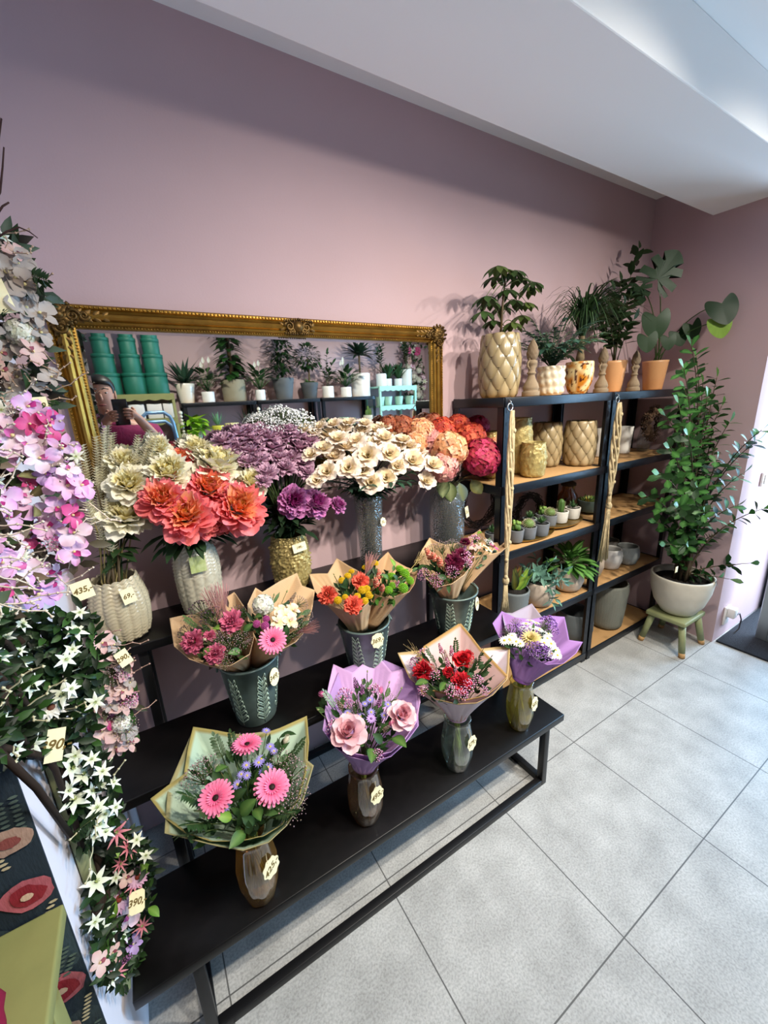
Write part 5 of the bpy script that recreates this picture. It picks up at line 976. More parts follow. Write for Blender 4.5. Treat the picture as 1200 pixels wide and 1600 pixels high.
t, B = peach(1018, -.17, 'peach glazed pot with a monstera, nearest the corner on the top shelf', 'potted_monstera', .046, .065, .16)
def monstera_leaf(mb, M, S, col, splits=True):
    """heart-shaped blade with slits cut between the side veins"""
    n = 13; vs = [(0, 0, 0)]; cs = [srgb(col)]; c = srgb(col); mid = []
    for sd in (-1, 1):
        ring = []
        for i in range(n*4+1):
            q = i/(n*4); u = q*2; x = sd*S*.64*(math.sin(min(1, u)*PI/2)**.85 if u < 1 else math.cos((u-1)*PI/2*.93)**.7); y = S*(1-u**1.35) if u < 1 else -.36*S*math.sin((u-1)*PI*.86)
            if splits and .16 < q < .82 and int(q*11) % 2 == 0 and 0 < (q*11) % 1 < .7: x *= .42; y = y*.75+.03*S
            ring.append((x, y, -.18*S*(x/S)**2-.22*S*(max(0, y)/S)**2))
        o = len(vs); vs += ring; cs += [jit(c, .08) for _ in ring]
        mid += [(0, o+i, o+i+1) if sd > 0 else (0, o+i+1, o+i) for i in range(n*4)]
    mb.add(vs, mid, cs, M)
for i, (px, py, dy, S, spl, col, lk) in enumerate([(1028, 436, -.1, .105, 1, '#1c3417', (.25, -.6, .1)), (1026, 496, -.14, .085, 0, '#1f371a', (.2, -.8, .2)), (1128, 474, .02, .09, 0, '#1a3015', (.1, -.5, .8)), (1125, 502, -.02, .07, 0, '#7a9a3a', (-.1, -.9, .15)), (1082, 508, -.06, .062, 0, '#20381a', (.8, -.6, .1)), (1060, 520, -.1, .06, 0, '#20381a', (.4, -.7, .3)), (1012, 527, -.16, .058, 0, '#20361a', (-.2, -.7, .5)), (1045, 528, -.12, .05, 0, '#20381a', (.6, -.5, .2)), (1000, 448, -.05, .07, 1, '#1c3417', (-.5, -.6, .3))]):
    p = PY(px, py, -.17+dy); p = (PXX(px, py, 2.66) if p.x > 2.66 else p)-B; lb = MB(); nrm = (tocam(p+B)+V(lk)*.5+V((0, 0, .15))).normalized(); y = V((.35 if px > 1050 else .1, 0, -.75)) if i != 0 else V((.35, 0, .35)); 
    M = leafM(p, (y-nrm*y.dot(nrm)), nrm); monstera_leaf(lb, M, S*(1.45 if i == 0 else 1.2), col, bool(spl)); lb.tube(bez((rnd(-.02, .02), rnd(-.02, .02), .14), (p.x*.25, p.y*.3, p.z*.8+.06), p, 8), .0026, 5, srgb('#3c5a2a')); lb.build('monstera_leaf', 'leaf', t)

# ---- second shelf
def sh(px, y, z, py=700): p = PY(px, py, y); return V((p.x, y, z))
Z2, Z3, Z4, Z5 = 1.133, .833, .453, .058
def vase_cr(px, y, r, h, label, col='gold_glaze'):
    B = sh(px, y, Z2); t = thing('ceramic_vase', label, 'vase', B); lathe_obj('vase_body', dense([(r*.78, 0), (r*.9, .008), (r, h*.4), (r*.98, h*.7), (r*.86, h*.95), (r*.88, h)], 8), col, t, 84, '#c4b27c', crumple(.0035, 1.1)); return t
vase_cr(834, -.235, .058, .155, 'short pale gold crumpled vase at the front of the second shelf'); vase_cr(811, -.13, .06, .26, 'tall pale gold crumpled vase behind the rope hanger on the second shelf')
vase_cr(768, -.12, .06, .21, 'pale gold crumpled vase on the second shelf behind the hydrangeas')
scale_vase('ceramic_vase', 'beige artichoke-scale vase at the back of the second shelf, in half shade', sh(853, -.09, Z2), .074, .22, '#a3906c', '#64563a'); scale_vase('ceramic_vase', 'beige artichoke-scale vase at the front middle of the second shelf', sh(905, -.19, Z2), .078, .222, '#b09c78', '#6e5e40')
def cyl_pot(px, y, z, r, h, m, col, label, name='flower_pot', py=700, taper=1.0, cat='pot', soil=False, n=32, bulge=0):
    B = sh(px, y, z, py); t = thing(name, label, cat, B)
    pot(t, [(r*taper, 0), (r*taper+.002, .004), (r*(1+bulge)*(taper+1)/2 if bulge else r*(taper+1)/2, h*.5), (r, h-.003), (r-.001, h)], m, col, None, n, None, soil, 3, 'pot', .004); return t, B
cyl_pot(938, -.1, Z2, .048, .16, 'matte', '#d6d2ca', 'white cylinder planter behind the front scale vase on the second shelf'); cyl_pot(972, -.12, Z2, .05, .155, 'matte', '#dcd8d0', 'white tapered planter right of the second rope hanger', taper=.8)
cyl_pot(925, -.075, Z2, .03, .12, 'matte', '#cfcac0', 'narrow white pot half hidden behind the front scale vase')
def cone_wreath(px, py, y, r, label):
    p = PY(px, py, y); t = thing('pinecone_wreath', label, 'wreath', p); mb = MB()
    for k in range(26): a = TAU*k/26; mb.tube([(r*.75*math.cos(a+q*.3)+rnd(-.01, .01), rnd(-.015, .015), r*.75*math.sin(a+q*.3)) for q in range(4)], .003, 4, srgb('#3a2c22'))
    mb.build('twig_ring', 'twig', t)
    for k in range(34):
        a = TAU*k/34; q = r*(.62+.28*(k % 3)/2); c = MB(); s = .022; d = V((math.cos(a)*.4, -1, math.sin(a)*.4))
        M = frame((q*math.cos(a), -.02, q*math.sin(a)), d, rnd(0, 6))
        for j in range(26): z = j/26; w = s*(1-z)**.6; an = j*2.4; leaf(c, M @ leafM((w*.3*math.cos(an), w*.3*math.sin(an), s*(z*1.6-.6)), V((math.cos(an), math.sin(an), .35))), w*.9+.003, .01, jit(srgb('#5a4434'), .3), .2, .2, 'oval', 2)
        c.build('pinecone', 'twig', t)
cone_wreath(1016, 662, -.2, .1, 'brown pinecone wreath leaning at the back of the right unit, second shelf')
gl = thing('glass_vase', 'empty clear glass vase in front of the pinecone wreath', 'vase', sh(1006, -.16, Z2, 690)); MB().lathe([(.03, 0), (.034, .004), (.036, .08), (.026, .13), (.022, .15), (.03, .172)], 24).build('vase_body', 'glass_clear', gl)
# ---- third shelf: cacti on two brass trays, twig wreaths, glass jar
def tray(px, y, z, rx, ry, label, rot=.0):
    p = PZ(px[0], px[1], z); t = tag(MB().lathe([(.001, .004), (.9, .004), (.95, .006), (1, .012), (1.01, .012), (.96, .003), (.9, 0), (.001, 0)], 48).build('serving_tray', 'brass_tray', M=Matrix.Translation((p.x, y, z)) @ Matrix.Rotation(rot, 4, 'Z') @ Matrix.Diagonal((rx, ry, 1, 1))), label, 'tray'); return p
tray((838, 838), -.2, Z3+.001, .17, .1, 'oval brass tray under the grey cactus pots on the third shelf', .1); tray((897, 822), -.19, Z3+.008, .16, .09, 'oval brass tray under the white cactus pots on the third shelf', .05)
def cactus(px, y, z, r, h, potc, label, kind, py=840):
    B = sh(px, y, z, py); t = thing('potted_cactus', label, 'potted plant', B); pot(t, [(r*.82, 0), (r*.86, .003), (r, h-.002), (r, h)], 'matte', potc, None, 28, None, True, 2)
    if kind == 'column':
        b = MB(); b.lathe(dense([(.012, h-.01), (.016, h+.02), (.015, h+.05), (.006, h+.062), (.001, h+.064)], 3), 24, srgb('#4a6a34'), mod=lambda r_, z_, a, i: (r_*(1+.14*math.cos(8*a)), z_)); b.build('cactus', 'leaf', t)
        s = MB(); [s.tube([(.016*math.cos(TAU*k/8), .016*math.sin(TAU*k/8), h+.006*j), (.022*math.cos(TAU*k/8), .022*math.sin(TAU*k/8), h+.006*j+.002)], .0005, 3, srgb('#d8cfa0'), False) for k in range(8) for j in range(9)]; s.build('spines', 'leaf', t)
    elif kind == 'ball':
        b = MB(); b.ball((0, 0, h+.012), .024, srgb('#6a8448'), 24, .9); b.build('cactus', 'leaf', t); s = MB()
        for k in range(120): zz = 1-1.5*(k+.5)/120; q = math.sqrt(max(0, 1-zz*zz)); d = V((q*math.cos(k*2.4), q*math.sin(k*2.4), zz*.9)); s.tube([d*.024+V((0, 0, h+.012)), d*.031+V((0, 0, h+.012))], .0006, 3, srgb('#e0d6ac'), False)
        s.build('spines', 'leaf', t)
    elif kind == 'lobes':
        b = MB()
        for k in range(5): a = TAU*k/5; b.ball((.011*math.cos(a), .011*math.sin(a), h+.008+.008*(k % 2)), .011, jit(srgb('#5a7c3a')), 8, 1.5)
        for k in range(5): a = TAU*k/5+.5; b.ball((.014*math.cos(a), .014*math.sin(a), h+.03+.005*(k % 2)), .008, jit(srgb('#7a9a4a')), 8, 1.2)
        b.build('cactus', 'leaf', t)
    else:
        b = MB()
        for k in range(34): a = k*2.4; e = k/34; foliage_leaf(b, (0, 0, h-.002), V((math.cos(a)*(1.1-e), math.sin(a)*(1.1-e), .35+e*1.3)), rnd(.025, .045), .012, R_.choice(['#4f7448', '#6a8a5a', '#3f6238']), (0, 0, 1), -.2, .3, 'lance', 3)
        b.build('cactus', 'leaf', t)
CZ = Z3+.006
for px, y, r, h, c, kind, w in [(806, -.245, .036, .058, '#6d7074', 'lobes', 'nearest the rope hanger'), (825, -.25, .038, .058, '#6d7074', 'ball', 'second from the rope hanger, round and spiny'), (844, -.255, .04, .06, '#6d7074', 'rosette', 'third from the rope hanger, bushy')]: cactus(px, y, CZ, r, h, c, 'small cactus in a dark grey front-row cup, '+w, kind)
for px, y, r, h, c, kind, w in [(857, -.19, .036, .058, '#76797c', 'ball', 'tall round cactus in a grey cup behind the front row'), (826, -.16, .035, .056, '#76797c', 'rosette', 'bushy cactus in a grey cup at the back left of the tray'), (845, -.15, .035, .056, '#76797c', 'lobes', 'lobed cactus in a grey cup at the back of the tray')]: cactus(px, y, CZ, r, h, c, w, kind)
cactus(873, -.2, Z3+.014, .04, .06, '#d9d4c8', 'columnar cactus with a white cap in a cream cup on the second tray', 'column'); cactus(892, -.195, Z3+.014, .04, .058, '#d9d4c8', 'small bushy succulent in a cream cup on the second tray', 'rosette', 830)
cactus(769, -.2, Z3, .034, .06, '#7a7d7e', 'small succulent in a grey pot behind the leftmost shelf post', 'rosette', 830)
B = sh(919, -.17, Z3+.014, 810); t = thing('potted_succulent', 'succulent bowl in a grey green pot on the second tray', 'potted plant', B); pot(t, [(.048, 0), (.052, .004), (.066, .062), (.066, .066)], 'matte', '#5a6a64', None, 32, None, True, 2)
b = MB()
for k in range(60): a = k*2.4; q = .055*math.sqrt(k/60); foliage_leaf(b, (q*math.cos(a), q*math.sin(a), .058), V((math.cos(a)*.6, math.sin(a)*.6, 1)), rnd(.015, .03), .011, R_.choice(['#b5a24a', '#7a8a42', '#93994a', '#5a7a40']), (0, 0, 1), -.2, .3, 'oval', 3)
b.build('foliage', 'leaf', t)
B = sh(886, -.075, Z3, 790); t = thing('glass_jar', 'dark stoppered glass jar terrarium at the back of the third shelf', 'jar', B); MB().lathe([(.05, 0), (.055, .005), (.058, .06), (.05, .1), (.034, .125), (.034, .15), (.038, .155)], 28).build('jar', 'glass_brown', t)
MB().lathe([(.001, .185), (.02, .182), (.04, .17), (.04, .156), (.03, .154)], 24, srgb('#4a3a2a')).build('lid', 'twig', t); b = MB()
for k in range(40): foliage_leaf(b, (rnd(-.025, .025), rnd(-.025, .025), rnd(.01, .06)), rdir()+V((0, 0, 1)), .03, .014, '#27402a')
b.build('plants', 'leaf', t)
def twig_wreath(px, py, y, r, label):
    p = PY(px, py, y); t = thing('twig_wreath', label, 'wreath', p, 'dark twig wreaths'); mb = MB()
    for k in range(90):
        a = rnd(0, TAU); q = r*rnd(.72, 1.05); sp = rnd(1.2, 2.6); pts = [(q*(1+rnd(-.08, .08)+(.12 if i == 7 else 0))*math.cos(a+sp*i/7), rnd(-.02, .02), q*(1+rnd(-.05, .05))*math.sin(a+sp*i/7)) for i in range(8)]; mb.tube(pts, rnd(.0012, .0022), 4, jit(srgb('#3c3432'), .4), False)
    mb.build('twigs', 'twig', t)
twig_wreath(748, 785, -.05, .13, 'dark bare twig wreath leaning on the wall left of the first shelf post'); twig_wreath(826, 800, -.045, .105, 'dark bare twig wreath leaning on the wall behind the cacti')
# ---- fourth shelf
B = sh(803, -.22, Z4, 940); t = thing('potted_croton', 'croton with striped leaves in a dark grey textured pot on the fourth shelf', 'potted plant', B); pot(t, [(.058, 0), (.064, .006), (.07, .08), (.073, .118), (.07, .122)], 'matte', '#6b7274', lambda r, z, a, i: (r*(1+.012*math.cos(30*a+z*300)), z), 60, None, True, 5)
b = MB()
for k, (dx, dz) in enumerate([(.09, .1), (.06, .13), (.02, .12), (.1, .03), (-.03, .08), (.05, .06), (.08, .07), (-.01, .14), (.03, .05)]): foliage_leaf(b, (0, 0, .11), V((dx, -.05+.02*(k % 3), dz+.06)), .13, .042, ['#3f6a22', '#1f2e18', '#4a3a1c'][k % 3], (-.3, -1, .3), .3, .2, 'lance', 5, ['#8aa03a', '#5a5a20', '#8a5a24'][k % 3])
b.build('foliage', 'leaf', t)
B = sh(842, -.24, Z4, 930); t = thing('potted_succulent', 'trailing blue green succulent in a round beige pot on the fourth shelf', 'potted plant', B); pot(t, [(.05, 0), (.062, .01), (.078, .06), (.074, .11), (.066, .128)], 'matte', '#b9a999', None, 40, None, True, 3)
tips = []
for k in range(15): a = k*2.4; tips.append((.1*math.cos(a), .09*math.sin(a)-.03, .13+.11*((k*5) % 7)/7))
tips += [(-.03, -.1, .05), (.0, -.1, .06)]
stems_with_leaves(t, (0, 0, .12), tips, 7, .055, .02, '#5f8674', 'oval', .002, .3, .3, '#5a7a60')
B = sh(886, -.22, Z4, 910); t = thing('potted_calathea', 'bushy calathea with patterned leaves in a beige pot on the fourth shelf', 'potted plant', B); pot(t, [(.052, 0), (.068, .012), (.084, .06), (.08, .11), (.07, .132)], 'matte', '#c3b2a0', None, 40, None, True, 3)
b = MB()
for k in range(60): a = k*2.4; e = rnd(.1, 1); d = V((math.cos(a)*(1.25-e)+.15, math.sin(a)*(1.1-e)-.25, .25+e)); L = rnd(.09, .17); b.tube([(0, 0, .12), V((0, 0, .12))+d.normalized()*L*.55], .0016, 4, srgb('#3f5a2a')); foliage_leaf(b, V((0, 0, .12))+d.normalized()*L*.5, d+V((0, 0, -.35)), rnd(.08, .115), .042, R_.choice(['#2c5224', '#3d6a2c', '#21401c']), (0, 0, 1), .7, .15, 'oval', 5, '#6a9a4a')
b.build('foliage', 'leaf', t)
def bowl_pot(px, y, r, h, col, label, z=Z4, py=880, name='flower_pot', m='matte'): B = sh(px, y, z, py); t = thing(name, label, 'pot', B); pot(t, [(r*.62, 0), (r*.78, .008), (r*1.0, h*.45), (r*.99, h*.7), (r*.86, h)], m, col, None, 40, None, False, 4, 'pot', .005); return t
for px, y, r, h, col, lab in [(921, -.19, .078, .14, '#bba893', 'empty round beige pot behind the middle post on the fourth shelf'), (953, -.2, .064, .125, '#c9c6c2', 'empty white ribbed cup-shaped pot just right of the middle post'), (978, -.22, .068, .115, '#8f9290', 'empty grey glazed cup-shaped pot, third from the middle post'), (1008, -.17, .072, .125, '#a9a39d', 'empty pale grey round pot nearest the ficus on the fourth shelf'), (950, -.075, .06, .1, '#aaa49e', 'small pale pot in the back row behind the white cup'), (985, -.06, .058, .095, '#b0aaa2', 'small pale pot in the back row near the corner')]: bowl_pot(px, y, r, h, col, lab)
# ---- bottom shelf
t = bowl_pot(897, -.19, .105, .2, '#5c6264', 'large dark grey empty planter on the bottom shelf behind the purple bouquet', Z5, 970, 'planter')
B = sh(947, -.2, Z5, 960); t = thing('planter', 'tall ribbed grey stone planter on the bottom shelf right of the middle post', 'pot', B); pot(t, [(.075, 0), (.09, .015), (.1, .13), (.108, .25), (.106, .288), (.101, .295)], 'stone', '#77786e', lambda r, z, a, i: (r*(1+.018*abs(math.sin(22*a+math.sin(z*30)*.6))), z), 120, None, False, 5)
# ---- rope plant hangers on the posts
def hanger(p_top, p_knot, p_end, n, label, spread):
    T = V(p_top); t = thing('rope_plant_hanger', label, 'plant hanger', T, 'jute rope plant hangers'); L = T.z-V(p_end).z
    MB().tube([(.014*math.cos(TAU*i/20), 0, .014*math.sin(TAU*i/20)-.005) for i in range(21)], .0025, 6).build('metal_ring', 'aluminium', t)
    MB().tube([(0, .012, .012), (0, .004, .022), (0, -.004, .014), (0, 0, .006)], .002, 6).build('hook', 'aluminium', t)
    zk = V(p_knot).z-T.z; ze = V(p_end).z-T.z
    for k in range(n):
        a = TAU*k/n; pts = []
        for i in range(15): q = i/14; w = spread*(.25+.75*math.sin(PI*min(1, q*1.2))**.7); pts.append((w*math.cos(a+q*7), -.012+.35*w*math.sin(a+q*7), -.018+(zk+.018)*q))
        MB().tube(pts, .006, 6).build('cord', 'rope', t)
    for i in range(9):
        q = (i+1)/9.5; MB().ball((spread*.6*math.cos(i*2.1), -.016, -.018+(zk)*q), .009, n=8, sz=1.1).build('knot', 'rope', t)
    MB().ball((0, -.012, zk), .016, n=10, sz=1.3).build('knot', 'rope', t)
    tb = MB()
    for k in range(46): a = rnd(0, TAU); q = spread*1.5*math.sqrt(R_.random()); tb.tube([(.008*math.cos(a), -.012+.006*math.sin(a), zk), (q*.6*math.cos(a), -.012+q*.3*math.sin(a), zk*.5+ze*.5), (q*math.cos(a)+rnd(-.004, .004), -.012+q*.45*math.sin(a), ze*rnd(.96, 1.0))], .0022, 4)
    tb.build('tassel', 'rope', t)
hx = lambda px, py: PY(px, py, -.33)
def hang_at(x, zk, ze, n, label, sp): hanger((x, -.33, 1.458), (x, -.33, zk), (x, -.33, ze), n, label, sp)
hang_at(hx(797, 640).x, .72, .55, 5, 'jute rope plant hanger hanging from the left shelving post beside the hydrangeas', .016); hang_at(hx(965, 625).x, .93, .62, 5, 'jute rope plant hanger hanging from the middle posts between the two units', .028)

# ---- stool with the ficus
SX, SY = 2.575, -.49; st = thing('plant_stool', 'small sage green wooden stool under the white ficus bowl', 'stool', (SX, SY, 0), None, 0)
bevel(MB().box(-.125, .125, -.105, .105, .185, .212).build('seat', 'sage_wood', st), .006)
for sx in (-1, 1):
    for sy in (-1, 1):
        lg = MB().tube([(sx*.118, sy*.108, .028), (sx*.092, sy*.078, .19)], [.017, .019], 12).build('leg', 'sage_wood', st); MB().tube([(sx*.1225, sy*.113, 0), (sx*.118, sy*.108, .028)], [.0165, .017], 12).build('foot_tip', 'mdf', lg)
FB = V((SX+.0, SY-.005, .213)); t = thing('potted_ficus', 'tall bushy ficus in a white bowl pot standing on the sage stool', 'potted plant', FB)
pot(t, [(.06, 0), (.085, .008), (.125, .07), (.148, .15), (.156, .22), (.155, .235), (.15, .238)], 'white_bowl' if mat('white_bowl', '#cfc7b6', .6, noise=.12, nscale=14, bump=.15, bscale=120, bdist=.002) else '', '#d9d2c2', None, 48, None, False, 3)
MB().lathe([(.139, .2), (.001, .205)], 24).build('soil', 'soil', t)
tips = [(1080, 540, 0), (1088, 560, .03), (1068, 575, -.05), (1120, 590, .0), (1150, 632, -.02), (1182, 690, -.21), (1190, 672, -.23), (1140, 660, -.08), (1105, 620, -.06), (1060, 630, -.04), (1040, 650, .02), (1046, 700, -.08), (1010, 775, -.02), (1030, 740, -.1), (1075, 680, -.12), (1120, 720, -.12), (1160, 740, -.19), (1150, 790, -.2), (1192, 795, -.23), (1172, 880, -.21), (1140, 905, -.2), (1060, 790, -.14), (1100, 800, -.14), (1090, 760, -.15), (1040, 850, -.05), (1130, 830, -.1), (1075, 850, -.12), (1025, 815, .0), (1115, 680, 0), (1098, 600, .04), (1085, 640, .04), (1065, 720, .02), (1110, 770, .03), (1070, 610, .0), (1130, 700, .02)]
lb, sb = MB(), MB(); PTS = []
for px, py, dy in tips:
    tip = PY(px, py, FB.y+dy*1.1+.02)-FB; tip.x = min(tip.x, XR-FB.x-.06) if tip.y > YP-FB.y else tip.x; top_ = tip.z; b = V((rnd(-.03, .03), rnd(-.03, .03), .2)); c = V((b.x+tip.x*.12, b.y+tip.y*.12, .25+(top_-.25)*.72)); pts = bez(b, c, tip, 14); sb.tube(pts, [.006*(1-.75*i/14) for i in range(15)], 5, srgb('#4c4030'))
    m = int(10+top_*17)
    for k in range(m):
        q = (.3 if top_ > .6 else .2)+(.7)*(k+.5)/m; q = min(.999, q); i = int(q*14); p = pts[i].lerp(pts[i+1], q*14-i); u = (pts[i+1]-pts[i]).normalized(); a = k*2.4+px; x = u.orthogonal().normalized(); y = u.cross(x); s = R_.random()
        foliage_leaf(lb, p, x*math.cos(a)+y*math.sin(a)+u*.6, rnd(.05, .075), rnd(.026, .036), '#2f5a24' if s > .75 else ('#274a20' if s > .35 else '#1c3518'), u, .35, .15, 'obov', 4, '#4a7a3a' if s > .5 else None)
    foliage_leaf(lb, tip, pts[-1]-pts[-2], .06, .03, '#3f6a2c', (0, -1, .3), .3, .15, 'obov', 4)
lb.v = [(min(x, XR-.012-FB.x) if y > YP-.03-FB.y else x, y, z) for x, y, z in lb.v]; sb.v = [(min(x, XR-.012-FB.x) if y > YP-.03-FB.y else x, y, z) for x, y, z in sb.v]; lb.build('foliage', 'leaf', t); sb.build('stems', 'twig', t)
p = PY(1057, 890, FB.y-.1); bevel(MB().box(-.012, .012, -.001, .001, -.016, .016).build('plant_label', 'tag_card', t, loc=p-FB), .001)
# ------------------------------------------------------------------ garlands and wreaths hanging on the pier
def on_pier(px, py, y, xmin=-.205):
    p = PY(px, py, y)
    if p.x < xmin: p = PXX(px, py, xmin)
    return p
def inside(px, py, poly):
    c = False; n = len(poly)
    for i in range(n):
        (x1, y1), (x2, y2) = poly[i], poly[(i+1) % n]
        if (y1 > py) != (y2 > py) and px < (x2-x1)*(py-y1)/(y2-y1)+x1: c = not c
    return c
def sample(poly):
    xs = [q[0] for q in poly]; ys = [q[1] for q in poly]
    while True:
        p = (rnd(min(xs), max(xs)), rnd(min(ys), max(ys)))
        if inside(p[0], p[1], poly): return p
def garland(name, label, poly, y, flowers, fixed=(), nleaf=220, leafc=('#1f331a', '#2c4a22', '#182a16'), lsz=(.03, .06), shape='oval', twigs=0, twigc='#b8a890', deep=.05, gap=15):
    ys = [q[1] for q in poly]; xs = [q[0] for q in poly]; c = on_pier(sum(xs)/len(xs), sum(ys)/len(ys), y); T = V((-.222, c.y, c.z)); t = thing(name, label, 'floral wreath', T)
    done = []
    def put(key, px, py, r):
        p = on_pier(px, py, y)+tocam(on_pier(px, py, y))*rnd(.0, .025); d = (tocam(p)*.75+V((.4, -.1, .25))+rdir()*.5).normalized(); done.append((px, py)); link(key, bloom(key), t, frame(p-T, d, rnd(0, 6), pxr(r, p)))
    for f in fixed: put(*f)
    for key, n, r0, r1 in flowers:
        for _ in range(n):
            for _try in range(30):
                q = sample(poly)
                if all((q[0]-a)**2+(q[1]-b)**2 > gap*gap for a, b in done): break
            put(key, q[0], q[1], rnd(r0, r1))
    mb = MB()
    for k in range(nleaf):
        q = sample(poly); p = on_pier(q[0], q[1], y); d = tocam(p); p = p-d*rnd(.0, deep); p.x = max(p.x, -.218); leaf(mb, leafM(p-T, rdir()+d*.7+V((.2, 0, -.1)), d), rnd(*lsz), rnd(lsz[0]*.5, lsz[1]*.42), jit(srgb(R_.choice(leafc)), .35), .5, .25, shape, 3)
    mb.build('foliage', 'leaf', t)
    tb = MB()
    for k in range(16): a = TAU*k/16; q0 = sample(poly); q1 = sample(poly); p0 = on_pier(q0[0], q0[1], y)-T; p1 = on_pier(q1[0], q1[1], y)-T; p0.x = p1.x = .012; tb.tube([p0, (p0+p1)/2+V((.008, 0, 0)), p1], .005, 5, srgb('#2c2018'))
    tb.build('twig_base', 'twig', t)
    if twigs:
        wb = MB()
        for k in range(twigs):
            q = sample(poly); p = on_pier(q[0], q[1], y)-T; d = (rdir()+V((.7, -.3, .0))).normalized(); L = rnd(.03, .08); pts = [p+d*L*i/5+rdir()*.006*(i/5) for i in range(6)]; wb.tube(pts, .0011, 4, jit(srgb(twigc), .3), False)
            for i in (3, 4, 5): wb.dot(pts[i], .0028, jit(srgb(twigc), .2))
        wb.build('dried_twigs', 'twig', t)['kind'] = 'stuff'
    return t
garland('hanging_wreath', 'faded ivory and green wreath, topmost on the pier', [(-40, 360), (18, 362), (36, 410), (62, 440), (70, 462), (58, 500), (72, 560), (88, 600), (86, 632), (60, 645), (-40, 640)], -.34,
        [('ivory_petals', 16, 13, 20), ('dusty_orchid', 6, 10, 14), ('white_star', 6, 6, 9), ('fern_sprig', 7, 12, 18)], [('ivory_petals', 24, 432, 24), ('ivory_petals', 6, 425, 22), ('white_hydrangea', 33, 520, 16), ('dusty_orchid', 50, 550, 16), ('ivory_petals', 62, 520, 16), ('ivory_petals', 80, 590, 14), ('fern_sprig', 58, 445, 22), ('fern_sprig', 50, 430, 20), ('light_leaf', 22, 460, 16), ('dark_leaf', 45, 610, 20)], 150, ('#3a4a38', '#2a3a24', '#4a5a4a', '#241f18'), (.03, .055), 'lance', 46, '#b49a84')
garland('hanging_wreath', 'large pink and lilac orchid and hydrangea wreath, second from the top on the pier', [(-60, 625), (40, 630), (80, 648), (100, 690), (135, 730), (130, 790), (140, 860), (118, 905), (70, 955), (-60, 965)], -.52,
        [('pink_orchid', 26, 13, 20), ('pale_orchid', 20, 12, 19), ('violet_orchid', 8, 10, 15), ('hot_orchid', 7, 10, 15), ('white_star', 10, 7, 11), ('pink_blossom', 6, 9, 13)], [('pale_orchid', 18, 680, 26), ('hot_orchid', 75, 665, 20), ('hot_orchid', 45, 662, 15), ('pink_orchid', 60, 650, 17), ('pink_orchid', 105, 760, 22), ('pink_orchid', 15, 800, 24), ('hot_orchid', 112, 805, 17), ('pale_orchid', 85, 835, 22), ('pink_orchid', 115, 862, 19), ('violet_orchid', 58, 930, 22), ('pale_orchid', 20, 890, 24), ('bronze_leaf', 58, 790, 18), ('bronze_leaf', 62, 765, 17), ('bronze_leaf', 50, 775, 16), ('bronze_leaf', 60, 742, 16)], 170, ('#4a4434', '#3a4a2c', '#5a5040', '#6a5a48'), (.03, .05), 'oval', 70, '#d2c4b0', gap=11)
garland('hanging_garland', 'white star flower garland with dense dark green leaves, below the pink wreath', [(-60, 965), (60, 965), (130, 950), (150, 985), (160, 1060), (140, 1130), (150, 1180), (185, 1220), (178, 1330), (120, 1330), (105, 1260), (95, 1190), (60, 1180), (-60, 1190)], -.7,
        [('white_star', 30, 8, 12)], [('white_star', 118, 985, 15), ('white_star', 103, 1030, 13), ('white_clematis', 80, 1106, 17), ('white_star', 50, 1072, 14), ('white_star', 98, 1085, 15), ('white_star', 112, 1200, 15), ('white_star', 115, 1250, 16), ('white_star', 152, 1262, 12), ('white_star', 164, 1272, 11), ('white_star', 155, 1288, 12), ('white_star', 165, 1300, 11), ('white_star', 148, 1304, 10), ('white_star', 130, 1210, 14), ('fern_sprig', 120, 1300, 22), ('fern_sprig', 135, 1320, 20), ('grey_sprig', 45, 1015, 16)], 1300, ('#14240f', '#1c3216', '#0f1c0c', '#2a4a1c'), (.018, .032), 'oval', 16, '#c8c2a0')
garland('hanging_garland', 'narrow dusty pink garland with dried blossoms, right of the white star garland', [(140, 1000), (172, 1000), (200, 1030), (208, 1110), (200, 1165), (175, 1180), (148, 1120)], -.42,
        [('dusty_orchid', 14, 11, 16), ('ivory_petals', 6, 9, 13), ('pink_blossom', 5, 8, 11), ('limonium', 6, 12, 16)], [('dusty_orchid', 175, 1070, 18), ('dusty_orchid', 190, 1100, 18), ('hot_orchid', 168, 1125, 12), ('white_hydrangea', 190, 1130, 12)], 90, ('#4a4a34', '#2c4a22', '#6a5a4a'), (.03, .05), 'oval', 30, '#b09080')
garland('hanging_wreath', 'small dark green wreath with a pink daisy and price tag, lowest on the pier', [(165, 1290), (200, 1300), (228, 1325), (238, 1370), (232, 1440), (218, 1500), (195, 1540), (160, 1535), (150, 1480), (140, 1400), (158, 1340)], -.66,
        [('coral_star', 4, 8, 10), ('white_star', 8, 7, 9), ('light_leaf', 5, 9, 12), ('dusty_orchid', 3, 8, 10)], [('pink_star', 185, 1405, 15), ('coral_star', 182, 1300, 14), ('coral_star', 200, 1325, 12), ('pink_star', 215, 1370, 12), ('white_star', 150, 1378, 14), ('pale_orchid', 200, 1430, 12), ('white_star', 190, 1455, 12), ('mauve_spike', 190, 1505, 12), ('violet_orchid', 208, 1475, 9)], 800, ('#16280f', '#213a18', '#0f1e0c', '#2f4a1e'), (.017, .03), 'oval')
bevel(tag(MB().box(-.2285, -.21, -.685, -.6, .33, 1.15).build('hanging_board', 'sage_wood'), 'greyish green board hanging on the pier behind the garlands', 'board'), .003)
def ptag(txt, px, py, y, label, w=.04, h=.05, roll=0., fac=(.25, -1, .2), sh='rect', up=.03):
    p = on_pier(px, py, y)+tocam(on_pier(px, py, y))*up; return price_tag(txt, p, tocam(p)*.8+V(fac)*.3, w, h, label, sh, roll)
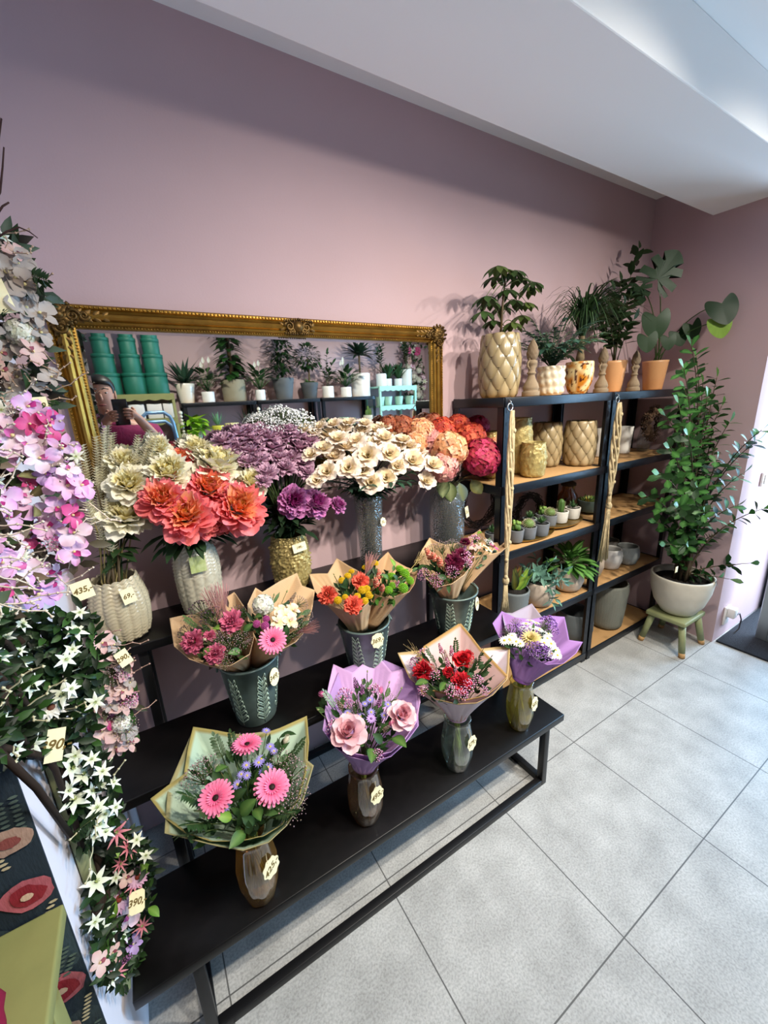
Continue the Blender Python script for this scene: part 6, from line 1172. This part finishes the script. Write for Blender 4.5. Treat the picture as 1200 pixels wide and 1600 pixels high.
ptag('450,-', 64, 634, -.34, 'cream price tag reading 450 between the ivory wreath and the pink wreath', .024, .034, .05, up=.05)
ptag('', -4, 462, -.34, 'kraft price tag cut by the left picture edge on the ivory wreath', .035, .06, .2, up=.04)
ptag('435,-', 129, 922, -.5, 'kraft price tag reading 435 at the lower right of the pink wreath', .032, .036, .12, up=.05)
ptag('390,-', 86, 1164, -.74, 'slanted white price tag reading 390 on the white star garland', .022, .046, -.35, up=.03)
ptag('290,-', 193, 1028, -.42, 'yellowish price tag reading 290 at the top of the dusty pink garland', .026, .036, .3, up=.03)
ptag('390,-', 214, 1409, -.66, 'white clipped-corner price tag reading 390 on the lowest small wreath', .027, .037, -.3, sh='clip', up=.05)
tw = thing('dry_twigs', 'dark bare twigs reaching in above the ivory wreath', 'twigs', on_pier(2, 365, -.36)); mb = MB(); T = tw.location
for pts in ([(-15, 378), (10, 362), (30, 355), (46, 362), (59, 372)], [(-15, 330), (0, 300), (4, 260), (6, 230)], [(-20, 280), (-4, 230), (2, 185)], [(-12, 345), (4, 322), (14, 316)]):
    mb.tube([on_pier(a, b, -.36)-T for a, b in pts], [.0022*(1-.15*i) for i in range(len(pts))], 5, srgb('#3a2420'))
mb.build('twigs', 'twig', tw)
# ---- olive side table against the wallpaper, with a wrapped crimson parcel
t = thing('side_table', 'olive painted side table at the lower left, against the wallpaper', 'table', (-.55, -1.0, 0)); bevel(MB().box(-.32, .323, -.2, .214, .725, .75).build('table_top', 'olive_paint', t), .004)
bevel(MB().box(-.3, .29, -.18, .195, .66, .725).build('apron', 'olive_paint', t), .002)
for sx in (-.28, .27):
    for sy in (-.16, .175): bevel(MB().box(sx-.02, sx+.02, sy-.02, sy+.02, 0, .66).build('leg', 'olive_paint', t), .002)
p = PZ(-88, 1600, .82); B = V((p.x-.012, p.y, .751)); t = thing('wrapped_parcel', 'crimson tissue wrapped parcel on the olive table, cut by the left picture edge', 'parcel', B)
MB().lathe(dense([(.052, 0), (.058, .03), (.05, .08), (.03, .1), (.05, .14), (.06, .16)], 4), 60, srgb('#8c1638'), mod=lambda r, z, a, i: (r*(1+.07*math.sin(9*a+i)*(.3+z*5)), z+.006*math.sin(7*a))).build('tissue_wrap', 'film_paper', t)
MB().lathe([(.033, .094), (.035, .1), (.033, .106)], 24, srgb('#c8b0c8')).build('ribbon', 'film_paper', t)
# ------------------------------------------------------------------ the other side of the shop, seen in the mirror
YO = -2.9; FZ = 1.553
for x0, lab in ((.43, 'black shelving unit across the shop, leftmost in the mirror'), (1.13, 'black shelving unit across the shop, middle one in the mirror'), (1.84, 'black shelving unit across the shop, right one in the mirror')):
    shelving(lab, x0+.006, x0+.69, YB+.012, YO, 1.557, (FZ, 1.215, .85, .45), group=None)
def scallop(x0, x1, z0, z1, m, label):
    cx = (x0+x1)/2; t = thing('display_shelf', label, 'shelf', (cx, -3.0, 0)); a, b = x0-cx, x1-cx
    for z in (z0, z1, z1-.42, .12): bevel(MB().box(a, b, -.18, .18, z-.02, z).build('shelf_board', m, t), .003)
    for x in (a, b-.025):
        for y in (-.18, .155): bevel(MB().box(x, x+.025, y, y+.025, 0, z0-.02).build('post', m, t), .002)
    for z in (z0, z1): 
        n = 40; vs = []
        for i in range(n+1): q = i/n; x = a+(b-a)*q; vs += [(x, .184, z), (x, .184, z-.045-.014*abs(math.sin(q*PI*7))), (x, .176, z), (x, .176, z-.045-.014*abs(math.sin(q*PI*7)))]
        fs = []
        for i in range(n): o = 4*i; fs += [(o, o+1, o+5, o+4), (o+2, o+6, o+7, o+3), (o+1, o+3, o+7, o+5), (o, o+4, o+6, o+2)]
        MB().add(vs, fs).build('scalloped_edge', m, t, smooth=False)
scallop(-.36, .372, 1.645, 1.43, 'olive_paint', 'olive scalloped display shelf across the shop, under the green boxes'); scallop(2.545, 3.08, 1.66, 1.435, 'mint_paint', 'mint scalloped display shelf across the shop, right side of the mirror')
def hatbox(x, y, z, r, h, m, label, group=None):
    t = thing('hat_box', label, 'box', (x, y, z), group); bevel(MB().lathe([(r, 0), (r, h), (.001, h)], 40).build('box_body', m, t, smooth=True), .001); MB().lathe([(r+.003, h-.03), (r+.004, h), (r+.002, h+.003), (.001, h+.003)], 40).build('lid', m, t)
for nm, px, rs in (('left', 172, (.098, .082, .066, .052)), ('middle', 213, (.092, .078, .066, .056)), ('right', 248, (.092, .08, .07, .066))):
    p = PM(px, 612, 2.95); z = 1.6465
    for i, r in enumerate(rs):
        h = (.178, .155, .13, .1)[i]; hatbox(p.x, -2.98, z, r, h, 'box_green', 'round green hat box, '+('bottom of', 'second from the bottom of', 'third from the bottom of', 'top of')[i]+' the '+nm+' stack in the mirror'); z += h+.0035
for i, x in enumerate((-.08, .06, .2, .3)): bevel(tag(MB().box(x-.06 if i < 3 else x-.03, x+.06, -3.08, -2.86, 1.4305, 1.56).build('storage_box', 'white_plastic'), ('leftmost', 'second', 'third', 'rightmost')[i]+' white box under the scalloped olive shelf in the mirror', 'box'), .004)
for x, w in ((.2, 'left'), (.31, 'right')): hatbox(x, -2.93, 1.0105, .055 if w == 'right' else .05, .2, 'box_maroon', w+' maroon round box behind the step ladder in the mirror')
# step ladder
t = thing('step_ladder', 'light blue tubular step ladder in front of the olive shelf, seen in the mirror', 'ladder', (.17, -2.3, 0))
for s, y0 in ((1, 0), (-1, -.5)):
    zt = 1.49 if s > 0 else 1.42; pts = [(-.2, .12 if s > 0 else -.36, 0), (-.115, .0, zt-.09), (-.1, 0, zt-.04), (-.06, 0, zt-.005), (.06, 0, zt-.005), (.1, 0, zt-.04), (.115, .0, zt-.09), (.2, .12 if s > 0 else -.36, 0)]
    MB().tube(pts, .014, 10).build('tube_frame', 'blue_metal', t)
for z in (.28, .56, .84): w = .19-.07*z; bevel(MB().box(-w, w, -.02+.1*(1-z)-.06, .1*(1-z)+.06, z-.012, z+.012).build('step', 'blue_metal', t), .004)
# plants over there
def back_pot(px, py, Y, r, h, m, col, taper=.85, z=FZ+.001, name='potted_plant', label='', soil=True, n=28, bulge=0):
    p = PM(px, py, Y); B = V((p.x, -Y, z)); t = thing(name, label, 'potted plant', B); pot(t, [(r*taper, 0), (r*taper+.002, .005), (r*(1+bulge)*(1+taper)/2, h*.5), (r, h-.003), (r-.002, h)], m, col, None, n, None, soil, 2); return t, B, h
def straps(t, h, n, L, W, col, e0=.3, e1=1.4, droop=.5, shape='lance', z0=0):
    b = MB()
    for k in range(n): a = k*2.4; e = e0+(e1-e0)*k/n; foliage_leaf(b, (.012*math.cos(a), .012*math.sin(a), h+z0), V((math.cos(a)*math.cos(e), max(-.2, math.sin(a)*math.cos(e)), math.sin(e))), L*rnd(.8, 1.1), W, col, (0, 0, 1), droop, .3, shape, 5)
    b.build('foliage', 'leaf', t)
def bushy(t, h, n, R, H, L, W, col, z0=0.0, ball=False, shape='oval'):
    b = MB()
    for k in range(n):
        d = rdir(); p = V((d.x*R, d.y*R*.8, h+z0+H*(.5+.5*d.z))) if ball else V((d.x*R*rnd(.2, 1), d.y*R*.8, h+z0+H*R_.random())); foliage_leaf(b, p, V((d.x, d.y, d.z*.5+.1)), L*rnd(.7, 1.2), W, col, (0, 0, 1), .5, .2, shape, 3)
    b.build('foliage', 'leaf', t)
def lily(t, h, n, fl):
    b = MB()
    for k in range(n): a = k*2.4; e = rnd(.6, 1.35); d = V((math.cos(a)*math.cos(e), math.sin(a)*math.cos(e), math.sin(e))); L = rnd(.1, .2); b.tube([(0, 0, h), d*L+V((0, 0, h))], .0018, 4, srgb('#3a5a2a')); foliage_leaf(b, d*L+V((0, 0, h)), d+V((d.x, d.y, -.3)), rnd(.1, .14), .05, '#244520', (0, 0, 1), .5, .2, 'lance', 4)
    b.build('foliage', 'leaf', t)
    for k in range(fl):
        f = MB(); x = rnd(-.06, .06); zz = rnd(.2, .28); f.tube(bez((0, 0, h), (x*.3, 0, h+zz*.6), (x, 0, h+zz), 5), .0018, 4, srgb('#7a9a5a')); leaf(f, leafM((x, 0, h+zz), V((x*.5, .15, 1)), (0, 1, .2)), .062, .03, srgb('#e4e4d8'), -.2, .6, 'lance', 5); f.build('spathe', 'petal', t)
t, B, h = back_pot(292, 625, 3.0, .088, .18, 'ceramic', '#e6dccb', .68, label='spiky agave in a cream tapered pot, leftmost plant in the mirror', name='potted_agave'); straps(t, h, 26, .26, .04, '#2f4a38', .15, 1.45, .35)
t, B, h = back_pot(325, 622, 2.96, .058, .1, 'matte', '#e4e2de', .95, label='peace lily in a small white pot right of the agave in the mirror', name='potted_peace_lily'); lily(t, h, 34, 3)
t, B, h = back_pot(366, 620, 3.02, .12, .21, 'stone', '#8d8672', .9, label='climbing big leaved plant in a grey brown stone pot in the mirror', name='potted_pothos')
b = MB()
for k in range(110): a = k*2.4; z = h+rnd(0, .55); q = .06+.1*R_.random(); foliage_leaf(b, (q*.4*math.cos(a), q*.4*math.sin(a), z), V((math.cos(a), math.sin(a), -.1)), rnd(.1, .16), .075, '#274a20', (0, 0, 1), .5, .15, 'heart', 4)
b.build('foliage', 'leaf', t); MB().tube([(0, 0, h-.02), (0, 0, h+.5)], .02, 8, srgb('#4a3a28')).build('moss_pole', 'twig', t)
t, B, h = back_pot(406, 621, 2.95, .05, .105, 'matte', '#e0e0de', .95, label='peace lily in a white pot left of the dark grey planter in the mirror', name='potted_peace_lily'); lily(t, h, 40, 2)
t, B, h = back_pot(443, 619, 3.02, .118, .22, 'matte', '#5c6064', .7, label='tall bushy plant in a large dark grey planter in the mirror', name='potted_shrub'); bushy(t, h, 420, .15, .5, .08, .03, '#1f3a1a')
t, B, h = back_pot(483, 617, 3.02, .1, .17, 'matte', '#4e5256', .7, label='ball shaped little tree in a dark bowl in the mirror', name='potted_topiary'); bushy(t, h, 300, .115, .22, .06, .026, '#234220', .16, True); MB().tube([(0, 0, h-.02), (.01, 0, h+.1), (0, 0, h+.25)], .009, 7, srgb('#6a5638')).build('trunk', 'twig', t); straps(t, h, 24, .1, .02, '#6a9a4a', .1, .6, .6)
t, B, h = back_pot(511, 615, 2.97, .064, .125, 'matte', '#e6e2dc', .98, label='thin stemmed plant in a plain white pot in the mirror', name='potted_plant'); stems_with_leaves(t, (0, 0, h), [(-.06, 0, h+.2), (.07, .02, h+.24), (0, .05, h+.34), (.05, -.05, h+.16)], 8, .09, .035, '#2a4a22')
t, B, h = back_pot(539, 614, 2.95, .06, .11, 'matte', '#e8e4de', 1, label='peace lily in a white pot beside the striped white bucket in the mirror', name='potted_peace_lily'); lily(t, h, 48, 3)
t, B, h = back_pot(562, 610, 2.99, .112, .26, 'matte', '#e2ded8', .95, label='dracaena in a large white two-tone bucket in the mirror', name='potted_dracaena'); straps(t, h, 46, .24, .045, '#1c3220', .1, 1.4, .7, 'lance', .2); MB().tube([(0, 0, h-.02), (0, 0, h+.24)], .012, 7, srgb('#5a4a34')).build('trunk', 'twig', t)
MZ = 1.661
for px, r, h0, lab, kind in ((594, .065, .15, 'tall leafy plant in a white ribbed pot, left on the mint shelf in the mirror', 0), (604, .05, .09, 'upright glossy plant in a white pot, second on the mint shelf in the mirror', 1), (620, .05, .09, 'upright glossy plant in a white pot, third on the mint shelf in the mirror', 1), (633, .068, .2, 'tall dark plant in a tall white pot, rightmost on the mint shelf in the mirror', 0)):
    t, B, h = back_pot(px, 600, 3.02, r, h0, 'matte', '#e4e6e4', .95, MZ, 'potted_plant', lab); 
    if kind: straps(t, h, 30, .2, .035, '#26421f', .7, 1.5, .1, 'oval')
    else: stems_with_leaves(t, (0, 0, h), [(-.04, 0, h+.36), (.05, .02, h+.4), (0, .05, h+.44), (.02, -.05, h+.3), (-.06, .03, h+.25)], 18, .07, .028, '#23401e')
for i, px in enumerate((592, 604, 621, 637)):
    p = PM(px, 632, 2.93); t = thing('flower_pot', ('leftmost', 'second', 'third', 'rightmost')[i]+' mint green pot on the second mint shelf board', 'pot', (p.x, -2.93, 1.4365)); pot(t, [(.04, 0), (.042, .003), (.056, .1), (.058, .104)], 'matte', '#a9c9b4', None, 28, None, False, 2)
S2 = 1.2165
t, B, h = back_pot(307, 683, 2.95, .06, .1, 'matte', '#dfe4e6', .8, S2, 'potted_plant', 'lime green leafy plant in a white pot on the lower shelf in the mirror'); bushy(t, h, 60, .1, .12, .11, .075, '#9ac83a', -.03, False, 'heart')
t, B, h = back_pot(342, 681, 2.95, .058, .115, 'ceramic', '#c9c24a', .75, S2, 'potted_plant', 'aloe in a yellow green pot on the lower shelf in the mirror'); straps(t, h, 12, .14, .018, '#6a9a70', .9, 1.5, .1)
for px, r, h0, c, lab in ((290, .05, .1, '#c0bc6a', 'olive pot left of the lime plant in the mirror'), (364, .07, .13, '#e0d8a0', 'empty cream pot right of the yellow green one in the mirror'), (386, .05, .11, '#b8b040', 'olive green pot with dark grass in the mirror')):
    t, B, h = back_pot(px, 680, 2.98, r, h0, 'ceramic', c, .85, S2, 'potted_plant' if px > 380 else 'flower_pot', lab, px > 380)
    if px > 380: straps(t, h, 16, .2, .008, '#2a3a28', .6, 1.5, .3)
for px, r, h0, c, lab in ((516, .06, .1, '#1f7a4a', 'emerald green pot in the mirror, under the white pots'), (536, .065, .11, '#a9d6b0', 'mint bowl-shaped pot in the mirror'), (549, .045, .1, '#2a8a5a', 'green glazed pot right of the mint one in the mirror')):
    back_pot(px, 668, 2.98, r, h0, 'ceramic', c, .85, S2, 'flower_pot', lab, False)
t, B, h = back_pot(574, 665, 2.96, .06, .12, 'matte', '#ddd6c4', .95, S2, 'potted_cactus', 'columnar cactus group in a cream pot in the mirror')
b = MB()
for x, y, z in ((0, 0, .11), (.025, .01, .075), (-.025, .01, .065)): b.lathe(dense([(.014, h-.01), (.018, h+z*.5), (.012, h+z*.9), (.001, h+z)], 3), 20, srgb('#6a8a4a'), Matrix.Translation((x, y, 0)), mod=lambda r_, z_, a, i: (r_*(1+.13*math.cos(7*a)), z_))
b.build('cactus', 'leaf', t)
for x, w, n in ((1.13, 'white', 14), (.405, 'cream', 12)):                        # bead strings on the far posts
    t = thing('hanging_beads', w+' bead string hanging on a far shelf post in the mirror', 'bead string', (x, YO+.02, 1.5), None); o = MB(); o.tube([(0, 0, 0), (0, 0, -.5)], .0015, 4)
    for k in range(n): o.ball((0, 0, -.03-.034*k), .014 if k % 3 else .018, srgb('#e8e2d4'), 8)
    o.build('beads', 'matte', t)
# a floral wreath on the far wall at the right
fw = thing('hanging_wreath', 'pale floral wreath on the far wall, at the right edge of the mirror', 'floral wreath', (3.28, YB, 1.85)); mb = MB()
for k in range(70):
    x, z = rnd(-.15, .16), rnd(-.42, .45); key = R_.choice(['dusty_orchid', 'ivory_petals', 'white_star', 'pale_orchid', 'hot_orchid'] if z > .1 else ['white_star', 'white_hydrangea', 'ivory_petals', 'pale_orchid']); link(key, bloom(key), fw, frame((x, rnd(.05, .1), z), V((rnd(-.4, .4), 1, rnd(-.4, .4))), rnd(0, 6), rnd(.03, .05)))
for k in range(200): leaf(mb, leafM((rnd(-.16, .17), rnd(.01, .06), rnd(-.44, .46)), rdir()+V((0, .6, 0)), (0, 1, 0)), rnd(.05, .08), .03, jit(srgb('#2f4a28'), .4), .4, .2, 'oval', 3)
mb.build('foliage', 'leaf', fw)

# ------------------------------------------------------------------ the person taking the picture, seen in the mirror
def skinned(name, verts, edges, m, parent, loc, sub=2, root=0):
    me = bpy.data.meshes.new(name); me.from_pydata([v[:3] for v in verts], edges, []); me.materials.append(MATS[m]); o = link(name, me, parent, Matrix.Translation(loc))
    md = o.modifiers.new('skin', 'SKIN'); md.use_smooth_shade = True
    for i, v in enumerate(verts): sv = me.skin_vertices[0].data[i]; sv.radius = (v[3], v[4] if len(v) > 4 else v[3]); sv.use_root = (i == root)
    s = o.modifiers.new('sub', 'SUBSURF'); s.levels = sub; s.render_levels = sub; return o
PB = V((-.03, -1.84, 0)); pt = thing('person', 'person in a magenta top, dark hair pulled back, holding up a phone', 'person', PB)
HX, HY_, HZ = -.105, .07, 1.605                                   # head centre, relative
def hand_verts(wr, fw_, side, up_, curl):
    """palm and five separate fingers from a wrist, as skin vertices"""
    return None
Vt = [(0, 0, .93, .15, .11), (0, 0, 1.08, .125, .095), (-.01, .0, 1.24, .145, .1), (-.02, .005, 1.36, .13, .085), (-.05, .02, 1.45, .052), (-.09, .04, 1.52, .048),
      (.15, .0, 1.37, .055), (.2, .06, 1.2, .045), (.17, .2, 1.3, .036), (.07, .32, 1.46, .027),          # camera-left arm in the mirror's right
      (-.19, .01, 1.37, .055), (-.26, .07, 1.2, .045), (-.2, .2, 1.29, .036), (-.1, .32, 1.45, .027),
      (.09, 0, .86, .085), (.1, .02, .5, .06), (.1, 0, .1, .042), (.1, .1, .035, .04), (-.09, 0, .86, .085), (-.1, .02, .5, .06), (-.1, 0, .1, .042), (-.1, .1, .035, .04)]
Ed = [(0, 1), (1, 2), (2, 3), (3, 4), (4, 5), (3, 6), (6, 7), (7, 8), (8, 9), (3, 10), (10, 11), (11, 12), (12, 13), (0, 14), (14, 15), (15, 16), (16, 17), (0, 18), (18, 19), (19, 20), (20, 21)]
# head: skull and jaw as two thick vertices on the neck
k = len(Vt); Vt += [(HX, HY_-.012, HZ-.03, .07, .078), (HX, HY_-.012, HZ+.045, .074, .088), (HX, HY_-.02, HZ+.09, .045, .055)]; Ed += [(5, k), (k, k+1), (k+1, k+2)]
for w, sd in ((9, 1), (13, -1)):                                  # palms and fingers closing on the phone
    wx, wy_, wz = Vt[w][:3]; pi = len(Vt); Vt.append((wx-sd*.022, wy_+.028, wz+.03, .022, .013)); Ed.append((w, pi))
    for f in range(4):
        L = (.028, .031, .029, .023)[f]; b = len(Vt); z0 = wz+.052-.017*f; x0 = wx-sd*.034
        Vt += [(x0, wy_+.04, z0, .0085), (x0-sd*L*.7, wy_+.05, z0+.004, .008), (x0-sd*L*1.3, wy_+.044, z0+.004, .007)]; Ed += [(pi, b), (b, b+1), (b+1, b+2)]
    b = len(Vt); Vt += [(wx-sd*.012, wy_+.012, wz+.05, .0095), (wx-sd*.026, wy_+.012, wz+.068, .008)]; Ed += [(pi, b), (b, b+1)]
skinned('body', Vt, Ed, 'skin', pt, (0, 0, 0))
# face, ears
def sph(name, p, r, m, sz=1, sx=1, sy=1): return MB().ball((0, 0, 0), r, (.6, .4, .3), 12, sz).build(name, m, pt, M=Matrix.Translation(p) @ Matrix.Diagonal((sx, sy, 1, 1)))
mat('lip', '#8a4a48', .5, noise=.1, nscale=60); mat('eye_white', '#d8d0c8', .3, noise=.05, nscale=50); mat('eye_dark', '#20140e', .2, noise=.1, nscale=50)
FY = HY_+.066
MB().tube([(HX, FY+.0, HZ+.02), (HX, FY+.012, HZ-.0), (HX, FY+.022, HZ-.022), (HX, FY+.008, HZ-.028)], [.007, .009, .012, .008], 8).build('nose', 'skin', pt)
sph('mouth', (HX, FY+.004, HZ-.058), .017, 'lip', .38, 1.3, .5)
for sd in (-1, 1):
    sph('eye', (HX+sd*.03, FY+.003, HZ+.016), .0105, 'eye_white', .38, 1, .7); sph('pupil', (HX+sd*.03, FY+.011, HZ+.014), .0055, 'eye_dark'); sph('ear', (HX+sd*.076, HY_-.015, HZ+.005), .02, 'skin', 1.5, .4, .8)
    MB().tube([(HX+sd*.013, FY+.008, HZ+.036), (HX+sd*.03, FY+.01, HZ+.042), (HX+sd*.048, FY+.0, HZ+.036)], .0035, 6).build('eyebrow', 'hair', pt)
hb = MB(); hb.ball((0, 0, 0), 1, (.02, .02, .02), 24)
hv = [(x*.083, y*.095-.02, z*.088+.045) for x, y, z in hb.v]; hb.v = [(x, y if not (y > .02 and z < .075) else .02, z if z > -.045 else -.045) for x, y, z in hv]
hb.build('hair', 'hair', pt, M=Matrix.Translation((HX, HY_-.01, HZ))); sph('hair_bun', (HX+.01, HY_-.12, HZ+.04), .038, 'hair')
skinned('magenta_top', [(0, 0, .92, .165, .125), (0, 0, 1.08, .14, .108), (-.01, .0, 1.24, .158, .112), (-.02, .0, 1.36, .14, .1), (.15, 0, 1.36, .066), (.185, .035, 1.27, .06), (-.19, .01, 1.36, .066), (-.23, .045, 1.27, .06), (-.035, .0, 1.43, .1, .082), (-.05, .01, 1.485, .062, .06)], [(0, 1), (1, 2), (2, 3), (3, 4), (4, 5), (3, 6), (6, 7), (3, 8), (8, 9)], 'magenta_cloth', pt, (0, 0, 0))
skinned('trousers', [(0, 0, .93, .16, .12), (.09, 0, .84, .098), (.1, .02, .5, .075), (.1, .0, .1, .06), (-.09, 0, .84, .098), (-.1, .02, .5, .075), (-.1, 0, .1, .06)], [(0, 1), (1, 2), (2, 3), (0, 4), (4, 5), (5, 6)], 'dark_cloth', pt, (0, 0, 0))
for sd in (-1, 1): bevel(MB().box(sd*.1-.045, sd*.1+.045, -.07, .17, 0, .07).build('shoe', 'dark_cloth', pt), .025, 3)
ph = thing('phone', 'dark phone held up in front of the person in the mirror', 'phone', (-.042, -1.4745, 1.5)); bevel(MB().box(-.038, .038, -.004, .004, -.075, .075).build('phone_body', 'phone_black', ph), .003, 3)
MB().lathe([(.011, 0), (.011, .003), (.008, .0035), (.001, .002)], 20, M=Matrix.Translation((-.02, .004, .05)) @ Matrix.Rotation(-PI/2, 4, 'X')).build('lens', 'phone_black', ph)
MB().lathe([(.009, 0), (.009, .003), (.006, .0035), (.001, .002)], 20, M=Matrix.Translation((-.02, .004, .024)) @ Matrix.Rotation(-PI/2, 4, 'X')).build('lens', 'phone_black', ph)
